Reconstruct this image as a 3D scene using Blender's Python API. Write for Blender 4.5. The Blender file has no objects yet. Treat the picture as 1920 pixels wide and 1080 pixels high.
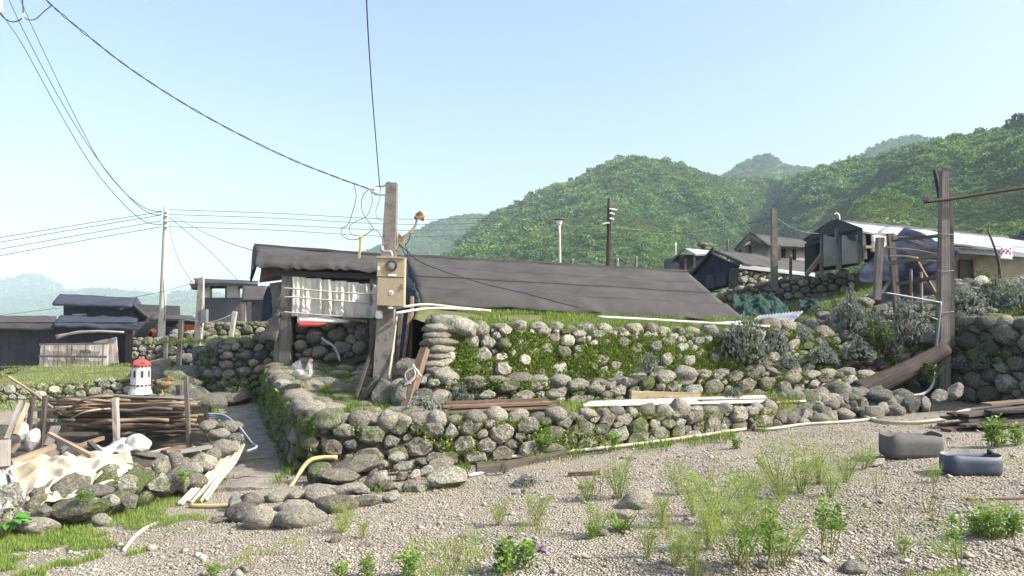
import bpy, bmesh, math, random
import numpy as np
from mathutils import Vector, Matrix, noise as mnoise

random.seed(7); rng = np.random.default_rng(7)
SC = bpy.context.scene
COL = SC.collection

# ------------------------------------------------------------------ camera, sky, sun, exposure
F = 1507.0                      # focal length in pixels of a 1920 px wide frame
PITCH = math.atan(60.0 / F)
CAMZ = 1.65
cam_d = bpy.data.cameras.new('camera'); cam = bpy.data.objects.new('camera', cam_d); COL.objects.link(cam)
cam_d.sensor_width = 36.0; cam_d.lens = 36.0 * F / 1920.0
cam_d.clip_start = 0.05; cam_d.clip_end = 12000.0
cam.location = (0, 0, CAMZ); cam.rotation_euler = (math.pi / 2 + PITCH, 0, 0)
SC.camera = cam

SUN_EL = math.radians(40.0)
SUN_AZ = math.radians(104.0)    # clockwise from the view direction (+Y): from the right, a little behind
W = bpy.data.worlds.new('World'); SC.world = W; W.use_nodes = True
wt = W.node_tree; wt.nodes.clear()
wo = wt.nodes.new('ShaderNodeOutputWorld'); wb = wt.nodes.new('ShaderNodeBackground'); ws = wt.nodes.new('ShaderNodeTexSky')
ws.sky_type = 'NISHITA'; ws.sun_disc = False; ws.sun_elevation = SUN_EL; ws.sun_rotation = SUN_AZ
ws.air_density = 1.1; ws.dust_density = 4.4; ws.ozone_density = 2.2; ws.altitude = 0
wb.inputs['Strength'].default_value = 0.15
wt.links.new(ws.outputs[0], wb.inputs['Color']); wt.links.new(wb.outputs[0], wo.inputs['Surface'])

sun_d = bpy.data.lights.new('sun', 'SUN'); sun_d.energy = 4.6; sun_d.angle = math.radians(0.9); sun_d.color = (1.0, 0.972, 0.93)
sun = bpy.data.objects.new('sun', sun_d); COL.objects.link(sun)
sdir = Vector((math.sin(SUN_AZ) * math.cos(SUN_EL), math.cos(SUN_AZ) * math.cos(SUN_EL), math.sin(SUN_EL)))
sun.rotation_euler = sdir.to_track_quat('Z', 'Y').to_euler(); sun.location = (20, -10, 30)

SC.render.engine = 'CYCLES'
SC.view_settings.view_transform = 'Standard'; SC.view_settings.look = 'None'
SC.view_settings.exposure = 1.0; SC.view_settings.gamma = 1.0; SC.view_settings.use_curve_mapping = False
SC.cycles.use_denoising = True; SC.cycles.max_bounces = 6; SC.cycles.volume_bounces = 1
SC.cycles.transparent_max_bounces = 4; SC.cycles.diffuse_bounces = 3; SC.cycles.glossy_bounces = 2

def at(px, py, Y):
    """the point at depth Y that the photograph shows at pixel (px, py) of 1920 x 1080"""
    xc = (px - 960.0) / F; zc = (540.0 - py) / F
    dy = math.cos(PITCH) - zc * math.sin(PITCH); dz = math.sin(PITCH) + zc * math.cos(PITCH)
    s = Y / dy
    return Vector((xc * s, Y, CAMZ + dz * s))

def smooth(a, b, x):
    t = min(1.0, max(0.0, (x - a) / (b - a))); return t * t * (3 - 2 * t)
def nz(x, y, z=0.0): return mnoise.noise((x, y, z))
def lerp(a, b, t): return a + (b - a) * t

# ------------------------------------------------------------------ materials
MATS = {}
def _new(name):
    m = bpy.data.materials.new(name); m.use_nodes = True; nt = m.node_tree; nt.nodes.clear()
    out = nt.nodes.new('ShaderNodeOutputMaterial'); b = nt.nodes.new('ShaderNodeBsdfPrincipled')
    nt.links.new(b.outputs[0], out.inputs['Surface']); MATS[name] = m
    return m, nt, b, out
def N(nt, t, **kw):
    n = nt.nodes.new(t)
    for k, v in kw.items(): setattr(n, k, v)
    return n
def tex_noise(nt, coord, scale, detail=4, rough=0.6):
    n = N(nt, 'ShaderNodeTexNoise'); n.inputs['Scale'].default_value = scale; n.inputs['Detail'].default_value = detail
    n.inputs['Roughness'].default_value = rough
    nt.links.new(coord, n.inputs['Vector']); return n.outputs['Fac']
def ramp(nt, fac, stops):
    r = N(nt, 'ShaderNodeValToRGB'); e = r.color_ramp.elements
    while len(e) < len(stops): e.new(0.5)
    for i, (p, c) in enumerate(stops):
        e[i].position = p; e[i].color = (*c, 1) if len(c) == 3 else c
    nt.links.new(fac, r.inputs[0]); return r.outputs[0]
def mixc(nt, fac, a, b, mode='MIX'):
    m = N(nt, 'ShaderNodeMix', data_type='RGBA', blend_type=mode)
    for s, v in ((0, fac), (6, a), (7, b)):
        if isinstance(v, (int, float)): m.inputs[s].default_value = v
        elif isinstance(v, tuple): m.inputs[s].default_value = (*v, 1) if len(v) == 3 else v
        else: nt.links.new(v, m.inputs[s])
    return m.outputs[2]
def mathn(nt, op, a, b=None):
    m = N(nt, 'ShaderNodeMath', operation=op)
    for s, v in ((0, a), (1, b)):
        if v is None: continue
        if isinstance(v, (int, float)): m.inputs[s].default_value = v
        else: nt.links.new(v, m.inputs[s])
    return m.outputs[0]
def bump(nt, b, h, strength=0.4, dist=0.02):
    n = N(nt, 'ShaderNodeBump'); n.inputs['Strength'].default_value = strength; n.inputs['Distance'].default_value = dist
    nt.links.new(h, n.inputs['Height']); nt.links.new(n.outputs[0], b.inputs['Normal'])
def gpos(nt): return N(nt, 'ShaderNodeNewGeometry').outputs['Position']

def stone_mat(name, c1, c2, lichen=(0.40, 0.40, 0.34), lich_amt=0.62, moss=(0.075, 0.105, 0.02), moss_amt=0.62):
    m, nt, b, o = _new(name)
    p = gpos(nt); rnd = N(nt, 'ShaderNodeObjectInfo').outputs['Random']
    v = N(nt, 'ShaderNodeVectorMath', operation='ADD'); sc = N(nt, 'ShaderNodeVectorMath', operation='SCALE')
    cmb = N(nt, 'ShaderNodeCombineXYZ'); nt.links.new(rnd, cmb.inputs[0]); nt.links.new(rnd, cmb.inputs[1])
    nt.links.new(cmb.outputs[0], sc.inputs[0]); sc.inputs['Scale'].default_value = 37.0
    nt.links.new(p, v.inputs[0]); nt.links.new(sc.outputs[0], v.inputs[1]); pv = v.outputs[0]
    n1 = tex_noise(nt, pv, 5.0, 5); base = mixc(nt, n1, c1, c2)
    val = mathn(nt, 'ADD', mathn(nt, 'MULTIPLY', rnd, 0.7), 0.62)
    cc = N(nt, 'ShaderNodeCombineColor'); [nt.links.new(val, cc.inputs[i]) for i in range(3)]
    base = mixc(nt, 1.0, base, cc.outputs[0], 'MULTIPLY')
    warm = mixc(nt, mathn(nt, 'MULTIPLY', mathn(nt, 'FRACT', mathn(nt, 'MULTIPLY', rnd, 7.3)), 0.3), base, mixc(nt, 1.0, base, (1.25, 1.05, 0.78), 'MULTIPLY'))
    n2 = tex_noise(nt, pv, 24.0, 6, 0.75)
    lf = ramp(nt, n2, [(lich_amt - 0.05, (0, 0, 0)), (lich_amt + 0.01, (1, 1, 1))])
    base = mixc(nt, mathn(nt, 'MULTIPLY', lf, 0.75), warm, lichen)
    n3 = mathn(nt, 'ADD', mathn(nt, 'MULTIPLY', tex_noise(nt, p, 2.4, 6, 0.75), 0.7), mathn(nt, 'MULTIPLY', tex_noise(nt, p, 38.0, 4, 0.7), 0.3))
    mf = ramp(nt, n3, [(moss_amt - 0.045, (0, 0, 0)), (moss_amt + 0.05, (1, 1, 1))])
    base = mixc(nt, mathn(nt, 'MULTIPLY', mf, 0.85), base, moss)
    n5 = tex_noise(nt, pv, 60.0, 3, 0.6); base = mixc(nt, 0.75, base, mixc(nt, 1.0, base, ramp(nt, n5, [(0.32, (0.35, 0.35, 0.35)), (0.68, (1.6, 1.6, 1.6))]), 'MULTIPLY'))
    nt.links.new(base, b.inputs['Base Color']); b.inputs['Roughness'].default_value = 0.92; b.inputs['Specular IOR Level'].default_value = 0.25
    bump(nt, b, mathn(nt, 'ADD', mathn(nt, 'MULTIPLY', tex_noise(nt, pv, 9.0, 8, 0.72), 2.0), n2), 1.0, 0.035)
    return m
stone_mat('stone', (0.1312, 0.1231, 0.09467), (0.285, 0.2678, 0.211))
stone_mat('stone_smooth', (0.174, 0.1656, 0.1344), (0.3, 0.282, 0.228), lich_amt=0.68, moss_amt=0.68)
stone_mat('stone_lichen', (0.1462, 0.138, 0.1053), (0.3276, 0.3066, 0.2398), lich_amt=0.54, moss_amt=0.57)
stone_mat('stone_mossy', (0.1288, 0.1229, 0.0936), (0.269, 0.2515, 0.1931), lich_amt=0.6, moss_amt=0.5)
stone_mat('stone_dark', (0.09439, 0.09217, 0.08104), (0.2054, 0.1998, 0.1721), lich_amt=0.66, moss_amt=0.57)
stone_mat('stone_pale', (0.2394, 0.2243, 0.1789), (0.4788, 0.4511, 0.3716), lich_amt=0.58, moss_amt=0.64)

def simple(name, c1, c2=None, rough=0.8, scale=6.0, spec=0.3, metal=0.0, bmp=0.0, bscale=30.0, bdist=0.01, stretch=None, c3=None):
    m, nt, b, o = _new(name)
    p = gpos(nt)
    if stretch:
        mp = N(nt, 'ShaderNodeMapping'); mp.inputs['Scale'].default_value = stretch
        tc = N(nt, 'ShaderNodeTexCoord'); nt.links.new(tc.outputs['Object'], mp.inputs['Vector']); p = mp.outputs[0]
    if c2:
        f = tex_noise(nt, p, scale, 6, 0.65)
        st = [(0.3, c1), (0.7, c2)] if not c3 else [(0.28, c1), (0.5, c2), (0.72, c3)]
        nt.links.new(ramp(nt, f, st), b.inputs['Base Color'])
    else: b.inputs['Base Color'].default_value = (*c1, 1)
    b.inputs['Roughness'].default_value = rough; b.inputs['Specular IOR Level'].default_value = spec; b.inputs['Metallic'].default_value = metal
    if bmp: bump(nt, b, tex_noise(nt, p, bscale, 6, 0.7), bmp, bdist)
    return m
def wood(name, c1, c2, spec=0.2):
    m, nt, b, o = _new(name)
    tc = N(nt, 'ShaderNodeTexCoord'); oi = N(nt, 'ShaderNodeObjectInfo')
    at_ = N(nt, 'ShaderNodeAttribute'); at_.attribute_name = 'along'     # x = along the grain, y,z across
    mp = N(nt, 'ShaderNodeMapping'); mp.inputs['Scale'].default_value = (1.2, 40, 40); nt.links.new(at_.outputs['Vector'], mp.inputs['Vector'])
    f = tex_noise(nt, mp.outputs[0], 1.0, 6, 0.7); f2 = tex_noise(nt, gpos(nt), 3.0, 4)
    c = ramp(nt, f, [(0.28, c1), (0.7, c2)])
    val = mathn(nt, 'ADD', mathn(nt, 'MULTIPLY', oi.outputs['Random'], 0.6), 0.55)
    cc = N(nt, 'ShaderNodeCombineColor'); [nt.links.new(val, cc.inputs[i]) for i in range(3)]
    c = mixc(nt, 1.0, c, cc.outputs[0], 'MULTIPLY')
    c = mixc(nt, 0.5, c, mixc(nt, 1.0, c, ramp(nt, f2, [(0.3, (0.5, 0.5, 0.5)), (0.7, (1.4, 1.4, 1.4))]), 'MULTIPLY'))
    nt.links.new(c, b.inputs['Base Color']); b.inputs['Roughness'].default_value = 0.88; b.inputs['Specular IOR Level'].default_value = spec
    bump(nt, b, f, 0.5, 0.008); return m
wood('wood_grey', (0.065, 0.058, 0.05), (0.24, 0.215, 0.185)); wood('wood_brown', (0.075, 0.048, 0.03), (0.27, 0.185, 0.125))
wood('wood_tan', (0.20, 0.145, 0.09), (0.45, 0.35, 0.235)); wood('wood_dark', (0.03, 0.025, 0.022), (0.12, 0.10, 0.085))
wood('wood_pale', (0.23, 0.20, 0.165), (0.46, 0.41, 0.35)); wood('bark', (0.04, 0.031, 0.024), (0.115, 0.09, 0.068)); wood('log_bark', (0.028, 0.022, 0.018), (0.085, 0.068, 0.055)); wood('stick', (0.085, 0.058, 0.038), (0.42, 0.31, 0.20))

simple('earth', (0.035, 0.032, 0.022), (0.10, 0.085, 0.06), 0.95, 8, bmp=0.8, bscale=25, bdist=0.03)
simple('earth_moss', (0.03, 0.035, 0.012), (0.085, 0.10, 0.03), 0.95, 6, bmp=0.8, bscale=25, bdist=0.03)
simple('grass_soil', (0.05, 0.07, 0.02), (0.17, 0.17, 0.07), 0.95, 3, bmp=0.8, bscale=30, bdist=0.03)
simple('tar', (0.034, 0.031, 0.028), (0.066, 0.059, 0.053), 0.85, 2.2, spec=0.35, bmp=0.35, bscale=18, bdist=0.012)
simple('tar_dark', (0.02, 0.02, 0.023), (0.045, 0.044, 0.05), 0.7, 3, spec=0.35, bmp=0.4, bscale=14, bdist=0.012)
simple('tar_blue', (0.026, 0.029, 0.042), (0.05, 0.054, 0.074), 0.75, 3, spec=0.25, bmp=0.4, bscale=10, bdist=0.015)
simple('plaster_violet', (0.085, 0.08, 0.098), (0.125, 0.118, 0.14), 0.85, 1.5)
simple('tarp_blue', (0.016, 0.02, 0.036), (0.038, 0.045, 0.072), 0.85, 4, spec=0.12, bmp=0.5, bscale=9, bdist=0.02)
simple('roof_grey', (0.30, 0.31, 0.33), (0.45, 0.46, 0.49), 0.45, 1.0, spec=0.5, bmp=0.2, bscale=6, bdist=0.01)
simple('roof_white', (0.24, 0.252, 0.276), (0.336, 0.348, 0.372), 0.5, 1.0, spec=0.5, bmp=0.2, bscale=6, bdist=0.01)
simple('sheet_metal', (0.11, 0.125, 0.16), (0.20, 0.215, 0.25), 0.6, 3, spec=0.3)
simple('plaster', (0.22, 0.18, 0.12), (0.42, 0.36, 0.27), 0.9, 2.5, bmp=0.4)
simple('plaster_grey', (0.20, 0.19, 0.175), (0.33, 0.315, 0.29), 0.9, 1.6, bmp=0.3)
simple('white_wall', (0.72, 0.72, 0.70), (0.82, 0.82, 0.80), 0.8, 2)
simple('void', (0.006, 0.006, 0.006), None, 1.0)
simple('concrete', (0.1625, 0.1469, 0.117), (0.325, 0.2964, 0.2405), 0.95, 5.0, bmp=1.0, bscale=26, bdist=0.03)
simple('concrete_pole', (0.15, 0.135, 0.11), (0.34, 0.31, 0.25), 0.9, 7, bmp=0.6, bscale=35, bdist=0.01)
simple('pole_dark', (0.07, 0.062, 0.052), (0.20, 0.18, 0.15), 0.9, 9, bmp=0.6, bscale=35, bdist=0.01, c3=(0.21, 0.195, 0.165))
simple('pole_pale', (0.40, 0.38, 0.31), (0.52, 0.50, 0.42), 0.85, 4, bmp=0.2)
simple('pvc_white', (0.45, 0.43, 0.37), (0.64, 0.62, 0.56), 0.55, 3, spec=0.4)
simple('pvc_cream', (0.38, 0.33, 0.215), (0.54, 0.485, 0.36), 0.6, 4, spec=0.4)
simple('pvc_grey', (0.20, 0.22, 0.24), (0.33, 0.35, 0.38), 0.5, 5, spec=0.4)
simple('hose_yellow', (0.40, 0.30, 0.11), (0.58, 0.46, 0.22), 0.55, 5, spec=0.4)
simple('cable', (0.02, 0.02, 0.022), None, 0.6)
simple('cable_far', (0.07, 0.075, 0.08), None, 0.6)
simple('cable_grey', (0.16, 0.16, 0.16), None, 0.6)
simple('porcelain', (0.7, 0.68, 0.62), (0.78, 0.76, 0.7), 0.3, 4, spec=0.5)
simple('rust', (0.10, 0.035, 0.015), (0.42, 0.25, 0.12), 0.85, 20, bmp=0.5, c3=(0.6, 0.5, 0.36))
simple('rust_pipe', (0.24, 0.12, 0.05), (0.5, 0.36, 0.22), 0.8, 12, bmp=0.3, c3=(0.62, 0.54, 0.42))
simple('box_beige', (0.33, 0.26, 0.16), (0.40, 0.32, 0.21), 0.55, 5, spec=0.4)
simple('box_seam', (0.08, 0.06, 0.035), None, 0.7)
simple('glass_dark', (0.10, 0.12, 0.12), (0.30, 0.33, 0.32), 0.12, 4, spec=0.6)
simple('sticker', (0.82, 0.82, 0.84), None, 0.5)
simple('sticker_ink', (0.45, 0.45, 0.5), None, 0.6)
simple('canvas', (0.4745, 0.4406, 0.3729), (0.7005, 0.6554, 0.565), 0.9, 2.2, bmp=0.5, bscale=12, bdist=0.02)
simple('sacking', (0.10, 0.085, 0.07), (0.20, 0.175, 0.15), 0.95, 4, bmp=0.5, bscale=20)
simple('cloth_white', (0.328, 0.3157, 0.2829), (0.492, 0.4756, 0.4346), 0.85, 3, bmp=0.5, bscale=9, bdist=0.03)
simple('cloth_cream', (0.3276, 0.2652, 0.1638), (0.4836, 0.4212, 0.3042), 0.85, 2.5, bmp=0.5, bscale=9, bdist=0.03, c3=(0.468, 0.4485, 0.3978))
simple('paint_red', (0.50, 0.045, 0.03), (0.62, 0.09, 0.06), 0.6, 6)
simple('paint_white', (0.476, 0.4632, 0.4335), (0.595, 0.5865, 0.561), 0.55, 6)
simple('bin_dark', (0.035, 0.033, 0.04), None, 0.6)
simple('orange', (0.55, 0.10, 0.03), (0.62, 0.16, 0.05), 0.7, 4)
simple('blue_tub', (0.03, 0.09, 0.17), None, 0.5)
simple('trough_grey', (0.075, 0.069, 0.06375), (0.1275, 0.1177, 0.1087), 0.75, 5, spec=0.3, bmp=0.3)
simple('trough_blue', (0.0165, 0.0285, 0.05625), (0.0375, 0.0525, 0.0825), 0.5, 5, spec=0.45, c3=(0.12, 0.1125, 0.1087))
simple('net_green', (0.010, 0.030, 0.024), (0.042, 0.10, 0.075), 0.9, 22, bmp=1.0, bscale=40, bdist=.05)
simple('yellow_tape', (0.75, 0.60, 0.10), (0.80, 0.70, 0.25), 0.6, 10)
simple('towel_white', (0.78, 0.72, 0.76), None, 0.9)
simple('towel_pink', (0.65, 0.10, 0.28), None, 0.9)
simple('towel_violet', (0.45, 0.30, 0.62), None, 0.9)
simple('hen_white', (0.36, 0.31, 0.23), (0.54, 0.50, 0.42), 0.85, 25, c3=(0.62, 0.59, 0.52))
simple('hen_neck', (0.40, 0.30, 0.18), (0.62, 0.52, 0.38), 0.85, 30)
simple('hen_red', (0.45, 0.05, 0.03), None, 0.7)
simple('hen_leg', (0.50, 0.40, 0.18), None, 0.7)
simple('hen_brown', (0.11, 0.07, 0.035), (0.26, 0.18, 0.09), 0.85, 30)
simple('hen_black', (0.03, 0.022, 0.018), None, 0.8)
simple('plastic_pink', (0.204, 0.12, 0.168), (0.12, 0.054, 0.114), 0.4, 15)
simple('rope', (0.40, 0.37, 0.30), (0.52, 0.48, 0.40), 0.9, 30)
simple('steel', (0.16, 0.165, 0.17), (0.27, 0.275, 0.28), 0.5, 6, metal=0.3)

def leaf(name, c1, c2, trans=0.35, scale=1.2, rough=0.6, c3=None):
    m = bpy.data.materials.new(name); m.use_nodes = True; nt = m.node_tree; nt.nodes.clear(); MATS[name] = m
    out = N(nt, 'ShaderNodeOutputMaterial'); d = N(nt, 'ShaderNodeBsdfPrincipled'); t = N(nt, 'ShaderNodeBsdfTranslucent'); mx = N(nt, 'ShaderNodeMixShader')
    g = N(nt, 'ShaderNodeNewGeometry'); oi = N(nt, 'ShaderNodeObjectInfo')
    f = mathn(nt, 'ADD', mathn(nt, 'MULTIPLY', g.outputs['Random Per Island'], 0.42), mathn(nt, 'MULTIPLY', tex_noise(nt, g.outputs['Position'], scale, 3), 0.58))
    f = mathn(nt, 'ADD', f, mathn(nt, 'MULTIPLY', mathn(nt, 'SUBTRACT', oi.outputs['Random'], 0.5), 0.25))
    st = [(0.3, c1), (0.72, c2)] if not c3 else [(0.28, c1), (0.55, c2), (0.78, c3)]
    c = ramp(nt, f, st)
    nt.links.new(c, d.inputs['Base Color']); nt.links.new(c, t.inputs['Color']); d.inputs['Roughness'].default_value = rough; d.inputs['Specular IOR Level'].default_value = 0.2
    mx.inputs[0].default_value = trans
    nt.links.new(d.outputs[0], mx.inputs[1]); nt.links.new(t.outputs[0], mx.inputs[2]); nt.links.new(mx.outputs[0], out.inputs['Surface'])
    return m
leaf('leaf_moss', (0.07475, 0.1265, 0.0161), (0.184, 0.2702, 0.0368), 0.3, 2.5, c3=(0.3335, 0.3565, 0.0805))
leaf('leaf_grass', (0.09, 0.16, 0.02), (0.20, 0.29, 0.045), 0.35, 2.0, c3=(0.36, 0.35, 0.14))
leaf('leaf_lawn', (0.12, 0.20, 0.03), (0.24, 0.34, 0.06), 0.35, 3.0, c3=(0.36, 0.36, 0.13))
leaf('leaf_weed', (0.17, 0.26, 0.035), (0.33, 0.42, 0.09), 0.4, 3.0)
leaf('leaf_broad', (0.10, 0.21, 0.025), (0.22, 0.36, 0.055), 0.35, 5.0)
leaf('leaf_scrub', (0.035, 0.075, 0.014), (0.10, 0.165, 0.03), 0.3, 3.0)
leaf('leaf_dry', (0.26, 0.18, 0.08), (0.42, 0.32, 0.16), 0.3, 5.0)
leaf('leaf_silver', (0.1275, 0.1573, 0.1105), (0.357, 0.3825, 0.3272), 0.15, 4.0)
leaf('leaf_forest', (0.04304, 0.104, 0.02332), (0.1256, 0.2332, 0.04665), 0.25, 0.045, c3=(0.2871, 0.3678, 0.08969))
leaf('leaf_forest_pale', (0.07, 0.12, 0.026), (0.14, 0.20, 0.05), 0.25, 0.03, c3=(0.215, 0.265, 0.075))
leaf('leaf_conifer', (0.012, 0.03, 0.01), (0.035, 0.06, 0.02), 0.2, 0.3)
leaf('leaf_big', (0.05, 0.20, 0.02), (0.13, 0.36, 0.05), 0.3, 5.0)
leaf('stem', (0.12, 0.10, 0.04), (0.26, 0.26, 0.08), 0.0, 5.0)
leaf('pebble', (0.205, 0.178, 0.14), (0.345, 0.31, 0.25), 0.0, 1.5, 0.9, c3=(0.60, 0.57, 0.50))

def ground_mat():
    m, nt, b, o = _new('gravel_ground'); p = gpos(nt)
    v = N(nt, 'ShaderNodeTexVoronoi'); v.inputs['Scale'].default_value = 52.0; nt.links.new(p, v.inputs['Vector'])
    hs = N(nt, 'ShaderNodeSeparateColor'); nt.links.new(v.outputs['Color'], hs.inputs[0])
    c = ramp(nt, hs.outputs[0], [(0.0, (0.145, 0.12, 0.09)), (0.5, (0.28, 0.243, 0.187)), (1.0, (0.43, 0.385, 0.31))])
    n1 = tex_noise(nt, p, 0.9, 5); c = mixc(nt, ramp(nt, n1, [(0.35, (0, 0, 0)), (0.65, (0.7, 0.7, 0.7))]), c, (0.285, 0.245, 0.18))
    n2 = tex_noise(nt, p, 0.55, 6, 0.7); c = mixc(nt, ramp(nt, n2, [(0.56, (0, 0, 0)), (0.68, (0.75, 0.75, 0.75))]), c, (0.14, 0.16, 0.06))
    nt.links.new(c, b.inputs['Base Color']); b.inputs['Roughness'].default_value = 0.95; b.inputs['Specular IOR Level'].default_value = 0.2
    bump(nt, b, mathn(nt, 'SUBTRACT', 1.0, v.outputs['Distance']), 0.9, 0.025)
ground_mat()
def hill_mat(name, c1, c2, c3, s):
    m, nt, b, o = _new(name); p = gpos(nt)
    f = tex_noise(nt, p, s, 8, 0.72)
    nt.links.new(ramp(nt, f, [(0.3, c1), (0.5, c2), (0.7, c3)]), b.inputs['Base Color']); b.inputs['Roughness'].default_value = 0.95; b.inputs['Specular IOR Level'].default_value = 0.1
    bump(nt, b, f, 1.0, 0.35 / s)
hill_mat('hill_near', (0.039, 0.0715, 0.0182), (0.0975, 0.143, 0.0364), (0.195, 0.221, 0.078), 0.09)
hill_mat('hill_far', (0.039, 0.0715, 0.0182), (0.091, 0.1365, 0.0364), (0.156, 0.195, 0.065), 0.03)

# ------------------------------------------------------------------ mesh helpers
WL = {}
def M(m): return MATS[m] if isinstance(m, str) else m
def link(o, parent, wloc):
    COL.objects.link(o)
    if parent is not None:
        o.parent = parent; o.location = Vector(wloc) - WL[parent.name]
    else: o.location = wloc
    WL[o.name] = Vector(wloc); return o
def mk(name, verts, faces, mat, parent=None, smooth_=False, along=None, mats=None, fmat=None):
    """one mesh object from world-space vertices; its origin sits at the middle of its bottom"""
    v = np.asarray(verts, dtype=float).reshape(-1, 3)
    lo, hi = v.min(0), v.max(0); c = np.array([(lo[0] + hi[0]) / 2, (lo[1] + hi[1]) / 2, lo[2]])
    me = bpy.data.meshes.new(name); me.from_pydata((v - c).tolist(), [], [tuple(f) for f in faces])
    me.materials.append(M(mat))
    if mats:
        for x in mats: me.materials.append(M(x))
        me.polygons.foreach_set('material_index', fmat)
    if smooth_: me.polygons.foreach_set('use_smooth', [True] * len(me.polygons))
    if along is not None:
        a = me.attributes.new('along', 'FLOAT_VECTOR', 'POINT'); a.data.foreach_set('vector', np.asarray(along, dtype=np.float32).ravel())
    me.validate(); me.update()
    return link(bpy.data.objects.new(name, me), parent, c)
def mk_np(name, verts, quads, mat, parent=None, wloc=(0, 0, 0)):
    """big numpy mesh (n x 4 or n x 3 faces)"""
    verts = np.asarray(verts, np.float32) - np.asarray(wloc, np.float32); quads = np.asarray(quads, np.int32); k = quads.shape[1]
    me = bpy.data.meshes.new(name); me.vertices.add(len(verts)); me.vertices.foreach_set('co', verts.ravel())
    me.loops.add(quads.size); me.loops.foreach_set('vertex_index', quads.ravel())
    me.polygons.add(len(quads)); me.polygons.foreach_set('loop_start', np.arange(0, quads.size, k, dtype=np.int32)); me.polygons.foreach_set('loop_total', np.full(len(quads), k, np.int32))
    me.materials.append(M(mat)); me.update(calc_edges=True)
    return link(bpy.data.objects.new(name, me), parent, wloc)
def thing(name, label, cat, loc, group=None):
    o = bpy.data.objects.new(name, None); o.empty_display_size = 0.1; link(o, None, loc); return tag(o, label, cat, group)
def tag(o, label, cat, group=None):
    o['label'] = label; o['category'] = cat
    if group: o['group'] = group
    return o
def kind(o, k): o['kind'] = k; return o
def lab(o, label): o['label'] = label; return o

def grid_faces(nu, nv):
    return [(j * nu + i, j * nu + i + 1, (j + 1) * nu + i + 1, (j + 1) * nu + i) for j in range(nv - 1) for i in range(nu - 1)]
def sheet(name, rows, mat, parent=None, nu=24, nv=10, thick=0.02, amp=0.0, nscale=2.0, seed=0.0, smooth_=True, fn=None):
    """thick sheet through rows of control points (each row a list of Vectors, top row first)"""
    R = [[Vector(p) for p in r] for r in rows]
    def ev(u, v):
        x = v * (len(R) - 1); j = min(int(x), len(R) - 2); t = x - j
        def row(r):
            y = u * (len(r) - 1); i = min(int(y), len(r) - 2); return r[i].lerp(r[i + 1], y - i)
        return row(R[j]).lerp(row(R[j + 1]), t)
    P = [[ev(i / (nu - 1), j / (nv - 1)) for i in range(nu)] for j in range(nv)]
    nrm = (P[0][-1] - P[0][0]).cross(P[-1][0] - P[0][0]).normalized()
    if nrm.y > 0.2 or (abs(nrm.y) <= 0.2 and nrm.z < 0): nrm = -nrm
    V = []
    for j in range(nv):
        for i in range(nu):
            p = P[j][i].copy()
            if amp: p += nrm * (amp * (mnoise.fractal(p * nscale + Vector((seed, seed * 2.3, 0)), 1.0, 2.0, 3)))
            if fn: p += fn(i / (nu - 1), j / (nv - 1), nrm)
            V.append(p)
    n = len(V); V2 = V + [p - nrm * thick for p in V]; Fc = grid_faces(nu, nv); F2 = list(Fc) + [tuple(n + k for k in reversed(f)) for f in Fc]
    rim = [i for i in range(nu)] + [j * nu + nu - 1 for j in range(1, nv)] + [(nv - 1) * nu + i for i in range(nu - 2, -1, -1)] + [j * nu for j in range(nv - 2, 0, -1)]
    for a, b in zip(rim, rim[1:] + rim[:1]): F2.append((a, n + a, n + b, b))
    o = mk(name, V2, F2, mat, parent)
    if smooth_:
        o.data.polygons.foreach_set('use_smooth', [True] * (2 * len(Fc)) + [False] * (len(F2) - 2 * len(Fc)))
    return o
def prism(name, pts, vec, mat, parent=None):
    """solid from a planar outline pushed along vec"""
    P = [Vector(p) for p in pts]; n = len(P); vec = Vector(vec)
    V = P + [p + vec for p in P]
    F_ = [tuple(range(n)), tuple(range(2 * n - 1, n - 1, -1))] + [(i, n + i, n + (i + 1) % n, (i + 1) % n) for i in range(n)]
    return mk(name, V, F_, mat, parent)
def frame(d):
    d = Vector(d).normalized(); u = Vector((0, 0, 1)) if abs(d.z) < 0.9 else Vector((1, 0, 0))
    a = d.cross(u).normalized(); return a, a.cross(d).normalized()
def beam(name, p, q, w, h=None, mat='wood_grey', parent=None, w2=None, bend=0.0, n=4, jit=0.06):
    """sawn timber from p to q, slightly worn and uneven"""
    h = h or w; p, q = Vector(p), Vector(q); a, b = frame(q - p); V = []; A = []; r = random.Random(hash((round(p.x, 3), round(q.z, 3), w)))
    L = (q - p).length; off = r.random() * 50
    for i in range(n + 1):
        t = i / n; k = 1 if not w2 else lerp(1, w2 / w, t); c = p.lerp(q, t) + b * (bend * math.sin(math.pi * t))
        for sa, sb in ((-1, -1), (1, -1), (1, 1), (-1, 1)):
            V.append(c + a * (sa * w / 2 * k * (1 + r.uniform(-jit, jit))) + b * (sb * h / 2 * k * (1 + r.uniform(-jit, jit)))); A.append((t * L + off, sa * w / 2 + off, sb * h / 2))
    F_ = [(3, 2, 1, 0), tuple(4 * n + k for k in range(4))]
    for i in range(n):
        for k in range(4): F_.append((4 * i + k, 4 * i + (k + 1) % 4, 4 * i + 4 + (k + 1) % 4, 4 * i + 4 + k))
    return mk(name, V, F_, mat, parent, along=A)
def spline(pts, n):
    P = [Vector(p) for p in pts]; 
    if len(P) == 2: return [P[0].lerp(P[1], i / n) for i in range(n + 1)]
    P = [2 * P[0] - P[1]] + P + [2 * P[-1] - P[-2]]; m = len(P) - 3; out = []
    for i in range(n + 1):
        x = i / n * m; k = min(int(x), m - 1); t = x - k; a, b, c, d = P[k:k + 4]
        out.append(0.5 * ((2 * b) + (c - a) * t + (2 * a - 5 * b + 4 * c - d) * t * t + (3 * b - a - 3 * c + d) * t ** 3))
    return out
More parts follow.
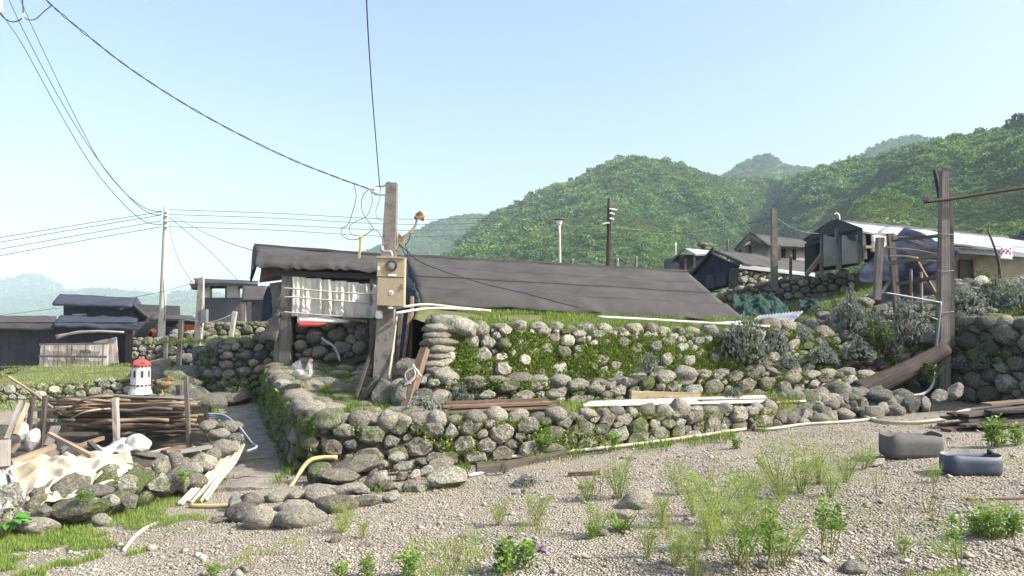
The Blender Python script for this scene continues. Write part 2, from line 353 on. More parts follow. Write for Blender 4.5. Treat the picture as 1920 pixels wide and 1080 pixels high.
def tube_geo(pts, rad, sides=6, wob=0.0, seed=0):
    V = []; A = []; n = len(pts); r = random.Random(seed); L = 0; ph = r.random() * 50
    a = None
    for i, p in enumerate(pts):
        d = (pts[min(i + 1, n - 1)] - pts[max(i - 1, 0)]).normalized()
        if a is None: a, b = frame(d)
        else:
            a = (a - d * a.dot(d)).normalized(); b = a.cross(d)
        if i: L += (p - pts[i - 1]).length
        rr = rad(i / (n - 1)) if callable(rad) else rad
        for k in range(sides):
            th = 2 * math.pi * k / sides; q = rr * (1 + r.uniform(-wob, wob))
            V.append(p + a * (math.cos(th) * q) + b * (math.sin(th) * q)); A.append((L + ph, math.cos(th) * rr + ph, math.sin(th) * rr))
    F_ = [tuple(range(sides - 1, -1, -1)), tuple((n - 1) * sides + k for k in range(sides))]
    for i in range(n - 1):
        for k in range(sides): F_.append((i * sides + k, i * sides + (k + 1) % sides, (i + 1) * sides + (k + 1) % sides, (i + 1) * sides + k))
    return V, F_, A
def tube(name, pts, rad, mat, parent=None, n=None, sides=6, wob=0.0, seed=0):
    n = n or max(2, 6 * (len(pts) - 1)); V, F_, A = tube_geo(spline(pts, n), rad, sides, wob, seed)
    return mk(name, V, F_, mat, parent, smooth_=sides > 5, along=A)
def join(parts):
    V = []; F_ = []; A = []
    for v, f, a in parts:
        k = len(V); V += list(v); F_ += [tuple(i + k for i in x) for x in f]; A += list(a)
    return V, F_, A
def lathe(name, c, prof, mat, parent=None, n=20, axis=(0, 0, 1), smooth_=True):
    """turned shape: prof = (radius, height) list along axis from c"""
    c = Vector(c); d = Vector(axis).normalized(); a, b = frame(d); V = []
    for r, h in prof:
        for k in range(n):
            th = 2 * math.pi * k / n; V.append(c + d * h + a * (math.cos(th) * r) + b * (math.sin(th) * r))
    F_ = [tuple(range(n)), tuple((len(prof) - 1) * n + k for k in range(n - 1, -1, -1))]
    for i in range(len(prof) - 1):
        for k in range(n): F_.append((i * n + (k + 1) % n, i * n + k, (i + 1) * n + k, (i + 1) * n + (k + 1) % n))
    return mk(name, V, F_, mat, parent, smooth_)
def box(name, lo, hi, mat, parent=None):
    lo, hi = Vector(lo), Vector(hi)
    return prism(name, [(lo.x, lo.y, lo.z), (hi.x, lo.y, lo.z), (hi.x, hi.y, lo.z), (lo.x, hi.y, lo.z)], (0, 0, hi.z - lo.z), mat, parent)

# ------------------------------------------------------------------ rocks
def rock_mesh(i, angular):
    bm = bmesh.new(); bmesh.ops.create_icosphere(bm, subdivisions=3, radius=1.0); r = random.Random(100 + i + 50 * angular)
    pl = []
    for k in range(13 if angular else 6):
        d = Vector((r.gauss(0, 1), r.gauss(0, 1), r.gauss(0, 1))).normalized(); pl.append((d, r.uniform(0.55, 0.82) if angular else r.uniform(0.66, 0.9)))
    o = Vector((r.uniform(-50, 50), r.uniform(-50, 50), 0))
    for v in bm.verts:
        p = v.co.copy()
        for d, h in pl:
            e = p.dot(d) - h
            if e > 0: p -= d * e * (0.97 if angular else 0.8)
        p *= 1 + (0.09 if angular else 0.13) * mnoise.fractal(v.co * 1.5 + o, 0.8, 2.1, 5)
        v.co = p
    me = bpy.data.meshes.new('rock_angular' if angular else 'rock_round'); bm.to_mesh(me); bm.free()
    me.materials.append(MATS['stone'])
    me.polygons.foreach_set('use_smooth', [not angular] * len(me.polygons)); return me
ROUND = [rock_mesh(i, False) for i in range(10)]; ANG = [rock_mesh(i, True) for i in range(10)]
RMESH = {}
def rock(name, c, size, parent=None, mat='stone', rot=None, angular=False, r=random):
    base = r.choice(ANG if angular else ROUND); key = (base.name, mat)
    if key not in RMESH:
        me = base.copy(); me.materials[0] = MATS[mat]; RMESH[key] = me
    o = bpy.data.objects.new(name, RMESH[key]); s = Vector(size) * 0.5 * 1.12
    o.scale = s; o.rotation_euler = rot if rot is not None else (r.uniform(-.25, .25), r.uniform(-.25, .25), r.uniform(-.5, .5))
    return link(o, parent, c)

# ------------------------------------------------------------------ stone wall of fitted stones
def clip(poly, a, b, c):
    out = []
    for i in range(len(poly)):
        p, q = poly[i], poly[(i + 1) % len(poly)]; dp = a * p[0] + b * p[1] - c; dq = a * q[0] + b * q[1] - c
        if dp <= 0: out.append(p)
        if (dp < 0 < dq) or (dq < 0 < dp):
            t = dp / (dp - dq); out.append((p[0] + t * (q[0] - p[0]), p[1] + t * (q[1] - p[1])))
    return out
class Face:
    def __init__(s, base, top):
        s.b = [Vector(p) for p in base]; s.t = [Vector(p) for p in top]; s.d = [0]
        for i in range(1, len(s.b)): s.d.append(s.d[-1] + ((s.b[i] + s.t[i]) / 2 - (s.b[i - 1] + s.t[i - 1]) / 2).length)
        s.L = s.d[-1]; s.H = sum((t - b).length for b, t in zip(s.b, s.t)) / len(s.b)
    def pos(s, u, w):
        u = min(max(u, 0), s.L); i = 0
        while i < len(s.d) - 2 and s.d[i + 1] < u: i += 1
        t = (u - s.d[i]) / (s.d[i + 1] - s.d[i]); return s.b[i].lerp(s.b[i + 1], t).lerp(s.t[i].lerp(s.t[i + 1], t), w / s.H)
    def frm(s, u, w):
        e = 0.12; du = (s.pos(min(u + e, s.L), w) - s.pos(max(u - e, 0), w)).normalized(); dv = (s.pos(u, s.H) - s.pos(u, 0)).normalized()
        n = du.cross(dv).normalized(); return du, dv, n
def wall(name, label, base, top, size, seed, mats=('stone',), aspect=1.5, bulge=0.32, depth=0.13, gap=0.012, core='earth', back=0.35, angular=0.6, cap=None, capmat=('stone_smooth',), group=None, drop=0.0, cat='stone wall', root=None, maxn=296, keep=None, npt=11):
    r = random.Random(seed); Fc = Face(base, top); L, H = Fc.L, Fc.H
    if root is None: root = thing(name, label, cat, sum(Fc.b, Vector()) / len(Fc.b), group)
    # earth core behind the stones
    nb = max(2, int(L / 0.4)); V = []
    for i in range(nb + 1):
        u = L * i / nb
        for w in (-0.08, H):
            du, dv, n = Fc.frm(u, max(w, 0)); p = Fc.pos(u, w) if w > 0 else Fc.pos(u, 0) - dv * 0.12
            V += [p - n * 0.045, p - n * back]
    FF = [];
    for i in range(nb):
        a = 4 * i; b = a + 4
        FF += [(a, b, b + 2, a + 2), (a + 2, b + 2, b + 3, a + 3), (a + 1, a + 3, b + 3, b + 1), (a, a + 1, b + 1, b)]
    FF += [(0, 2, 3, 1), (4 * nb, 4 * nb + 1, 4 * nb + 3, 4 * nb + 2)]
    mk('earth_fill', V, FF, core, root)
    # seeds in courses
    S = []; sx = size * aspect; rows = max(1, round(H / size))
    for q, tries in ((0.72, 30), (0.55, 120), (0.42, 260), (0.30, 420)):     # big stones first, small ones fill in
        for _ in range(int(tries * L * H / (sx * size) * 0.12) + 6):
            u, w, e = r.uniform(0, L), r.uniform(0, H), q * size * r.uniform(.9, 1.15)
            if all(((u - a) / aspect) ** 2 + (w - b) ** 2 > (0.92 * (e + c)) ** 2 for a, b, c in S): S.append((u, w, e))
    cnt = 0
    for (su, sw, sr) in S:
        if cnt >= maxn: break
        if keep and not keep(su / L, sw / H): continue
        near = sorted(((ou - su) ** 2 / aspect ** 2 + (ow - sw) ** 2, ou, ow, orr) for ou, ow, orr in S if abs(ou - su) < 4 * sx and abs(ow - sw) < 4 * size)[1:20]
        poly = [(max(0, su - 2 * sx), max(0, sw - 2 * size)), (min(L, su + 2 * sx), max(0, sw - 2 * size)), (min(L, su + 2 * sx), min(H + size * 0.15, sw + 2 * size)), (max(0, su - 2 * sx), min(H + size * 0.15, sw + 2 * size))]
        for _, ou, ow, orr in near:
            a, b = (ou - su) / aspect ** 2, ow - sw; poly = clip(poly, a, b, a * (ou + su) / 2 + b * (ow + sw) / 2 + (sr * sr - orr * orr) / 2)
            if len(poly) < 3: break
        if len(poly) < 3: continue
        cu = sum(p[0] for p in poly) / len(poly); cw = sum(p[1] for p in poly) / len(poly)
        ang = r.random() < angular; K = npt - 2 if ang else npt; rad = []
        for k in range(K):
            th = 2 * math.pi * (k + 0.5 * r.random()) / K; dx, dy = math.cos(th), math.sin(th); best = 9
            for i in range(len(poly)):
                p, q = poly[i], poly[(i + 1) % len(poly)]; ex, ey = q[0] - p[0], q[1] - p[1]; den = dx * ey - dy * ex
                if abs(den) < 1e-9: continue
                t = ((p[0] - cu) * ey - (p[1] - cw) * ex) / den; s_ = ((p[0] - cu) * dy - (p[1] - cw) * dx) / den
                if t > 0 and -1e-6 <= s_ <= 1 + 1e-6: best = min(best, t)
            rad.append((th, max(0.02, best - gap) if best < 9 else 0.03))
        mr = min(x for _, x in rad)
        rs = [(rad[k][0], (0.9 if ang else 0.6) * rad[k][1] + (0.05 if ang else 0.2) * (rad[k - 1][1] + rad[(k + 1) % K][1])) for k in range(K)]
        area = sum(x for _, x in rs) / K; B = bulge * area * 2 * r.uniform(0.6, 1.15); tu, tw = r.uniform(-.35, .35), r.uniform(-.25, .45)
        push = r.uniform(-0.035, 0.045); du, dv, n = Fc.frm(cu, cw); c0 = Fc.pos(cu, cw); o = Vector((r.uniform(-90, 90), 0, 0))
        prof = [(0.9, -depth), (1.0, 0.0), (0.95, 0.6 * B), (0.74, 0.95 * B), (0.35, 1.05 * B)] if ang else [(0.9, -depth), (1.0, 0.0), (0.92, 0.5 * B), (0.68, 0.85 * B), (0.33, 1.0 * B)]
        V = []
        for s_, of in prof:
            for th, q in rs:
                a, b = math.cos(th) * q * s_, math.sin(th) * q * s_
                h = of + push + (of > 0) * (a * tu + b * tw) * 0.5
                p = c0 + du * a + dv * b + n * h
                p += (n * 1.0 + du * 0.5 + dv * 0.5) * (mnoise.noise(p * (1.6 / max(area, .05)) + o) * area * (0.34 if of > 0 else 0.06))
                V.append(p)
        V.append(c0 + n * (1.05 * B + push)); m = len(V) - 1; FF = []
        for i in range(len(prof) - 1):
            for k in range(K): FF.append((i * K + k, i * K + (k + 1) % K, (i + 1) * K + (k + 1) % K, (i + 1) * K + k))
        e = (len(prof) - 1) * K
        for k in range(K): FF.append((e + k, e + (k + 1) % K, m))
        FF.append(tuple(range(K - 1, -1, -1)))
        mk('stone', V, FF, r.choice(mats), root, smooth_=not ang); cnt += 1
    if cap:
        u = 0.05; lo, hi = cap[0], cap[1]; sq = cap[2] if len(cap) > 2 else 0.7; lay = cap[3] if len(cap) > 3 else 1
        for k in range(lay):
            u = 0.05 + 0.1 * k
            while u < L:
                w_ = r.uniform(lo, hi); h_ = w_ * r.uniform(sq * 0.8, min(1.05, sq * 1.3)); du, dv, n = Fc.frm(u, H); p = Fc.pos(u + w_ / 2, H)
                rock('stone', p + Vector((0, 0, h_ * 0.30 - k * lo * 0.85)) - n * (w_ * 0.25 - r.uniform(-.03, .03)), (w_, w_ * r.uniform(.7, 1.0), h_), root, r.choice(capmat), rot=(r.uniform(-.2, .2), r.uniform(-.25, .25), math.atan2(du.y, du.x) + r.uniform(-.4, .4)), r=r); u += w_ * r.uniform(0.92, 1.18)
    return root, Fc

# ------------------------------------------------------------------ foliage helpers (numpy)
def diamonds(pos, dirn, side, length, width):
    """leaf-shaped quads: base at pos, along dirn"""
    n = len(pos); l = np.asarray(length)[:, None]; w = np.asarray(width)[:, None]
    v = np.stack([pos, pos + dirn * l * 0.45 + side * w * 0.5, pos + dirn * l, pos + dirn * l * 0.45 - side * w * 0.5], 1).reshape(-1, 3)
    return v, np.arange(4 * n).reshape(n, 4)
def unit(a): return a / (np.linalg.norm(a, axis=1, keepdims=True) + 1e-9)
def rand_leaves(pos, nrm, lmin, lmax, wf=0.5, spread=0.8, up=0.0):
    n = len(pos); d = unit(nrm + rng.normal(0, spread, (n, 3)) + np.array([0, 0, up])); s = unit(np.cross(d, rng.normal(0, 1, (n, 3)))); l = rng.uniform(lmin, lmax, n)
    return diamonds(pos, d, s, l, l * wf)
def wall_leaves(name, label, Fc, dens, lmin, lmax, mat, thr=0.0, ns=1.2, seed=0, w0=0.0, w1=1.0, u0=0.0, u1=1.0, out=0.02, cat='moss', fn=None):
    n = int(Fc.L * (u1 - u0) * Fc.H * (w1 - w0) * dens); P = []; Nn = []; r = random.Random(seed); o = Vector((seed * 3.1, 0, seed))
    for i in range(n):
        u = Fc.L * r.uniform(u0, u1); w = Fc.H * r.uniform(w0, w1); p = Fc.pos(u, w)
        v = mnoise.fractal(p * ns + o, 1.0, 2.0, 3) + (fn(u / Fc.L, w / Fc.H) if fn else 0)
        if v < thr: continue
        nn = Fc.frm(u, w)[2]; P.append(p + nn * (out * r.uniform(0.2, 1.6) + 0.05 * min(1, max(0, v - thr)))); Nn.append(nn)
    if not P: return
    v, q = rand_leaves(np.array(P), np.array(Nn), lmin, lmax, 0.6, 0.7, 0.35)
    return kind(tag(mk_np(name, v, q, mat), label, cat), 'stuff')
def blades(name, label, pts, hmin, hmax, mat, width=0.006, lean=0.45, cat='grass'):
    P = np.asarray(pts, float); n = len(P); h = rng.uniform(hmin, hmax, n); a = rng.uniform(0, 2 * np.pi, n); le = rng.uniform(0.1, lean, n)
    d = np.stack([np.cos(a) * le, np.sin(a) * le, np.ones(n)], 1); d = unit(d); s = np.stack([-np.sin(a), np.cos(a), np.zeros(n)], 1)
    v, q = diamonds(P, d, s, h, np.maximum(width, h * 0.07)); return kind(tag(mk_np(name, v, q, mat), label, cat), 'stuff')
# ================================================================== THE SETTING
def G(x, y):
    b = max(-0.22, min(0.55, 0.07 + 0.055 * x))
    b += 0.30 * smooth(9, 14.5, y) * smooth(-1.8, -3.0, x)
    b -= 0.55 * smooth(15, 18, y) * smooth(-4.5, -7, x)
    return b
def Gn(x, y): return G(x, y) + 0.022 * nz(x * 1.7, y * 1.7) + 0.03 * nz(x * 0.5, y * 0.5, 3)
def on(px, py):
    """where the ray of a pixel meets the yard"""
    lo, hi = 2.0, 40.0
    for _ in range(24):
        m = (lo + hi) / 2; p = at(px, py, m)
        if p.z > Gn(p.x, p.y): lo = m
        else: hi = m
    p = at(px, py, lo); p.z = Gn(p.x, p.y); return p
def axis(lo, hi, st, far):
    a = list(np.arange(lo, hi, st)); s = st; L = []; R = []
    x = lo
    while x > -far: s *= 1.5; x -= s; L.append(x)
    s = st; x = hi
    while x < far: R.append(x); s *= 1.5; x += s
    return L[::-1] + a + R
gx = axis(-7.5, 9.5, 0.085, 2300); gy = axis(3.4, 13.5, 0.085, 2300)
gv = [(x, y, Gn(x, y) if abs(x) < 60 and abs(y) < 60 else G(x, y)) for y in gy for x in gx]
o = mk_np('ground', gv, grid_faces(len(gx), len(gy)), 'gravel_ground'); kind(o, 'structure'); o.data.polygons.foreach_set('use_smooth', [True] * len(o.data.polygons))

def terrace(name, front, back, mat, nu=30, nv=12, amp=0.03, skirt=0.5, label=None):
    """earth terrace: top surface from the front edge line to the back edge line, with solid sides"""
    def ev(P, u):
        x = u * (len(P) - 1); i = min(int(x), len(P) - 2); return Vector(P[i]).lerp(Vector(P[i + 1]), x - i)
    V = []
    for j in range(nv):
        for i in range(nu):
            p = ev(front, i / (nu - 1)).lerp(ev(back, i / (nu - 1)), (j / (nv - 1)) ** 1.6); p.z += amp * (nz(p.x * 1.3, p.y * 1.3, 5) + 0.6 * nz(p.x * 4, p.y * 4)); V.append(p)
    n = len(V); FF = grid_faces(nu, nv); rim = [i for i in range(nu)] + [j * nu + nu - 1 for j in range(1, nv)] + [(nv - 1) * nu + i for i in range(nu - 2, -1, -1)] + [j * nu for j in range(nv - 2, 0, -1)]
    m = {}
    for k in rim: m[k] = len(V); V.append(V[k] - Vector((0, 0, skirt)))
    for a, b in zip(rim, rim[1:] + rim[:1]): FF.append((b, a, m[a], m[b]))
    o = mk(name, V, FF, mat); o.data.polygons.foreach_set('use_smooth', [True] * len(o.data.polygons)); return kind(o, 'structure')

# concrete path between the walls
pr = [(-2.42, 8.2), (-2.45, 9.0), (-2.85, 10.2), (-3.62, 12.1), (-4.5, 14.4), (-4.9, 16.5)]; pl = [(-3.05, 8.2), (-3.2, 9.0), (-3.62, 10.2), (-4.35, 12.1), (-5.35, 14.4), (-5.7, 16.5)]
terrace('pen_floor', [on(-160, 985), on(60, 940), on(200, 900), on(330, 870), on(405, 850)], [(-9.5, 12.6, .02), (-8.2, 12.6, .03), (-7.0, 12.6, .05), (-5.6, 12.4, .08), (-4.7, 12.2, .1)], 'earth', 24, 10, .04, .2)
path = thing('path', 'cracked concrete path', 'path', (-3, 9, -0.1)); del path['category']; del path['label']; kind(path, 'structure')
def pp(t, s):
    x = t * (len(pr) - 1); i = min(int(x), len(pr) - 2); f = x - i
    a = lerp(Vector(pl[i]), Vector(pl[i + 1]), f); b = lerp(Vector(pr[i]), Vector(pr[i + 1]), f); q = a.lerp(b, s); return Vector((q.x, q.y, G(q.x, q.y) + 0.035))
ts = [0.0, 0.13, 0.34, 0.62, 1.0]
for k in range(len(ts) - 1):
    V = []; nu, nv = 12, 16
    for j in range(nv):
        for i in range(nu):
            s = i / (nu - 1); wv = lambda q: .012 * nz(s * 3.1, q * 50, 2); t = lerp(ts[k] + .002 + wv(ts[k]), ts[k + 1] - .002 + wv(ts[k + 1]), j / (nv - 1)); t = min(1, max(0, t)); ed = (i in (0, nu - 1)) * 0.16 * nz(t * 40, s * 9, k)
            q = pp(t, s + ed); q.z += 0.03 * nz(q.x * 3, q.y * 3) + 0.014 * nz(q.x * 11, q.y * 11) + 0.008 * ((k * 7) % 3); V.append(q)
    n = len(V); rim = [i for i in range(nu)] + [j * nu + nu - 1 for j in range(1, nv)] + [(nv - 1) * nu + i for i in range(nu - 2, -1, -1)] + [j * nu for j in range(nv - 2, 0, -1)]
    FF = grid_faces(nu, nv); V2 = V + [p - Vector((0, 0, 0.09)) for p in V]
    for a, b in zip(rim, rim[1:] + rim[:1]): FF.append((b, a, n + a, n + b))
    mk('slab', V2, FF, 'concrete', path)

# ---- stone walls of the terraced yard
A_base = [at(*p) for p in ((610, 902, 8.72), (700, 892, 8.8), (900, 868, 9.0), (1100, 846, 9.4), (1300, 825, 10.0), (1445, 803, 10.5))]
A_top = [at(*p) for p in ((598, 790, 8.95), (700, 800, 9.0), (900, 792, 9.15), (1100, 782, 9.6), (1300, 775, 10.2), (1445, 770, 10.6))]
wallA, FA = wall('stone_wall', 'low front wall of grey angular stones capped with round cobbles, planks lying along its top', A_base, A_top, 0.145, 11, ('stone', 'stone_lichen', 'stone_mossy', 'stone'), 1.4, cap=(0.15, 0.27, 0.75), angular=0.85, gap=.006, bulge=.26, capmat=('stone_smooth', 'stone', 'stone_smooth'))
L_base = [(-4.55, 14.6, 0.12), (-3.62, 12.0, 0.0), (-2.85, 10.0, -0.12), (-2.42, 9.0, -0.2), (-2.2, 8.74, -0.2)]
L_top = [(-4.42, 14.6, 0.80), (-3.50, 12.0, 0.68), (-2.68, 10.0, 0.58), (-2.28, 9.15, 0.54), (-2.12, 8.95, 0.52)]
wallL, FL = wall('stone_wall', 'shaded mossy wall with the white hen on top, running back along the concrete path', L_base, L_top, 0.125, 12, ('stone_mossy', 'stone', 'stone_mossy'), 1.5, cap=(0.25, 0.42, 0.5), capmat=('stone_mossy', 'stone_smooth'), core='earth_moss')
B0_base = [at(*p) for p in ((792, 790, 9.9), (900, 780, 10.1), (1100, 768, 10.4), (1300, 757, 10.9), (1450, 752, 11.3), (1625, 742, 11.7))]
B0_top = [at(*p) for p in ((797, 712, 10.1), (950, 716, 10.3), (1100, 722, 10.6), (1300, 704, 11.1), (1450, 700, 11.5), (1630, 705, 11.9))]
wallB0, FB0 = wall('stone_wall', 'middle stone ledge with oval cobbles on top, between the lower wall and the mossy upper wall', B0_base, B0_top, 0.14, 13, ('stone_lichen', 'stone_mossy', 'stone'), 1.5, cap=(0.2, 0.38, 0.5), angular=0.5)
B1_base = [at(*p) for p in ((803, 718, 10.35), (950, 722, 10.5), (1100, 724, 10.8), (1300, 707, 11.3), (1425, 702, 11.6))]
B1_top = [at(*p) for p in ((808, 608, 10.75), (950, 616, 10.95), (1100, 620, 11.2), (1300, 626, 11.7), (1432, 628, 12.0))]
wallB1, FB1 = wall('stone_wall', 'tall upper wall of pale small stones overgrown with green moss below the black roof', B1_base, B1_top, 0.13, 14, ('stone_pale', 'stone_lichen', 'stone_mossy'), 1.2, cap=(0.16, 0.27, 0.68, 2), angular=0.85, core='earth_moss', bulge=0.36, capmat=('stone', 'stone_lichen', 'stone_smooth'))
# quoins: flat boulders stacked at the corner of the upper wall
rq = random.Random(5)
for k in range(8):
    p = FB1.pos(0.02, FB1.H * (0.02 + k * 0.118)); rock('stone', p + Vector((0.10, 0.02, 0.05)), (rq.uniform(0.36, 0.46), 0.34, 0.15), wallB1, rq.choice(('stone', 'stone_lichen')), rot=(rq.uniform(-.08, .08), rq.uniform(-.1, .1), rq.uniform(-.15, .15)), r=rq)
rock('stone', at(855, 612, 10.75), (0.62, 0.4, 0.26), wallB1, 'stone_lichen', rot=(0, 0.25, 0.05), r=rq)
Q_base = [Vector((-1.22, 12.4, 0.75)), Vector((-1.14, 11.3, 0.75)), Vector((-1.10, 10.38, 0.75))]; Q_top = [Vector((-1.14, 12.4, 1.70)), Vector((-1.10, 11.4, 1.70)), Vector((-1.04, 10.72, 1.66))]
wall('stone_wall', 'dark short return of the upper wall behind the leaning planks', Q_base, Q_top, 0.16, 15, ('stone_dark',), 1.5)
R_base = [at(*p) for p in ((1425, 702, 11.6), (1540, 706, 12.1), (1650, 712, 12.6), (1760, 732, 12.5))]
R_top = [at(*p) for p in ((1432, 615, 12.0), (1540, 628, 12.7), (1650, 632, 13.3), (1760, 618, 13.1))]
wallR, FR = wall('stone_wall', 'crumbling stone bank grown over with silver bushes left of the tall timber post', R_base, R_top, 0.145, 16, ('stone_dark', 'stone', 'stone_mossy'), 1.3, cap=(0.22, 0.42, 0.65), core='earth_moss', capmat=('stone_dark', 'stone'))
W_base = [at(1782, 752, 12.1), at(1850, 757, 11.45), at(1930, 762, 10.8), Vector((7.9, 9.6, 0.45)), Vector((8.6, 8.0, 0.45))]
W_top = [at(1792, 615, 12.4), at(1858, 613, 11.75), at(1936, 614, 11.1), Vector((8.15, 9.8, 1.6)), Vector((8.85, 8.1, 1.6))]
wallW, FW = wall('stone_wall', 'shaded wall of big dark stones at the right edge, right of the timber post', W_base, W_top, 0.17, 17, ('stone_dark', 'stone', 'stone_dark'), 1.4, cap=(0.25, 0.45, 0.6), capmat=('stone_dark', 'stone'))

# chicken terrace with its paving stones
ct_front = [(-4.5, 16.0, 0.82), (-4.46, 14.6, 0.78), (-3.55, 12.0, 0.66), (-2.72, 10.0, 0.56), (-2.3, 9.2, 0.52), (-2.12, 9.03, 0.51)]
ct_back = [(-1.25, 16.0, 0.86), (-1.25, 14.6, 0.86), (-1.2, 12.4, 0.78), (-0.95, 10.8, 0.66), (-0.9, 9.9, 0.52), (-0.95, 9.22, 0.50)]
ter = terrace('terrace', ct_front, ct_back, 'grass_soil', 40, 24, 0.02, 0.7)
rt = random.Random(9)
for k in range(15):
    y = 9.25 + k * 0.40; xe = np.interp(y, [9.03, 10, 12, 14.6], [-2.12, -2.68, -3.5, -4.42]); x = xe + 0.08
    while x < -1.35 + (k < 3) * 0.35:
        w = rt.uniform(0.34, 0.62); z = lerp(0.50, 0.80, (y - 9.1) / 5.5)
        if rt.random() > (0.05 if k < 3 else 0.22):
            rock('paving_stone', (x + w / 2, y + rt.uniform(-.08, .08), z + 0.01), (w, rt.uniform(.26, .36), rt.uniform(.13, .2)), ter, rt.choice(('stone_smooth', 'stone_mossy', 'stone_smooth')), rot=(0, 0, rt.uniform(-.25, .25)), r=rt)
        x += w * rt.uniform(1.0, 1.15)
terrace('ledge_soil', [p + Vector((0, 0.06, -0.03)) for p in A_top], [p + Vector((0, 0.1, 0.12)) for p in B0_base], 'grass_soil', 40, 6, 0.02, 0.5)
terrace('upper_ledge_soil', [p + Vector((0, 0.06, -0.02)) for p in B0_top], [p + Vector((0, 0.12, 0.0)) for p in B1_base] + [R_base[1] + Vector((0, .15, 0)), R_base[2] + Vector((0, .1, 0.05))], 'grass_soil', 40, 5, 0.015, 0.4)

# upper terrace running back to the foot of the hills
FRONT = [(-1.3, 10.9, 1.66)] + [(p.x, p.y + 0.08, p.z - 0.02) for p in B1_top] + [(p.x, p.y + 0.1, p.z - 0.02) for p in R_top[1:]] + [(p.x, p.y + 0.12, p.z - 0.02) for p in W_top] + [(18, 7.8, 1.65), (60, 7.0, 1.7)]
fx = [p[0] for p in FRONT]; fyy = [p[1] for p in FRONT]; fzz = [p[2] for p in FRONT]
def U(x, y):
    d = max(0, y - np.interp(x, fx, fyy)); zf = np.interp(x, fx, fzz)
    k = smooth(3.5, 6.0, x); z = zf + (0.20 * smooth(0, 0.75, d) + 0.015 * d) * (1 - k) + (np.interp(x, [6, 8.6], [.055, .085]) * d) * k
    ys = np.interp(x, [3, 5.5, 8.3, 9.2], [22.2, 21.65, 19.6, 19.3])
    return lerp(z, np.interp(x, [3, 5.5, 8.4, 10], [2.2, 2.32, 2.66, 2.6]) + 0.032 * max(0, y - 21), smooth(ys, ys + .35, y)) + 0.03 * nz(x * 1.3, y * 1.3) * min(1, d * 3)
ux = sorted(set(list(np.arange(-1.35, 10.6, 0.16)) + fx + list(np.arange(10, 60, 2.5)))); uv_ = [0, .02, .05, .09, .14, .2, .28, .38, .5, .7, .9, 1.2, 1.5, 1.9, 2.3, 2.8, 3.3, 3.9, 4.5, 5.2, 6, 6.3, 6.6, 7, 7.4, 7.8, 8.2, 8.6, 9, 9.4, 9.8, 10.2, 10.6, 11, 12, 13.5, 15, 20, 30, 45, 70, 110]
V = [];
for d in uv_:
    for x in ux: y = float(np.interp(x, fx, fyy)) + d; V.append((x, y, U(x, y)))
n = len(V); nu = len(ux); FF = grid_faces(nu, len(uv_))
for j in range(len(uv_)): V.append((V[j * nu][0], V[j * nu][1], -0.5))
for j in range(len(uv_) - 1): FF.append((j * nu, (j + 1) * nu, n + j + 1, n + j))
o = mk('upper_terrace', V, FF, 'grass_soil'); kind(o, 'structure'); o.data.polygons.foreach_set('use_smooth', [True] * len(o.data.polygons))

# left banks and terraces
P_base = [at(355, 762, 16.4), at(385, 768, 15.2), at(420, 765, 14.7), at(470, 755, 14.6), at(522, 742, 14.7)]
P_top = [at(366, 668, 16.6), at(392, 652, 15.5), at(425, 648, 15.0), at(470, 640, 14.9), at(522, 636, 15.0)]
wallP, FP = wall('stone_wall', 'rounded end of a dark cobble wall left of the porch post, at the end of the path', P_base, P_top, 0.115, 21, ('stone_dark', 'stone', 'stone_dark'), 1.6, cap=(0.25, 0.42, 0.55), angular=0.15, bulge=0.42, capmat=('stone_dark', 'stone'))
terrace('bank', [p + Vector((0, 0.1, -0.03)) for p in P_top] + [Vector((-3.2, 15.4, 1.15))], [(-7.6, 22, 1.2), (-7.0, 22.3, 1.2), (-6.2, 22.4, 1.2), (-5.4, 22.4, 1.2), (-4.6, 22.4, 1.2), (-1.5, 22.4, 1.3)], 'grass_soil', 24, 10, 0.05, 1.1)
wall('stone_wall', 'low far wall behind the wooden posts beside the small meter pole', [at(312, 696, 20), at(345, 696, 20), at(374, 694, 20)], [at(314, 628, 20.2), at(345, 626, 20.2), at(374, 630, 20.2)], 0.16, 22, ('stone', 'stone_dark'), 1.7, cap=(0.2, 0.4, 0.5), angular=0.3)
terrace('back_bank', [at(316, 632, 20.4), at(345, 630, 20.4), at(390, 632, 20.4)], [(-12.3, 29, 1.0), (-10.5, 29, 1.05), (-7, 29, 1.1)], 'grass_soil', 12, 6, 0.05, 1.6)
wall('stone_wall', 'far stone wall below the grey gable of the white walled house', [at(384, 648, 22.5), at(420, 648, 22.5), at(470, 646, 22.5), at(520, 644, 22.6)], [at(386, 608, 22.7), at(420, 604, 22.7), at(470, 604, 22.7), at(520, 604, 22.8)], 0.17, 23, ('stone_mossy', 'stone'), 1.4, angular=0.4, core='earth_moss')
terrace('middle_terrace', [at(380, 606, 22.9), at(450, 604, 22.9), at(520, 604, 23)], [(-18, 60, 1.6), (-8, 60, 1.6), (0, 60, 1.7)], 'grass_soil', 12, 8, 0.05, 1.2)
wall('stone_wall', 'far pale stone wall behind the tall concrete pole', [at(248, 676, 27), at(280, 676, 27), at(318, 674, 27)], [at(248, 634, 27.1), at(280, 634, 27.1), at(318, 630, 27.1)], 0.19, 24, ('stone_lichen', 'stone'), 1.4, angular=0.4)
T_base = [at(-60, 790, 19.6), at(60, 785, 19.8), at(150, 778, 20), at(250, 770, 20.4), at(300, 750, 21)]
T_top = [at(-60, 728, 20.0), at(60, 722, 20.2), at(150, 716, 20.4), at(250, 708, 20.8), at(300, 704, 21.4)]
wallT, FT = wall('stone_wall', 'long retaining wall of small pale stones below the black house and grass strip on the left', T_base, T_top, 0.155, 25, ('stone_lichen', 'stone_pale', 'stone'), 1.25, angular=0.6, core='earth_moss', bulge=0.4)
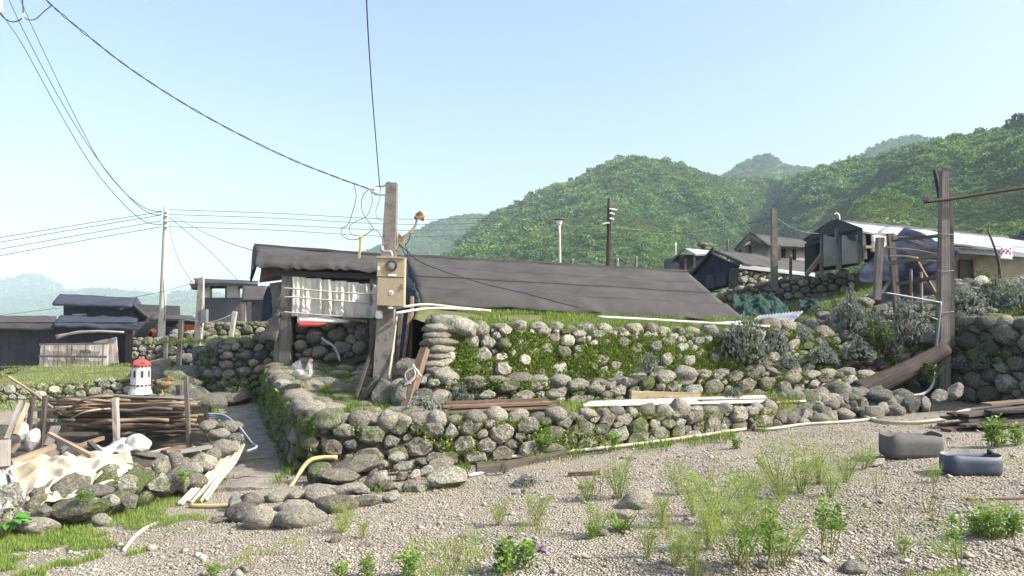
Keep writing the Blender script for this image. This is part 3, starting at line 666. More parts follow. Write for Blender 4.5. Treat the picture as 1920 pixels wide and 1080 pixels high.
terrace('lane', [p + Vector((0, 0.1, 0.0)) for p in T_top], [(-30, 60, 0.3), (-25, 60, 0.3), (-20, 60, 0.3), (-12, 60, 0.3), (-9, 60, 0.3)], 'grass_soil', 40, 16, 0.04, 0.9)

# ---- hills
def hill(name, prof, Yb, zb, nu, nt, mat, gul=0.0, gs=0.02, power=1.15, dip=None, seed=0.0):
    """hillside from its foot to its ridge and over the back; prof: ridge as pixel x, pixel y, distance"""
    px = np.linspace(prof[0][0], prof[-1][0], nu); py = np.interp(px, [p[0] for p in prof], [p[1] for p in prof]); ys = np.interp(px, [p[0] for p in prof], [p[2] for p in prof])
    T = list(np.linspace(0, 1, nt)) + [1.06, 1.15, 1.3, 1.6]; V = []
    for t in T:
        for a, b, c in zip(px, py, ys):
            R = at(a, b, c); yb = Yb(a) if callable(Yb) else Yb; zb_ = zb(a) if callable(zb) else zb
            if t <= 1:
                y = lerp(yb, c, t); x = R.x * (y / c); q = t ** power; z = lerp(zb_, R.z, q)
                env = min(1, t * 3) * min(1, (1 - t) * 4)
                z += gul * env * (mnoise.fractal(Vector((x * gs, y * gs * 0.5, seed)), 1.0, 2.0, 4))
                if dip: z -= dip(a, t) * env
            else: y = lerp(yb, c, t); x = R.x * (y / c); z = R.z - (t - 1) * (R.z - zb_) * 1.2 - (t - 1) ** 2 * 5
            V.append((x, y, z))
    o = mk_np(name, V, grid_faces(nu, len(T)), mat); kind(o, 'structure'); o.data.polygons.foreach_set('use_smooth', [True] * len(o.data.polygons))
    return np.array(V).reshape(len(T), nu, 3)
def hp(pts, Y): return [(a, b, Y(a) if callable(Y) else Y) for a, b in pts]
H1 = hill('main_hill', [(780, 520, 330), (830, 492, 330), (870, 452, 328), (905, 420, 326), (940, 396, 325), (1000, 372, 322), (1060, 350, 320), (1110, 328, 318), (1150, 308, 316), (1180, 300, 315), (1235, 303, 318), (1300, 318, 325), (1360, 334, 335), (1410, 335, 350), (1450, 341, 350), (1490, 334, 330), (1540, 320, 300), (1600, 306, 280), (1680, 290, 258), (1750, 272, 240), (1820, 257, 224), (1870, 250, 212), (1900, 236, 205), (1935, 222, 198), (2100, 190, 180), (2300, 170, 170)], lambda a: float(np.interp(a, [780, 1300, 1450, 1600, 2000], [150, 140, 120, 90, 60])), lambda a: 5.0, 260, 60, 'hill_near', 11.0, 0.016, 1.12,
          dip=lambda a, t: 16 * math.exp(-((a - 1425 - 60 * (t - 0.7)) / 55) ** 2) + 7 * math.exp(-((a - 1560 - 160 * (t - .5)) / 50) ** 2) - 3.5 * math.exp(-((a - 1690 - 210 * (t - .5)) / 70) ** 2))
H2 = hill('middle_hill', hp([(540, 520), (600, 505), (660, 482), (700, 468), (740, 452), (780, 434), (815, 418), (850, 409), (880, 405), (915, 406), (960, 388), (1000, 375), (1060, 372), (1160, 380)], 650), 420, 3.0, 90, 24, 'hill_far', 16, 0.01, 1.1, seed=5)
H3 = hill('rear_peak', hp([(1250, 400), (1340, 340), (1370, 322), (1400, 302), (1420, 294), (1437, 292), (1452, 296), (1465, 306), (1490, 314), (1520, 318), (1560, 330), (1640, 370)], 620), 450, 25, 60, 16, 'hill_far', 8, 0.02, 1.1, seed=9)
H4 = hill('rear_ridge', hp([(1500, 370), (1560, 326), (1600, 300), (1635, 278), (1660, 266), (1700, 255), (1725, 256), (1745, 267), (1790, 285), (1880, 320)], 620), 450, 25, 60, 16, 'hill_far', 8, 0.02, 1.1, seed=12)
H5 = hill('far_left_peak', hp([(-260, 560), (-120, 545), (-40, 532), (10, 525), (35, 519), (62, 513), (85, 519), (105, 530), (128, 550), (170, 575), (230, 592)], 1500), 1150, 0, 70, 14, 'hill_far', 16, 0.006, 1.2, seed=2)
H6 = hill('far_left_ridge', hp([(-300, 575), (0, 562), (100, 556), (128, 548), (160, 545), (188, 542), (215, 546), (250, 549), (290, 554), (330, 550), (360, 545), (400, 552), (450, 556), (520, 548), (580, 530), (640, 510), (720, 500)], 1250), 900, 0, 120, 16, 'hill_far', 16, 0.007, 1.15, seed=4)

# hillside vegetation: leaf-tufted bushes set on the slopes as instances
def bush_mesh(name, seed, nl, mat, tall=1.0, ll=(0.28, 0.5)):
    r = np.random.default_rng(seed); ncl = 9; cl = np.stack([r.uniform(-.6, .6, ncl), r.uniform(-.6, .6, ncl), r.uniform(.1, .75, ncl) * tall], 1); cr = r.uniform(.28, .5, ncl)
    k = r.integers(0, ncl, nl); d = unit(r.normal(0, 1, (nl, 3)) + np.array([0, 0, .35])); P = cl[k] + d * (cr[k] * r.uniform(.75, 1.05, nl))[:, None]; P[:, 2] = np.maximum(P[:, 2], -0.2)
    dd = unit(d + r.normal(0, .6, (nl, 3))); s = unit(np.cross(dd, r.normal(0, 1, (nl, 3)))); l = r.uniform(*ll, nl); v, q = diamonds(P, dd, s, l, l * .7)
    me = bpy.data.meshes.new(name); me.from_pydata(v.tolist(), [], q.tolist()); me.materials.append(MATS[mat]); return bpy.data.objects.new(name, me)
BUSH = [bush_mesh('hill_bush', i, 230, m, t) for i, (m, t) in enumerate([('leaf_forest', 1.0), ('leaf_forest', 1.2), ('leaf_forest_pale', .7), ('leaf_forest', .9), ('leaf_forest_pale', .8), ('leaf_forest', 1.3)])]
def scatter_instances(name, label, pts, scl, objs, idx, cat):
    me = bpy.data.meshes.new(name); me.vertices.add(len(pts)); me.vertices.foreach_set('co', np.asarray(pts, np.float32).ravel())
    a = me.attributes.new('sc', 'FLOAT', 'POINT'); a.data.foreach_set('value', np.asarray(scl, np.float32)); a = me.attributes.new('rz', 'FLOAT', 'POINT'); a.data.foreach_set('value', rng.uniform(0, 6.28, len(pts)).astype(np.float32))
    a = me.attributes.new('ix', 'INT', 'POINT'); a.data.foreach_set('value', np.asarray(idx, np.int32))
    o = bpy.data.objects.new(name, me); link(o, None, (0, 0, 0)); kind(tag(o, label, cat), 'stuff')
    g = bpy.data.node_groups.new(name, 'GeometryNodeTree'); g.interface.new_socket('Geometry', in_out='INPUT', socket_type='NodeSocketGeometry'); g.interface.new_socket('Geometry', in_out='OUTPUT', socket_type='NodeSocketGeometry')
    gi = g.nodes.new('NodeGroupInput'); go = g.nodes.new('NodeGroupOutput'); ip = g.nodes.new('GeometryNodeInstanceOnPoints'); gt = g.nodes.new('GeometryNodeGeometryToInstance')
    for b in reversed(objs):
        oi = g.nodes.new('GeometryNodeObjectInfo'); oi.inputs['Object'].default_value = b; g.links.new(oi.outputs['Geometry'], gt.inputs[0])
    def attr(nm, ty):
        n_ = g.nodes.new('GeometryNodeInputNamedAttribute'); n_.data_type = ty; n_.inputs['Name'].default_value = nm; return n_.outputs['Attribute']
    cx = g.nodes.new('ShaderNodeCombineXYZ'); g.links.new(attr('rz', 'FLOAT'), cx.inputs[2])
    g.links.new(gi.outputs[0], ip.inputs['Points']); g.links.new(gt.outputs[0], ip.inputs['Instance']); ip.inputs['Pick Instance'].default_value = True
    g.links.new(attr('ix', 'INT'), ip.inputs['Instance Index']); g.links.new(attr('sc', 'FLOAT'), ip.inputs['Scale']); g.links.new(cx.outputs[0], ip.inputs['Rotation'])
    g.links.new(ip.outputs[0], go.inputs[0]); md = o.modifiers.new('scatter', 'NODES'); md.node_group = g; return o
def surf_pts(H, n, t0=0.0, t1=1.05):
    nt, nu = H.shape[0] - 4, H.shape[1]; P = []
    a = rng.uniform(0, nu - 1.001, n); b = rng.uniform(t0 * (nt - 1), min(t1 * (nt - 1), H.shape[0] - 1.01), n); i = a.astype(int); j = b.astype(int); fa = (a - i)[:, None]; fb = (b - j)[:, None]
    return (H[j, i] * (1 - fa) + H[j, i + 1] * fa) * (1 - fb) + (H[j + 1, i] * (1 - fa) + H[j + 1, i + 1] * fa) * fb
pts = surf_pts(H1, 150000, 0.0, 1.02); sc = np.clip(rng.gamma(2.6, 0.19, len(pts)), 0.25, 2.0)
pat = np.array([mnoise.fractal(Vector((p[0] * .02, p[1] * .02, 7)), 1.0, 2.0, 3) for p in pts]); ix = rng.integers(0, 6, len(pts)); ix = np.where((pat > 0.18) & (rng.random(len(pts)) < .7), rng.choice([2, 4], len(pts)), ix); ix = np.where((pat < -.12), rng.choice([0, 1, 3, 5], len(pts)), ix)
sc = np.where(pat > 0.25, sc * 0.65, sc); big = (rng.random(len(pts)) < .02) & (pat < .2); sc = np.where(big, rng.uniform(1.4, 2.6, len(pts)), sc); ix = np.where(big, rng.choice([1, 5], len(pts)), ix); sc = .85 * sc * np.clip(pts[:, 1] / 260, .3, 1)
scatter_instances('hillside_scrub', 'dense green scrub and bushes covering the main hillside', pts, sc, BUSH, ix, 'scrub')
p2 = np.concatenate([surf_pts(H2, 12000, .1), surf_pts(H3, 5000, .2), surf_pts(H4, 5000, .2)]); scatter_instances('far_scrub', 'hazy scrub on the hills behind the main hill', p2, rng.uniform(.8, 2.2, len(p2)), BUSH, rng.choice([0, 2, 3, 4], len(p2)), 'scrub')
p3 = np.concatenate([surf_pts(H5, 3000, .1), surf_pts(H6, 6000, .1)]); scatter_instances('distant_scrub', 'faint blue scrub on the distant hills at the left', p3, rng.uniform(1.6, 4.5, len(p3)), BUSH, rng.choice([0, 2, 3, 4], len(p3)), 'scrub')

# air
hz = mk('haze', [(x, y, z) for z in (-3.0, 175) for y in (-2600, 2600) for x in (-2600, 2600)], [(0, 2, 3, 1), (4, 5, 7, 6), (0, 1, 5, 4), (1, 3, 7, 5), (3, 2, 6, 7), (2, 0, 4, 6)], 'stone')
kind(tag(hz, 'thin pale blue haze filling the air over the village', 'haze'), 'stuff')
hm = bpy.data.materials.new('haze_air'); hm.use_nodes = True; ht = hm.node_tree; ht.nodes.clear(); ho = ht.nodes.new('ShaderNodeOutputMaterial'); hv = ht.nodes.new('ShaderNodeVolumePrincipled')
hv.inputs['Color'].default_value = (0.70, 0.86, 1.0, 1); hv.inputs['Density'].default_value = 0.00042; hv.inputs['Anisotropy'].default_value = -0.1
ht.links.new(hv.outputs[0], ho.inputs['Volume']); hz.data.materials[0] = hm
# ================================================================== HOUSES
def gable_sheet(name, a, b, c, d, mat, parent, thick=0.05, amp=0.02, nu=20, nv=8, seed=0):
    return sheet(name, [[a, b], [d, c]], mat, parent, nu, nv, thick, amp, 1.6, seed)
V3 = Vector
# ---- the long black house dug in behind the mossy wall
h = thing('house', 'long low house under a big black felt roof behind the mossy wall', 'house', (1.0, 13.5, 1.7))
rL, rR = at(760, 479, 14.3), at(1290, 510, 15.0); cL, cR = at(782, 541, 12.45), at(1362, 573, 13.15); eL, eR = at(792, 568, 12.0), at(1404, 600, 12.75)
roof = sheet('roof', [[rL.lerp(rR, k / 4) for k in range(5)], [cL.lerp(cR, k / 4) for k in range(5)]], 'tar', h, 60, 12, 0.04, 0.02, 0.9, 3)
for k, t in enumerate((0.34, 0.68)):
    a = rL.lerp(cL, t) + V3((0.02, -0.004, 0.006)); b = rR.lerp(cR, t) + V3((-0.02, -0.004, 0.006)); a2 = rL.lerp(cL, t + 0.31) + V3((0.02, -0.004, 0.008)); b2 = rR.lerp(cR, t + 0.31) + V3((-0.02, -0.004, 0.008))
    sheet('felt_strip', [[a.lerp(b, i / 4) for i in range(5)], [a2.lerp(b2, i / 4) for i in range(5)]], 'tar', roof, 60, 6, 0.006, 0.02, 0.9, 3)
edge = sheet('roof_edge', [[(cL + V3((0, 0, .03))).lerp(cR + V3((0, 0, .03)), k / 4) for k in range(5)], [eL.lerp(eR, k / 4) for k in range(5)]], 'tar', h, 70, 6, 0.02, 0.03, 2.2, 5, fn=lambda u, v, n: V3((0, 0, -0.035 * v * (0.5 + 0.5 * math.sin(u * 37 + 3 * math.sin(u * 11))))))
bk = V3((0, 2.4, 0))
sheet('back_roof', [[rL + V3((0, .02, 0)), rR + V3((0, .02, 0))], [V3((eL.x - .2, 16.6, eL.z)), V3((eR.x - .3, 17.2, eR.z))]], 'tar', h, 20, 5, 0.04, 0.02)
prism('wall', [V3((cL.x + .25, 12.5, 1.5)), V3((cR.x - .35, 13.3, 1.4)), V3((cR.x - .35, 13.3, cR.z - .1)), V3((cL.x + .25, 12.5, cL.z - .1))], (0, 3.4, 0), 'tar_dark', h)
sheet('hip_tarp', [[rL + V3((-.02, 0, 0)), rL + V3((0.0, -.02, -.02))], [V3((-2.2, 13.6, 2.35)), cL + V3((-.02, -.02, -.03))], [V3((-2.1, 13.2, 1.9)), eL + V3((-.03, -.05, -.02))], [V3((-2.15, 12.9, 1.35)), V3((-1.28, 12.0, 1.35))], [V3((-2.25, 12.7, 0.78)), V3((-1.2, 11.9, 0.80))]], 'tarp_blue', h, 16, 28, 0.015, 0.08, 2.5, 8)
# rubble footing under the eave
wall('stone_wall', 'thin strip of rubble footing just under the big black roof eave', [V3((lerp(eL.x, eR.x, t), lerp(12.15, 12.95, t), lerp(1.66, 1.45, t))) for t in (0.05, 0.5, 0.95)], [V3((lerp(eL.x, eR.x, t), lerp(12.18, 12.98, t), lerp(1.84, 1.62, t))) for t in (0.05, 0.5, 0.95)], 0.07, 31, ('stone_dark', 'stone'), 1.6, bulge=.3, depth=.05)

# ---- porch house with canvas curtains
h = thing('porch_house', 'open fronted wooden house with grey canvas curtains and a sagging black felt awning', 'house', at(620, 690, 15.2))
yf = 14.6
pl_, pr_ = at(535, 690, yf), at(700, 690, yf)
t0, t1 = at(476, 461, 15.9), at(770, 484, 15.9); m0, m1 = at(482, 474, 15.0), at(770, 494, 15.0); b0, b1 = at(478, 500, 14.42), at(770, 512, 14.42)
rf = sheet('roof', [[t0, t1], [m0, m1]], 'tar', h, 30, 6, 0.05, 0.02, 1.5, 1)
sheet('felt_awning', [[m0 + V3((0, -.02, .02)), m1 + V3((0, -.02, .02))], [b0.lerp(m0, .15) + V3((0, -.06, .03)), b1.lerp(m1, .15) + V3((0, -.06, .03))], [b0, b1]], 'tar', h, 60, 9, 0.015, 0.018, 4.0, 2, fn=lambda u, v, n: n * (0.02 * v * math.sin(u * 60 + 2 * math.sin(u * 23))) + V3((0, 0, -0.012 * v * math.sin(u * 9))))
sheet('gable_flap', [[t0 + V3((-.02, .6, -.05)), t0 + V3((-.02, 0, 0)), m0 + V3((-.03, 0, 0)), b0 + V3((-.03, 0, 0.02))], [at(470, 530, 16.4), at(468, 528, 15.9), at(470, 520, 15.0), at(474, 505, 14.3)]], 'tar_blue', h, 16, 5, 0.015, 0.02)
sheet('back_roof', [[t0, t1], [V3((t0.x, 18.4, 2.5)), V3((t1.x, 18.4, 2.5))]], 'tar', h, 10, 4, 0.05, 0.02)
beam('post', at(536, 692, yf), at(541, 500, yf), 0.22, 0.2, 'wood_grey', h, w2=0.19)
beam('post', at(519, 690, yf + .15), at(522, 600, yf + .15), 0.07, 0.1, 'wood_pale', h)
beam('post', at(700, 690, yf), at(702, 510, yf), 0.14, 0.14, 'wood_grey', h)
beam('eave_beam', at(500, 512, yf - .05), at(770, 520, yf - .05), 0.1, 0.1, 'wood_dark', h)
prism('wooden_soffit', [at(486, 530, 14.9), at(527, 522, 14.9), at(527, 503, 14.7), at(490, 500, 14.7)], (0, 1.2, 0.1), 'wood_brown', h)
for k in range(5): tube('rafter_pole', [at(545, 513 + 5.5 * k, yf + .1), at(620, 514 + 6.2 * k, yf + .05), at(712, 517 + 6.5 * k, yf + .1)], 0.022, 'wood_grey' if k % 2 else 'wood_dark', h, seed=k)
# curtain in panels
px0 = 549
for k, wpx in enumerate((22, 30, 20, 31, 24, 34, 20)):
    a, b = px0, px0 + wpx; px0 += wpx - 1.5
    sheet('canvas_curtain', [[at(a - 2, 519 + k * 2.6, yf - .10 + .02 * (k % 2)), at(b + 2, 519 + k * 2.6, yf - .10 + .02 * (k % 2))], [at(a - 4, 593 + .6 * k, yf - .12 + .02 * (k % 2)), at(b + 4, 593 + .6 * k, yf - .12 + .02 * (k % 2))]], 'canvas', h, 18, 16, 0.012, 0.04, 3.0, k * 3.7, fn=lambda u, v, n, k=k: n * (0.03 * math.sin(u * 7 + k) * (0.5 + 0.5 * v) + .012 * math.sin(u * 19 + k * 2) - 0.02 * abs(2 * u - 1) ** 3))
prism('dark_interior', [at(545, 600, yf + .6), at(712, 605, yf + .6), at(712, 510, yf + .6), at(545, 505, yf + .6)], (0, 2.5, 0), 'void', h)  # near-black block; the unlit room's darkness is put into its colour
prism('side_wall', [V3((pl_.x - .05, 15.0, 0.9)), V3((pl_.x - .05, 18.0, 0.9)), V3((pl_.x - .05, 18.0, 2.5)), V3((pl_.x - .05, 15.0, 2.5))], (0.05, 0, 0), 'wood_dark', h)
for k, (y0, y1) in enumerate(((541, 548), (557, 565), (586, 592))): tube('rope_line', [at(525, y0 + 22, yf + .05), at(531, y0 + (2, 4, 1)[k], yf - .14), at(545, y0, yf - .2), at(620, y0 + 6, yf - .2), at(700, y1 + 4, yf - .2)], 0.014, 'rope', h)
sheet('sacking', [[at(507, 532, 14.9), at(528, 528, 14.7)], [at(512, 580, 14.8), at(524, 580, 14.6)]], 'sacking', h, 8, 8, 0.012, 0.04, 4, 4)
sheet('sacking', [[at(518, 588, 14.5), at(524, 585, 14.45)], [at(486, 634, 14.7), at(518, 640, 14.45)]], 'sacking', h, 8, 8, 0.012, 0.05, 4, 9)
sheet('blue_tarp', [[at(500, 536, 15.6), at(512, 536, 15.3)], [at(486, 604, 15.6), at(506, 596, 15.2)]], 'tarp_blue', h, 8, 10, 0.012, 0.06, 3, 2)
beam('side_rail', at(505, 602, 14.9), at(530, 588, 14.5), 0.07, 0.07, 'wood_grey', h)
# cobbles under the curtains
C_base = [at(552, 690, 14.7), at(600, 684, 14.55), at(690, 660, 14.5)]; C_top = [at(556, 606, 14.75), at(600, 602, 14.7), at(696, 600, 14.7)]
wall('stone_wall', 'stack of big pale rounded cobbles under the canvas curtains', C_base, C_top, 0.155, 33, ('stone_smooth', 'stone_smooth', 'stone'), 1.5, angular=0.0, bulge=0.55, cap=(0.3, 0.5, 0.45))
# red and white boat board lying on the cobbles
bb = thing('boat_plank', 'weathered white and red painted boat plank lying on the cobbles below the curtains', 'boat plank', at(605, 612, 14.5))
sheet('white_strake', [[at(558, 591, 14.42), at(600, 592, 14.42), at(655, 600, 14.42)], [at(557, 604, 14.38), at(600, 605, 14.38), at(655, 605, 14.38)]], 'paint_white', bb, 16, 4, 0.04, 0.01)
sheet('red_strake', [[at(557, 604.5, 14.36), at(612, 606, 14.36)], [at(561, 613.5, 14.36), at(600, 612, 14.36)]], 'paint_red', bb, 12, 3, 0.04, 0.01)
tag(beam('plank', at(645, 597, 14.3), at(690, 603, 14.3), 0.13, 0.05, 'wood_brown'), 'short brown board beside the red and white boat plank', 'plank')
tag(tube('conduit', [at(604, 634, 14.35), at(610, 640, 14.3), at(624, 648, 14.2), at(632, 660, 14.1), at(637, 676, 13.9)], 0.022, 'pvc_grey'), 'short bent grey plastic conduit poking from the cobbles behind the white hen', 'conduit')

# ---- left: black felt house with two roof planes
h = thing('felt_house', 'long black felt covered house at the left edge with blue tinted lean-to roof', 'house', at(120, 694, 28.6))
Y = 28.5
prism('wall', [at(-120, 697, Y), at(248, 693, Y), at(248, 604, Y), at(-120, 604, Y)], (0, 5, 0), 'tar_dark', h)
for k in range(26): 
    x = -110 + k * 14; prism('batten', [at(x, 694, Y), at(x + 1.1, 694, Y), at(x + 1.1, 612, Y), at(x, 612, Y)], (0, -0.012, 0), 'tar_dark', h)
sheet('roof', [[at(-130, 590, Y + 2.6), at(106, 592, Y + 2.6)], [at(-130, 605, Y - .2), at(102, 608, Y - .2)], [at(-130, 613, Y - .35), at(100, 616, Y - .35)]], 'tar', h, 24, 7, 0.05, 0.04)
sheet('roof', [[at(112, 591, Y + 2.4), at(258, 595, Y + 2.4)], [at(101, 606, Y - .3), at(256, 611, Y - .3)], [at(101, 609, Y - .45), at(257, 618, Y - .45)]], 'tar_blue', h, 24, 7, 0.05, 0.06)
beam('corner_post', at(242, 694, Y - .1), at(244, 618, Y - .1), 0.24, 0.2, 'wood_dark', h)
for (xa, ya, xb, yb, yc) in ((105, 630, 232, 623, 622), (106, 634, 180, 622, 622)): tag(tube('bamboo_pole', [at(xa, ya, Y - .6), at((xa + xb) / 2, (ya + yb) / 2 - 5, Y - .6), at(xb, yb, Y - .6)], 0.045, 'wood_pale'), 'long pale bamboo pole hung under the black eave, %s of two' % ('upper' if xb > 200 else 'lower'), 'pole')
def board_panel(pts, n, label, seed, Y):  # plain boards set side by side as one leaning panel
    t = thing('plank_boarding', label, 'plank boarding', at((pts[0][0] + pts[1][0]) / 2, pts[2][1], Y)); r = random.Random(seed)
    (ax, ay), (bx_, by), (cx_, cy), (dx, dy) = pts
    for k in range(n):
        u0, u1 = k / n + .003, (k + 1) / n - .003; j = r.uniform(-.02, .02)
        prism('plank', [at(lerp(ax, bx_, u0), lerp(ay, by, u0) + r.uniform(-1, 1), Y + j), at(lerp(ax, bx_, u1), lerp(ay, by, u1) + r.uniform(-1, 1), Y + j), at(lerp(dx, cx_, u1), lerp(dy, cy, u1), Y + j - .1), at(lerp(dx, cx_, u0), lerp(dy, cy, u0), Y + j - .1)], (0, .04, 0), 'plank_white', t)
    return t
m, nt, b_, o_ = _new('plank_white'); oi = N(nt, 'ShaderNodeObjectInfo'); mp = N(nt, 'ShaderNodeMapping'); mp.inputs['Scale'].default_value = (14, 14, 1.5); tc = N(nt, 'ShaderNodeTexCoord'); nt.links.new(tc.outputs['Object'], mp.inputs[0])
f = mathn(nt, 'ADD', tex_noise(nt, mp.outputs[0], 1.0, 6, .7), mathn(nt, 'MULTIPLY', oi.outputs['Random'], .25)); nt.links.new(ramp(nt, f, [(.35, (.22, .17, .14)), (.6, (.48, .41, .36)), (.85, (.62, .56, .51))]), b_.inputs['Base Color']); b_.inputs['Roughness'].default_value = .9
p = board_panel(((175, 641), (218, 632), (222, 680), (176, 688)), 5, 'tilted weathered plank boarding half hidden behind the lettered one', 3, Y - .5)
p = board_panel(((76, 646), (203, 643), (201, 692), (72, 695)), 15, 'pale weathered plank boarding with scrawled letters leaning on the black house', 2, Y - .75)
for (a, b_, c, d) in ((74, 646, 204, 644), (73, 668, 200, 669), (72, 690, 110, 689)): beam('cross_batten', at(a, b_, Y - .88), at(c, d, Y - .88), .05, .07, 'wood_grey', p)
beam('cross_batten', at(138, 670, Y - .9), at(137, 690, Y - .9), .09, .03, 'wood_brown', p)
lett = []
for gx_ in ('o', 'c', 'c', 'o'):
    i = len(lett); cx_ = 152.5 + i * 5.2; a0, a1 = ((0, 6.4) if gx_ == 'o' else (0.9, 5.5)); rr = 1.9 if gx_ == 'o' else 2.2
    lett.append(tube_geo([at(cx_ + rr * math.cos(a0 + (a1 - a0) * k / 10), 658.5 + (i % 2) * .8 - (rr + .4) * math.sin(a0 + (a1 - a0) * k / 10), Y - .845) for k in range(11)], 0.011, 5))
lett.append(tube_geo([at(128, 652, Y - .845), at(130, 655, Y - .845), at(134, 656, Y - .845), at(136, 652, Y - .845)], .009, 5))
[mk('letter', v, f_, 'void', p) for v, f_, a_ in lett]

h = thing('upper_house', 'black felt house on the bank above the left lean-to', 'house', at(190, 640, 32))
Y = 32
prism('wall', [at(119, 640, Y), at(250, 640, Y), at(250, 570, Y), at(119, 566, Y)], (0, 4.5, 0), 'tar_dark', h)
for (a, b_) in ((136, 163), (168, 228)): prism('shutter', [at(a, 592, Y), at(b_, 592, Y), at(b_, 574, Y), at(a, 574, Y)], (0, -.04, 0), 'tar_blue', h)
for (a, b_) in ((136, 162),): prism('sill', [at(a, 591, Y - .08), at(b_, 591, Y - .08), at(b_, 588.5, Y - .08), at(a, 588.5, Y - .08)], (0, .06, 0), 'paint_white', h)
prism('wall_lamp', [at(224, 581, Y - .2), at(231, 580, Y - .2), at(231, 576, Y - .2), at(224, 577, Y - .2)], (0, .15, 0), 'paint_white', h)
sheet('roof', [[at(113, 551, Y + 2.2), at(255, 558, Y + 2.2)], [at(98, 567, Y - .5), at(248, 572, Y - .5)], [at(98, 570, Y - .55), at(248, 575, Y - .55)]], 'tar_blue', h, 20, 6, .06, .03)
sheet('side_roof', [[at(254, 558, Y + 2.2), at(248, 573, Y - .5)], [at(278, 590, Y + 2.6), at(275, 598, Y + .2)]], 'tar_dark', h, 8, 6, .06, .03)
prism('side_wall', [at(250, 632, Y), at(276, 632, Y + .6), at(276, 596, Y + .6), at(250, 584, Y)], (0, 2, 0), 'wood_dark', h)

h = thing('grey_shed', 'low dark shed with flat felt roof right of the concrete pole', 'shed', at(330, 630, 31))
Y = 31
prism('wall', [at(292, 632, Y), at(372, 632, Y), at(372, 600, Y), at(292, 600, Y)], (0, 3, 0), 'tar_dark', h)
sheet('roof', [[at(285, 590, Y + 1.5), at(358, 591, Y + 1.5)], [at(278, 598, Y - .4), at(370, 599, Y - .4)]], 'tar', h, 10, 4, .08, .03)
prism('low_wall', [at(272, 632, Y - .6), at(298, 632, Y - .6), at(298, 609, Y - .6), at(272, 609, Y - .6)], (0, .3, 0), 'plaster_grey', h)
tag(prism('orange_board', [at(331, 632, Y - 1), at(364, 632, Y - 1), at(364, 609, Y - 1), at(331, 607, Y - 1)], (0, .06, 0), 'orange'), 'flat orange board leaning by the dark shed behind the wooden posts', 'board')
tb = lathe('blue_tub', at(322, 630, Y - 1.2), [(.17, 0), (.2, .3), (.21, .32), (.19, .32), (.16, .05)], 'blue_tub', None, 16); tag(tb, 'small blue plastic tub beside the orange board', 'tub')
rust = thing('rusty_tiles', 'heap of rust red roof tiles left of the concrete pole', 'tile heap', at(280, 632, 29)); rr = random.Random(3)
for k in range(7): prism('tile', [at(275 + k * 1.2, 631 - k * 1.5, 29), at(283 + k * .7, 632 - k, 29), at(284 + k * .5, 629 - k, 29), at(276 + k, 627 - k * 1.5, 29)], (0, .3, .05), 'orange', rust)

h = thing('white_house', 'far house with white piers, open window gaps and grey lower wall', 'house', at(420, 606, 28))
Y = 28
sheet('roof', [[at(360, 521, Y + 2), at(480, 527, Y + 2)], [at(356, 528, Y - .8), at(480, 534, Y - .8)], [at(358, 540, Y - .9), at(366, 540, Y - .9)]] if False else [[at(360, 521, Y + 2), at(484, 527, Y + 2)], [at(356, 529, Y - .8), at(484, 533, Y - .8)]], 'tar_dark', h, 12, 4, .1, .02)
prism('fascia', [at(356, 530, Y - .8), at(371, 530, Y - .8), at(371, 537, Y - .8), at(359, 543, Y - .8)], (0, 1.5, 0), 'tar_dark', h)
for (a, b_) in ((381, 393), (425, 446), (463, 484)): prism('white_pier', [at(a, 560, Y), at(b_, 560, Y), at(b_, 531, Y), at(a, 530, Y)], (0, .25, 0), 'white_wall', h)
for (a, b_) in ((393, 425), (446, 463)):
    fr = prism('window_frame', [at(a, 541, Y + .05), at(b_, 541, Y + .05), at(b_, 532, Y + .05), at(a, 532, Y + .05)], (0, .12, 0), 'tar_dark', h)
    prism('jamb', [at(b_ - 3, 558, Y + .05), at(b_, 558, Y + .05), at(b_, 541, Y + .05), at(b_ - 3, 541, Y + .05)], (0, .12, 0), 'wood_dark', fr)
prism('wall', [at(383, 606, Y - .2), at(484, 606, Y - .2), at(484, 558, Y - .2), at(383, 558, Y - .2)], (0, .4, 0), 'plaster_violet' if 'plaster_violet' in MATS else 'tar_blue', h)
h2 = thing('felt_lean_to', 'small felt covered lean-to on a thin post between the white walled house and the porch', 'shed', at(470, 612, 24))
Y = 24
sheet('roof', [[at(455, 535, Y + 1), at(500, 536, Y + 1)], [at(453, 562, Y - .4), at(500, 563, Y - .4)]], 'tar', h2, 10, 6, .06, .03)
prism('wall', [at(472, 606, Y + .6), at(520, 606, Y + .6), at(520, 566, Y + .6), at(472, 566, Y + .6)], (0, 1.5, 0), 'tar_dark', h2)
beam('post', at(457, 612, Y - .3), at(458, 562, Y - .3), .12, .12, 'wood_pale', h2)

# ---- right hand houses
h = thing('small_house', 'small far black house just above the right end of the big roof', 'house', at(1295, 505, 34))
Y = 34
prism('wall', [at(1274, 512, Y), at(1330, 512, Y), at(1330, 476, Y), at(1274, 478, Y)], (0, 3.5, 0), 'tar_dark', h)
sheet('roof', [[at(1283, 465, Y + 2), at(1283, 465, Y - .6)], [at(1258, 487, Y + 2), at(1258, 487, Y - .6)]], 'tar_dark', h, 5, 6, .08, .02)
sheet('roof', [[at(1283, 465, Y - .6), at(1335, 469, Y + 1)], [at(1305, 476, Y - .7), at(1345, 476, Y + .6)]], 'roof_grey', h, 10, 4, .08, .02)
beam('post', at(1302, 508, Y - .5), at(1302, 478, Y - .5), .1, .1, 'wood_grey', h); beam('post', at(1285, 508, Y - .5), at(1285, 484, Y - .5), .1, .1, 'wood_grey', h)
prism('felt_skirt', [at(1256, 506, Y - .6), at(1274, 506, Y - .6), at(1274, 494, Y - .6), at(1266, 492, Y - .6)], (0, 1, 0), 'tar_dark', h)
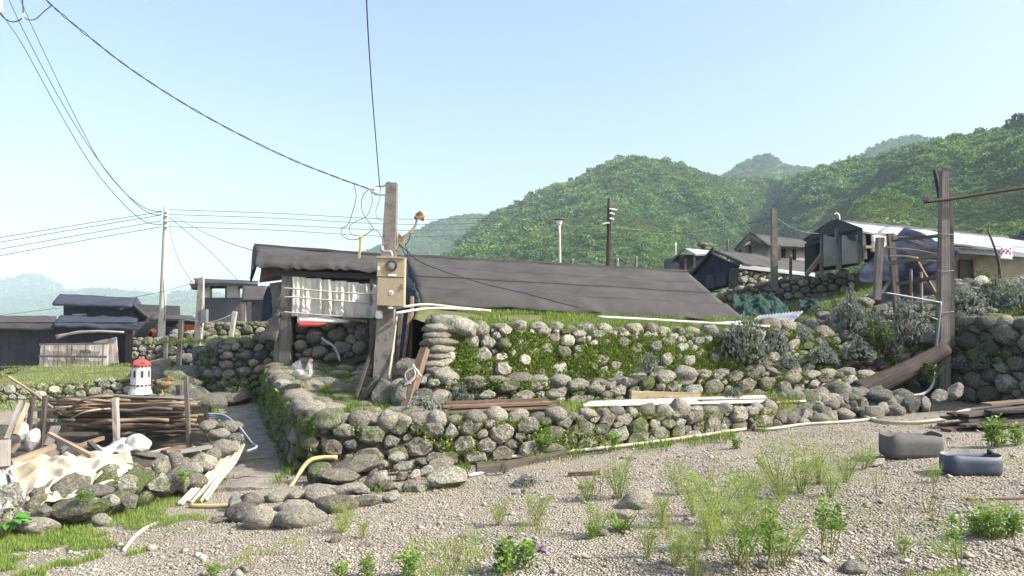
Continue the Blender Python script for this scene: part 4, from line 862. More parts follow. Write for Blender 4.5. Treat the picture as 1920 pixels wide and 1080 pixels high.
lathe('chimney', at(1318, 470, Y + 1), [(.1, 0), (.1, .18), (.24, .2), (.26, .3), (.1, .34)], 'wood_brown', h, 10)

h = thing('felt_gable_house', 'low house with dark blue felt gable and pale eave above the terrace wall', 'house', at(1345, 540, 24))
Y = 24
ap = at(1337, 471, Y); l_, rr_ = at(1296, 518, Y + .6), at(1390, 497, Y - .8)
prism('gable_wall', [at(1300, 520, Y + .6), at(1338, 545, Y), at(1388, 532, Y - .6), at(1388, 499, Y - .6), ap + V3((0, .1, -.08))], (.15, 1.0, 0), 'tarp_blue', h)
d = prism('door', [at(1326, 541, Y - .35), at(1361, 534, Y - .55), at(1361, 511, Y - .55), at(1326, 516, Y - .35)], (0, .1, 0), 'tar_blue', h)
prism('door_seam', [at(1340.5, 538, Y - .47), at(1341.5, 538, Y - .47), at(1341.5, 514, Y - .47), at(1340.5, 514, Y - .47)], (0, .1, 0), 'void', d)
sheet('roof', [[ap + V3((0, -.15, .05)), at(1525, 491, Y + 4)], [rr_ + V3((0, -.25, .03)), at(1528, 514, Y + 2)]], 'tar', h, 24, 6, .06, .04)
sheet('roof', [[ap + V3((0, -.15, .05)), ap + V3((1.6, 4, -.2))], [l_ + V3((-.1, -.15, 0)), l_ + V3((1.2, 4, 0))]], 'tar_dark', h, 10, 6, .06, .03)
prism('eave_board', [at(1388, 496, Y - 1.1), at(1528, 512, Y + 1.7), at(1528, 519, Y + 1.7), at(1386, 503, Y - 1.1)], (0, .06, 0), 'roof_white', h)
wall('stone_wall', 'short stone side wall under the pale eave of the blue gabled house', [at(1386, 533, Y - .9), at(1450, 530, Y + .4), at(1505, 528, Y + 1.5)], [at(1388, 502, Y - .85), at(1450, 508, Y + .5), at(1505, 514, Y + 1.6)], .17, 35, ('stone_lichen', 'stone'), 1.5, angular=.3)

h = thing('concrete_house', 'far house with black gable roof and pale concrete walls behind the thick wooden pole', 'house', at(1455, 492, 33))
Y = 33
ap = at(1406, 440, Y); 
prism('gable_wall', [at(1392, 485, Y), at(1440, 492, Y), at(1440, 462, Y), ap + V3((0, .2, -.2)), at(1390, 466, Y)], (.3, 3, 0), 'plaster_grey', h)
prism('side_wall', [at(1440, 492, Y), at(1530, 492, Y + 1.5), at(1530, 463, Y + 1.5), at(1440, 459, Y)], (0, 3, 0), 'plaster_grey', h)
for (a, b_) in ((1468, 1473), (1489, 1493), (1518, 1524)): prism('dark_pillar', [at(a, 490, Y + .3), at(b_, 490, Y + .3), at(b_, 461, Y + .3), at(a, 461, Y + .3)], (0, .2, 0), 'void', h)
prism('brace', [at(1406, 478, Y - .1), at(1411, 478, Y - .1), at(1408, 460, Y - .1), at(1405, 460, Y - .1)], (0, .1, 0), 'tar_dark', h)
sheet('roof', [[ap + V3((0, -.4, 0)), at(1528, 452, Y + 4)], [at(1443, 461, Y - .6), at(1532, 464, Y + 1)]], 'tar', h, 14, 5, .12, .03)
sheet('roof', [[ap + V3((0, -.4, 0)), ap + V3((2, 4, 0))], [at(1380, 471, Y - .2), at(1380, 471, Y - .2) + V3((2, 4, 0))]], 'tar_dark', h, 8, 5, .12, .03)
prism('bargeboard', [at(1379, 470, Y - .5), at(1384, 472, Y - .5), at(1408, 447, Y - .5), at(1440, 466, Y - .5), at(1443, 459, Y - .5), at(1406, 438, Y - .5)], (0, .12, 0), 'tar_dark', h)

# long house with white roof
h = thing('white_roof_house', 'long house on posts with dark gable, pale panel walls and a bright white roof', 'house', at(1600, 520, 19.5))
ap = at(1563, 414, 19.3); gl, gr = at(1508, 453, 20.2), at(1613, 432, 18.3); re = at(1893, 447, 22.5); ee = at(1930, 474, 19.3)
sheet('roof_white_sheet', [[ap.lerp(re, .27), ap.lerp(re, .6), re, re + V3((1.0, 0, -.15))], [gr.lerp(ee, .10) + V3((0, 0, .02)), gr.lerp(ee, .55), ee, ee + V3((.8, 0, -.1))]], 'roof_white', h, 40, 8, .05, .03)
sheet('roof_felt', [[ap, ap.lerp(re, .28) + V3((0, 0, -.01))], [gr, gr.lerp(ee, .12)]], 'roof_grey', h, 10, 5, .05, .02)
sheet('roof_felt', [[ap, re], [gl, re + V3((-1, 2, -.6))]], 'tar_dark', h, 14, 5, .06, .03)
prism('gable_felt', [gl + V3((0, -.15, -.12)), gl + V3((0, -.15, .02)), ap + V3((0, -.15, .04)), gr + V3((0, -.12, .04)), gr + V3((0, -.12, -.28)), at(1580, 447, 19.0)], (.05, .1, 0), 'tar_dark', h)
for k in range(2):
    a, b_ = ((1544, 1572), (1578, 1612))[k]
    prism('wall_panel', [at(a, 500 - 4 * k, 19.4 - .5 * k), at(b_, 496 - 4 * k, 19.1 - .5 * k), at(b_, 438, 19.1 - .5 * k), at(a, 441, 19.4 - .5 * k)], (.1, .12, 0), 'plaster_grey', h)
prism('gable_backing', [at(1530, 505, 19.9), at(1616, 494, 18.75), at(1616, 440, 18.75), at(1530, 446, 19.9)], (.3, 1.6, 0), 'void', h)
for (xa, ya, xb, yb, Yp, w) in ((1540, 520, 1541, 445, 19.5, .07), (1573, 505, 1570, 428, 19.0, .10), (1615, 495, 1610, 440, 18.4, .10), (1622, 486, 1618, 440, 18.3, .08)): beam('post', at(xa, ya, Yp), at(xb, yb, Yp), w, w, 'wood_grey', h)
beam('strut', at(1512, 515, 19.0), at(1541, 478, 19.3), .08, .08, 'wood_brown', h)
tube('vent_pipe', [at(1574, 414, 19.6), at(1573, 404, 19.6), at(1569, 400, 19.6), at(1564, 402, 19.6)], .022, 'pvc_white', h)
sheet('torn_wall', [[at(1634, 441, 18.35), at(1700, 446, 18.6)], [at(1634, 472, 18.35), at(1700, 478, 18.6)]], 'canvas', h, 16, 8, .03, .1, 4, 2)
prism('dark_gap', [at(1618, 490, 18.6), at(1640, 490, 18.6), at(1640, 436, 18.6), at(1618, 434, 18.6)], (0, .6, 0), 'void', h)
prism('wall', [at(1778, 540, 19.6), at(1935, 540, 19.5), at(1935, 479, 19.5), at(1778, 470, 19.6)], (0, 2.0, 0), 'plaster', h)
dr = prism('doorway', [at(1800, 532, 19.5), at(1826, 532, 19.5), at(1826, 488, 19.5), at(1800, 486, 19.5)], (0, .08, 0), 'wood_dark', h); beam('door_jamb', at(1828, 532, 19.45), at(1826, 484, 19.45), .06, .06, 'wood_brown', dr)
beam('eave_board', at(1770, 470, 19.3), at(1935, 479, 19.2), .05, .1, 'roof_grey', h)
beam('sill_rail', at(1622, 463, 18.25), at(1648, 464, 18.3), .06, .06, 'wood_tan', h)

# stone hut at the right edge
wall('stone_hut_wall', 'dark rounded stone hut end on the slope at the far right edge', [at(1898, 458, 26), at(1925, 460, 25.6), at(1955, 462, 25.4)], [at(1902, 444, 26.2), at(1925, 430, 25.8), at(1955, 424, 25.6)], .16, 37, ('stone_dark',), 1.5, angular=.2, back=2.0)

# long terrace wall below the right hand houses
wall('stone_wall', 'long dark terrace wall in the distance below the blue gabled house and the thick pole', [at(1345, 592, 21.5), at(1420, 590, 20.8), at(1500, 586, 20.2), at(1572, 580, 19.6), at(1600, 578, 19.2)], [at(1347, 551, 21.6), at(1400, 543, 21.0), at(1480, 530, 20.4), at(1560, 516, 19.8), at(1602, 516, 19.4)], .13, 36, ('stone_dark', 'stone', 'stone_mossy'), 1.35, angular=.4, cap=(.18, .35, .5), capmat=('stone_dark', 'stone'))

# ---- tarp covered shed and pen behind the tall post
h = thing('tarp_shed', 'pointed shed covered in torn dark blue tarp behind the timber pen', 'shed', at(1690, 580, 15.4))
Y = 15.3
sheet('tarp', [[at(1694, 428, Y + .6), at(1697, 428, Y + .6), at(1700, 429, Y + .6)], [at(1660, 462, Y + .2), at(1700, 470, Y), at(1770, 458, Y + .1)], [at(1630, 490, Y), at(1710, 505, Y - .1), at(1796, 472, Y)], [at(1608, 510, Y - .2), at(1690, 520, Y), at(1790, 490, Y)], [at(1612, 528, Y - .25), at(1680, 525, Y), at(1780, 510, Y)]], 'tarp_blue', h, 34, 26, .02, .12, 1.8, 6)
sheet('tarp_wall', [[at(1640, 515, Y + .1), at(1780, 505, Y + .1)], [at(1640, 590, Y + .2), at(1780, 590, Y + .2)]], 'tarp_violet' if 'tarp_violet' in MATS else 'tar_blue', h, 24, 14, .02, .1, 2.5, 1)
sheet('roof', [[at(1694, 428, Y + .6), at(1900, 432, Y + 3)], [at(1796, 474, Y), at(1840, 470, Y + 2.8)]], 'tar_dark', h, 10, 6, .03, .03) if False else None
pen = thing('timber_pen', 'rough pen of grey posts, rails and bamboo in front of the blue tarp', 'fence', at(1690, 600, 13.6))
for (xa, ya, xb, yb, w, nm) in ((1644, 562, 1650, 446, .11, 'post'), (1683, 590, 1669, 438, .10, 'post'), (1645, 558, 1672, 522, .05, 'brace')): beam(nm, at(xa, ya, 13.7), at(xb, yb, 13.7), w, w, 'wood_grey', pen)
for (xa, ya, xb, yb, w) in ((1674, 450, 1766, 442, .07), (1666, 494, 1766, 478, .09), (1684, 532, 1770, 518, .08)): beam('rail', at(xa, ya, 13.4), at(xb, yb, 12.6), w, w * .7, 'wood_grey', pen)
beam('brace', at(1673, 446, 13.3), at(1702, 446, 13.3), .06, .06, 'wood_grey', pen); beam('brace', at(1700, 446, 13.25), at(1744, 464, 13.2), .06, .06, 'wood_grey', pen)
beam('brace', at(1720, 490, 13.3), at(1758, 556, 13.0), .05, .04, 'wood_brown', pen)
for (a, b_, c, d) in ((1660, 464, 1766, 478), (1668, 480, 1720, 484), (1712, 489, 1768, 492)): tube('bamboo_rail', [at(a, b_, 13.3), at((a + c) / 2, (b_ + d) / 2 - 2, 13.1), at(c, d, 12.8)], .018, 'wood_tan', pen)
for (a, b_, c) in ((1709, 580, 504), (1728, 578, 510)): tube('bamboo_stake', [at(a, b_, 13.0), at(a - 1, c, 13.0)], .022, 'wood_tan', pen)

# tall timber post with its pieces
tp = thing('timber_post', 'tall weathered timber post with crosspole at the right, wired to a second stake', 'post', at(1768, 748, 12.05))
beam('post', at(1767, 752, 12.05), at(1770, 322, 12.05), .185, .17, 'wood_grey', tp, w2=.10)
beam('side_stake', at(1784, 650, 12.1), at(1782, 358, 12.1), .075, .07, 'wood_grey', tp, w2=.06)
tube('crosspole', [at(1733, 379, 11.95), at(1790, 372, 11.93), at(1860, 361, 11.9), at(1960, 346, 11.85)], .028, 'bark', tp)
tube('thin_stick', [at(1761, 372, 12.15), at(1757, 345, 12.15), at(1752, 318, 12.15)], .026, 'bark', tp)
for y in (373, 438, 508, 585): tube('wire_tie', [at(1757, y, 11.95), at(1770, y + 1, 11.94), at(1788, y + (2 if y < 500 else -1), 12.02)], .006, 'cable_grey', tp)
pf = thing('metal_pipe_bracket', 'bent grey metal pipe bracket fixed on the tall timber post', 'pipe', at(1755, 650, 11.9))
tube('pipe', [at(1658, 549, 11.9), at(1700, 556, 11.9), at(1765, 568, 11.9)], .018, 'steel', pf); tube('pipe', [at(1698, 565, 11.92), at(1764, 570, 11.92)], .014, 'steel', pf); tube('pipe', [at(1764, 567, 11.88), at(1760, 610, 11.88), at(1755, 655, 11.88)], .018, 'steel', pf); tube('pipe', [at(1733, 590, 11.93), at(1762, 601, 11.93)], .012, 'steel', pf)
tag(tube('hose', [at(1756, 665, 11.9), at(1752, 690, 11.8), at(1748, 722, 11.6), at(1732, 738, 11.5), at(1706, 742, 11.45)], .022, 'pvc_grey'), 'grey hose hanging from the metal bracket down to the boulders', 'hose')
# clothes prop, line and towel
tag(tube('clothes_prop', [at(1876, 524, 16.2), at(1872, 490, 16.2), at(1866, 468, 16.2), at(1852, 431, 16.2)], lambda t: .03 - .012 * t, 'bark', seed=4, wob=.1), 'crooked thin stick holding up the washing line', 'stick')
tag(tube('washing_line', [at(1825, 461, 16.3), at(1866, 462, 16.2), at(1900, 463, 16.0), at(1990, 464, 15.8)], .005, 'cable_grey'), 'thin washing line carrying the pink checked towel', 'line')
tw = thing('towel', 'small pink and white checked towel hanging on the washing line', 'towel', at(1887, 487, 16.0))
sheet('cloth', [[at(1876, 462, 16.05), at(1897, 463, 16.05)], [at(1875, 486, 16.0), at(1898, 487, 16.0)]], 'towel_white', tw, 10, 8, .006, .02, 4)
for j in range(4):
    for i in range(5):
        if (i + j) % 2 == 0: sheet('check', [[at(1877 + 4 * i, 464 + 4.4 * j, 16.01), at(1880.8 + 4 * i, 464 + 4.4 * j, 16.01)], [at(1877 + 4 * i, 468.2 + 4.4 * j, 16.0), at(1880.8 + 4 * i, 468.2 + 4.4 * j, 16.0)]], 'towel_violet' if (i + 2 * j) % 5 == 2 else 'towel_pink', tw, 3, 3, .004)
wc = [];
for k in range(9): wc.append(tube_geo([at(1793 + 7 * k + 6 * math.cos(a), 468 + k * .5 + 4.5 * math.sin(a), 16.4) for a in np.linspace(0, 6.3, 12)], .006, 4))
v, f_, a_ = join(wc); tag(mk('wire_coil', v, f_, 'cable_grey'), 'coil of thin wire lying along the eave right of the timber post', 'wire')
# ================================================================== POLES AND CABLES
# concrete pole with electricity meter in the middle
mp_ = thing('concrete_pole', 'weathered square concrete pole in the middle, carrying the beige meter box', 'pole', at(720, 735, 10.7))
beam('shaft', at(718, 740, 10.7), at(735.5, 344, 10.75), .285, .25, 'pole_dark', mp_, w2=.165, n=10, jit=.02)
ins = tube('insulator_bracket', [at(724, 349, 10.7), at(712, 349, 10.7), at(704, 351, 10.7), at(702, 356, 10.7)], .008, 'steel', mp_); tube('insulator_bracket', [at(724, 366, 10.7), at(702, 365, 10.7)], .008, 'steel', mp_)
lathe('insulator', at(702, 363, 10.7), [(.012, 0), (.05, .005), (.05, .03), (.02, .035), (.04, .04), (.045, .075), (.012, .085)], 'porcelain', mp_, 12)
lathe('insulator', at(694, 355.5, 10.7), [(.012, 0), (.035, .01), (.035, .03), (.012, .035)], 'porcelain', mp_, 10, axis=(1, 0, .2))
tube('bolt_rod', [at(713, 352, 10.6), at(722, 346, 10.6), at(731, 339, 10.6)], .005, 'steel', mp_)
tube('conduit_elbow', [at(716, 462, 10.55), at(717, 470, 10.52), at(724, 473, 10.48), at(731, 472, 10.47), at(734, 476, 10.47), at(734, 482, 10.47)], .022, 'pvc_grey', mp_, n=20)
lathe('step_ring', at(711, 598, 10.55), [(.035, 0), (.05, .02), (.045, .1), (.02, .11)], 'porcelain', mp_, 10)
mb = thing('meter_box', 'beige metal electricity meter box with round glass window on the concrete pole', 'meter box', at(733, 575, 10.5))
Yb = 10.44
def quadbox(name, x0, y0, x1, y1, sk, d0, d1, mat, par):
    """box whose front is the pixel rectangle, leaning with the pole"""
    P = [at(x0, y1, Yb + d0), at(x1, y1 + sk, Yb + d0), at(x1 + 2, y0 + sk, Yb + d0), at(x0 + 2, y0, Yb + d0)]; return prism(name, P, (0, d1 - d0, 0), mat, par)
bd = quadbox('body', 706, 482, 757, 573, 2, 0, .17, 'box_beige', mb)
quadbox('hood', 705, 479.5, 758, 483, 2, -.03, .19, 'box_beige', mb)
up = quadbox('upper_door', 706.5, 484, 756, 518, 2, -.012, -.001, 'box_beige', mb); quadbox('lower_door', 706.5, 520, 755.5, 572, 2, -.012, -.001, 'box_beige', mb)
quadbox('seam', 707, 518.2, 756, 519.8, 2, -.006, .0, 'box_seam', mb)
wn = at(734.5, 498, Yb - .012); lathe('window_ring', wn, [(.074, 0), (.074, .018), (.058, .018), (.058, .002)], 'box_seam', up, 24, axis=(0, -1, 0)); lathe('window_glass', wn, [(.059, .002), (.05, .010), (.02, .013)], 'glass_dark', up, 24, axis=(0, -1, 0))
quadbox('name_plate', 727, 514, 742, 517.2, .6, -.018, -.0125, 'sticker', mb)
st = at(733, 549, Yb - .0125); sk_ = lathe('sticker', st, [(.031, 0), (.031, .004), (.02, .0045)], 'sticker', mb, 18, axis=(0, -1, 0)); lathe('sticker_mark', st, [(.016, .0052), (.016, .0065), (.009, .0065), (.009, .0052)], 'sticker_ink', sk_, 14, axis=(0, -1, 0))
prism('latch', [at(708, 506, Yb - .02), at(711, 506, Yb - .02), at(711.5, 500, Yb - .02), at(708.5, 500, Yb - .02)], (0, .015, 0), 'sticker', mb); prism('hinge', [at(754, 540, Yb - .03), at(757, 540, Yb - .03), at(757.5, 531, Yb - .03), at(754.5, 531, Yb - .03)], (0, .03, 0), 'box_beige', mb)
br = thing('broken_lamp_arm', 'rusty broken street lamp arm sticking out right of the concrete pole', 'lamp arm', at(750, 460, 10.7))
tube('arm', [at(744, 472, 10.7), at(757, 450, 10.7), at(771, 433, 10.7), at(779, 423, 10.7), at(782, 410, 10.7)], .019, 'rust_pipe', br, n=20); lathe('socket', at(781, 411, 10.7), [(.02, 0), (.035, .01), (.035, .03), (.025, .04)], 'rust', br, 10)
sheet('lamp_shell', [[at(779, 401, 10.68), at(787, 395, 10.65), at(789, 394, 10.65)], [at(781, 409, 10.68), at(789, 408, 10.62), at(797, 404, 10.62)], [at(784, 410, 10.66), at(790, 414, 10.64), at(796, 415, 10.62)]], 'rust', br, 9, 9, .02, .05, 9)
sheet('bracket_plate', [[at(746, 434, 10.72), at(748, 436, 10.72)], [at(746, 456, 10.7), at(756, 447, 10.7)]], 'rust', br, 6, 6, .015, .03, 9)
yt = sheet('yellow_ribbon', [[at(673, 439, 10.6), at(680, 438, 10.6)], [at(673, 462, 10.62), at(678, 462, 10.6)], [at(671, 485, 10.6), at(675, 485, 10.6)]], 'yellow_tape', None, 5, 14, .004, .03, 6, 2); tag(yt, 'yellow plastic ribbon knotted to the loose cable left of the concrete pole', 'ribbon')
def cable(label, pts, rad, mat='cable', n=None, name='cable', sides=5): return tag(tube(name, [at(*p) for p in pts], rad, mat, n=n, sides=sides), label, 'cable')
# twisted service cable from the upper left
c = [at(*p) for p in ((60, -28, 8.3), (95, 8, 8.4), (150, 55, 8.6), (235, 122, 8.9), (330, 185, 9.3), (430, 242, 9.7), (540, 296, 10.1), (630, 332, 10.4), (694, 355, 10.65))]; S_ = spline(c, 160); s1 = []; s2 = []
for i, p in enumerate(S_):
    a, b_ = frame(S_[min(i + 1, 160)] - S_[max(i - 1, 0)]); k = .006 + .012 * max(0, nz(i * .11, 3)) ** 1; th = i * .55; s1.append(p + (a * math.cos(th) + b_ * math.sin(th)) * k); s2.append(p - (a * math.cos(th) + b_ * math.sin(th)) * k)
v, f_, a_ = join([tube_geo(s1, .0048, 5), tube_geo(s2, .0048, 5)]); tag(mk('cable', v, f_, 'cable', smooth_=True, along=a_), 'thick twisted cable sagging from the upper left corner to the concrete pole', 'cable')
cable('single wire rising almost straight up from the concrete pole to the top edge', ((686, -30, 7.0), (690, 60, 7.8), (698, 180, 8.9), (707, 290, 10.0), (712, 350, 10.66)), .0065, n=40)
cable('loop of wire hanging left of the concrete pole, the outermost', ((664, 346, 10.6), (668, 368, 10.6), (662, 395, 10.6), (652, 422, 10.6), (641, 428, 10.6), (641, 440, 10.6), (652, 448, 10.6), (668, 449, 10.6), (684, 441, 10.6), (701, 431, 10.6), (712, 438, 10.6), (718, 455, 10.58), (716, 464, 10.55)), .0062, 'cable_grey', 90)
cable('loop of wire hanging left of the concrete pole, the inner one', ((692, 354, 10.6), (680, 368, 10.6), (678, 390, 10.6), (684, 406, 10.6), (695, 420, 10.6), (701, 431, 10.6)), .0062, 'cable_grey', 60)
cable('rounded wire loop from the insulator back past the yellow ribbon', ((695, 356, 10.62), (698, 378, 10.62), (688, 404, 10.62), (668, 415, 10.62), (656, 424, 10.62), (658, 438, 10.62), (670, 443, 10.62)), .005, 'cable_grey', 70)
cable('short wire hanging from the insulator against the concrete pole', ((714, 350, 10.62), (711, 375, 10.6), (705, 395, 10.6), (708, 410, 10.58), (718, 414, 10.56)), .0045, 'cable_grey', 40)
cable('black cable from the concrete pole down along the big black roof', ((748, 458, 10.65), (760, 468, 10.8), (785, 489, 11.0), (830, 508, 11.3), (900, 530, 11.7), (980, 549, 11.9), (1040, 565, 11.9), (1085, 577, 11.95)), .0075, 'cable', 60)
cable('tangled black drop wire beside the broken lamp arm', ((770, 437, 10.66), (766, 452, 10.66), (760, 460, 10.66), (764, 470, 10.66), (762, 482, 10.66), (756, 470, 10.66), (750, 461, 10.66)), .006, 'cable', 50)
# far lines
W1 = ((2, 24), (43, 85), (85, 162), (128, 239), (171, 309), (213, 362), (250, 400), (278, 418), (304, 421)); W2 = ((15, -4), (43, 55), (85, 136), (128, 213), (171, 281), (213, 337), (256, 383), (284, 401), (304, 403)); W3 = ((36, -6), (64, 58), (107, 149), (149, 234), (192, 311), (235, 362), (268, 388), (290, 396), (304, 396))
for nm, wv in (('lowest', W1), ('middle', W2), ('topmost', W3)): cable('line sweeping from the upper left corner to the pale pole, %s of three' % nm, [(a, b, lerp(11, 28, ((a - 2) / 302) ** .8 if a > 2 else 0)) for a, b in wv], lambda t: .005 + .008 * t, 'cable', 70)
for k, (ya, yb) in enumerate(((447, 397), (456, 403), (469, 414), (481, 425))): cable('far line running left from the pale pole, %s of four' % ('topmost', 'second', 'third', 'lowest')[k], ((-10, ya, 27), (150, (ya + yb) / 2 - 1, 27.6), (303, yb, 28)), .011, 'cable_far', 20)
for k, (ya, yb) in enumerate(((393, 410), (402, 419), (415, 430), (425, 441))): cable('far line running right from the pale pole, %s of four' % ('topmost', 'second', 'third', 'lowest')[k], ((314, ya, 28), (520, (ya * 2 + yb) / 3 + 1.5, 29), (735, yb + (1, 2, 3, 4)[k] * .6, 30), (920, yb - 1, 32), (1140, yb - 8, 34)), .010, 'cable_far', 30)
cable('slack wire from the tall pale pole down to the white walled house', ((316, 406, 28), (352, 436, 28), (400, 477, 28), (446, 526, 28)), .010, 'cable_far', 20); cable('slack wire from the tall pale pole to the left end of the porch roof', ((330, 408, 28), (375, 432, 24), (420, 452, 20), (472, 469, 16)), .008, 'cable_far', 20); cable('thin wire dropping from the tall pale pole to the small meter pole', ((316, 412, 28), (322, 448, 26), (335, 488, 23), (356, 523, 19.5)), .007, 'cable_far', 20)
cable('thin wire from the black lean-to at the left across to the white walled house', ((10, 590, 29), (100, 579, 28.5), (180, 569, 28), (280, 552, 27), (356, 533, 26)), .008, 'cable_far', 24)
cable('loop of black wire in the very top left corner', ((-4, 20, 10.5), (8, 34, 10.5), (22, 41, 10.5), (36, 38, 10.5), (43, 28, 10.5), (42, -6, 10.5)), .008, 'cable', 30); cable('slack wire between the corner insulator and the thick twisted cable', ((43, 30, 10.4), (52, 37, 10.0), (66, 36, 9.4), (82, 22, 8.8), (97, 10, 8.4)), .006, 'cable', 30)
io = thing('corner_insulator', 'pale ribbed insulator cut by the top left corner of the picture', 'insulator', at(0, 24, 10.5)); lathe('shell', at(-1, 24, 10.5), [(.02, 0), (.04, .02), (.025, .04), (.04, .06), (.025, .08), (.04, .10), (.025, .12), (.03, .3)], 'porcelain', io, 12)
tag(lathe('cable_clamp', at(43, 41, 10.5), [(.006, 0), (.014, .03), (.012, .09), (.008, .11)], 'porcelain', None, 8), 'small white clamp hanging on the corner wire loop', 'clamp')
# tall pale pole
tpole = thing('round_pole', 'tall pale round concrete pole at the left with many thin lines', 'pole', at(301, 668, 28)); tube('shaft', [at(301, 672, 28), at(306.5, 530, 28), at(312, 387, 28)], lambda t: .135 - .05 * t, 'pole_pale', tpole, n=16, sides=14)
for y in (397, 404, 415, 425): tube('insulator_pin', [at(308, y, 27.9), at(316, y, 27.9)], .03, 'porcelain', tpole, sides=6)
tube('down_pipe', [at(306, 520, 27.8), at(309, 585, 27.8), at(307, 602, 27.8)], .02, 'steel', tpole)
# small meter pole
sp_ = thing('small_meter_pole', 'short square grey pole with small grey meter box, left of the cobble wall', 'pole', at(369, 692, 19)); beam('shaft', at(369, 696, 19), at(378, 521, 19), .2, .18, 'concrete_pole', sp_, w2=.12, n=8, jit=.02); prism('meter', [at(376, 606, 18.9), at(386, 606, 18.9), at(387, 580, 18.9), at(377, 580, 18.9)], (0, .15, 0), 'steel', sp_)
for k in range(3): lathe('insulator', at(362 - 2 * k, 533 - 5 * (k % 2), 18.9), [(.02, 0), (.045, .03), (.02, .06), (.04, .09), (.01, .11)], 'porcelain', sp_, 8)
tube('conduit', [at(376, 521, 18.85), at(378, 518, 18.85), at(381, 521, 18.85), at(382, 580, 18.85)], .015, 'pvc_white', sp_); tube('conduit', [at(381, 606, 18.85), at(376, 640, 18.85), at(373, 658, 18.85), at(384, 662, 18.7), at(380, 690, 18.6)], .014, 'pvc_white', sp_)
# posts by it
for (xa, ya, xb, yb, Y, w, l) in ((335, 692, 340, 600, 18.6, .10, 'slender leaning wooden post left of the small meter pole'), (433, 632, 441, 584, 21.0, .11, 'short pale wooden post on the bank right of the small meter pole'), (309, 690, 312, 632, 19.8, .09, 'dark post at the left end of the low far wall')): tag(beam('wooden_post', at(xa, ya, Y), at(xb, yb, Y), w, w * .9, 'wood_pale' if 'pale' in l else 'wood_grey', n=4, jit=.12), l, 'post')
tag(tube('fence_wire', [at(312, 634, 19.6), at(340, 602, 18.6), at(374, 603, 18.9)], .008, 'cable_grey'), 'thin wire strung between the post and small meter pole', 'wire')
tag(tube('fence_wire', [at(386, 605, 19), at(410, 600, 20), at(440, 587, 21)], .008, 'cable_grey'), 'thin wire from the small meter pole to the short pale post', 'wire')
# poles on the right
lp = thing('lamp_post', 'slim pale street lamp with a flat hat behind the big black roof', 'street lamp', at(1049, 500, 30)); tube('column', [at(1050, 520, 30), at(1048.5, 421, 30)], .055, 'pole_pale', lp, sides=10); lathe('lantern', at(1048.5, 422, 30), [(.07, 0), (.09, .02), (.13, .17), (.12, .18)], 'porcelain', lp, 12); lathe('hat', at(1048.5, 412.5, 30), [(.19, 0), (.2, .02), (.12, .06), (.03, .07)], 'wood_dark', lp, 14)
dp = thing('dark_pole', 'dark thin wooden utility pole with insulators behind the big black roof', 'pole', at(1142, 505, 34)); tube('shaft', [at(1140.5, 520, 34), at(1143, 372, 34)], lambda t: .11 - .02 * t, 'bark', dp, sides=8)
for (a, b_, c) in ((1147, 392, 1157), (1147, 400, 1152), (1138, 418, 1130), (1147, 410, 1151)): tube('insulator_arm', [at(1143, b_, 33.9), at(a, b_, 33.9), at(c, b_ + 2, 33.9)], .035, 'porcelain', dp, sides=5)
tube('down_wire', [at(1147, 415, 33.9), at(1150, 440, 33.9), at(1146, 490, 33.9)], .012, 'cable_grey', dp)
wp = thing('thick_pole', 'thick grey wooden pole with a side box in front of the far houses at right', 'pole', at(1451, 528, 20.6)); beam('shaft', at(1452, 545, 20.6), at(1450.5, 392, 20.6), .15, .15, 'wood_grey', wp, w2=.13, n=6); prism('side_box', [at(1457, 487, 20.55), at(1464, 487, 20.55), at(1464, 458, 20.55), at(1457, 460, 20.55)], (0, .1, 0), 'wood_grey', wp)
for y in (460, 486): tube('band', [at(1445, y, 20.5), at(1457, y, 20.5)], .008, 'steel', wp)
for (px, y0, y1, w, Y, l) in ((1266, 490, 455, .09, 36, 'short pale post left of the small far house'), (1364, 475, 448, .1, 34, 'short post on the far roofline left of the concrete house'), (1482, 520, 478, .08, 20.8, 'thin stake right of the thick wooden pole'), (1072, 503, 485, .14, 33, 'small stub on the big roof ridge left of the dark pole'), (1156, 505, 484, .16, 32, 'pair-like stub just right of the dark pole'), (1192, 510, 481, .12, 32, 'thin stub further right along the ridge of the big roof')): tag(tube('stake', [at(px, y0 + 12, Y), at(px + .5, y1, Y)], w * .5, 'pole_pale' if 'pale' in l else 'wood_grey', sides=7), l, 'post')
cable('thin wire running left from the thick wooden pole over the hillside', ((1445, 408, 20.6), (1400, 420, 22), (1340, 432, 24), (1260, 436, 28), (1150, 430, 33)), .006, 'cable', 24); cable('pale wire from the thick wooden pole to the dark gable roof', ((1457, 410, 20.6), (1480, 424, 20.2), (1505, 434, 19.8), (1535, 438, 19.5)), .007, 'porcelain', 16)

# ---- heap around the concrete pole
def prock(label, px, py, Y, s, mat='stone', ang=True, rot=None, group=None, seed=0): return tag(rock('boulder', at(px, py, Y), s, None, mat, rot, ang, random.Random(seed)), label, 'boulder', group)
prock('large pointed grey boulder at the foot of the concrete pole', 722, 745, 10.15, (.50, .42, .46), 'stone_dark', True, (0.1, -.3, .3), seed=1)
prock('big slab boulder leaning right of the concrete pole foot', 762, 697, 10.35, (.46, .3, .30), 'stone', True, (0, -.5, .2), seed=2)
prock('rough dark rock under the leaning stick', 768, 752, 10.0, (.40, .36, .5), 'stone_dark', True, (0, -.4, .1), seed=3)
prock('squat rock between the slab boulder and the pole boulder', 752, 727, 10.1, (.3, .26, .24), 'stone', True, (.2, .1, .4), seed=4)
prock('small tan rock by the wall corner next to the white wire', 793, 715, 10.1, (.14, .13, .11), 'stone_pale', True, seed=5)
prock('flat stone standing on edge left of the concrete pole', 690, 735, 10.5, (.14, .2, .5), 'stone_dark', True, (0, .5, .1), seed=6)
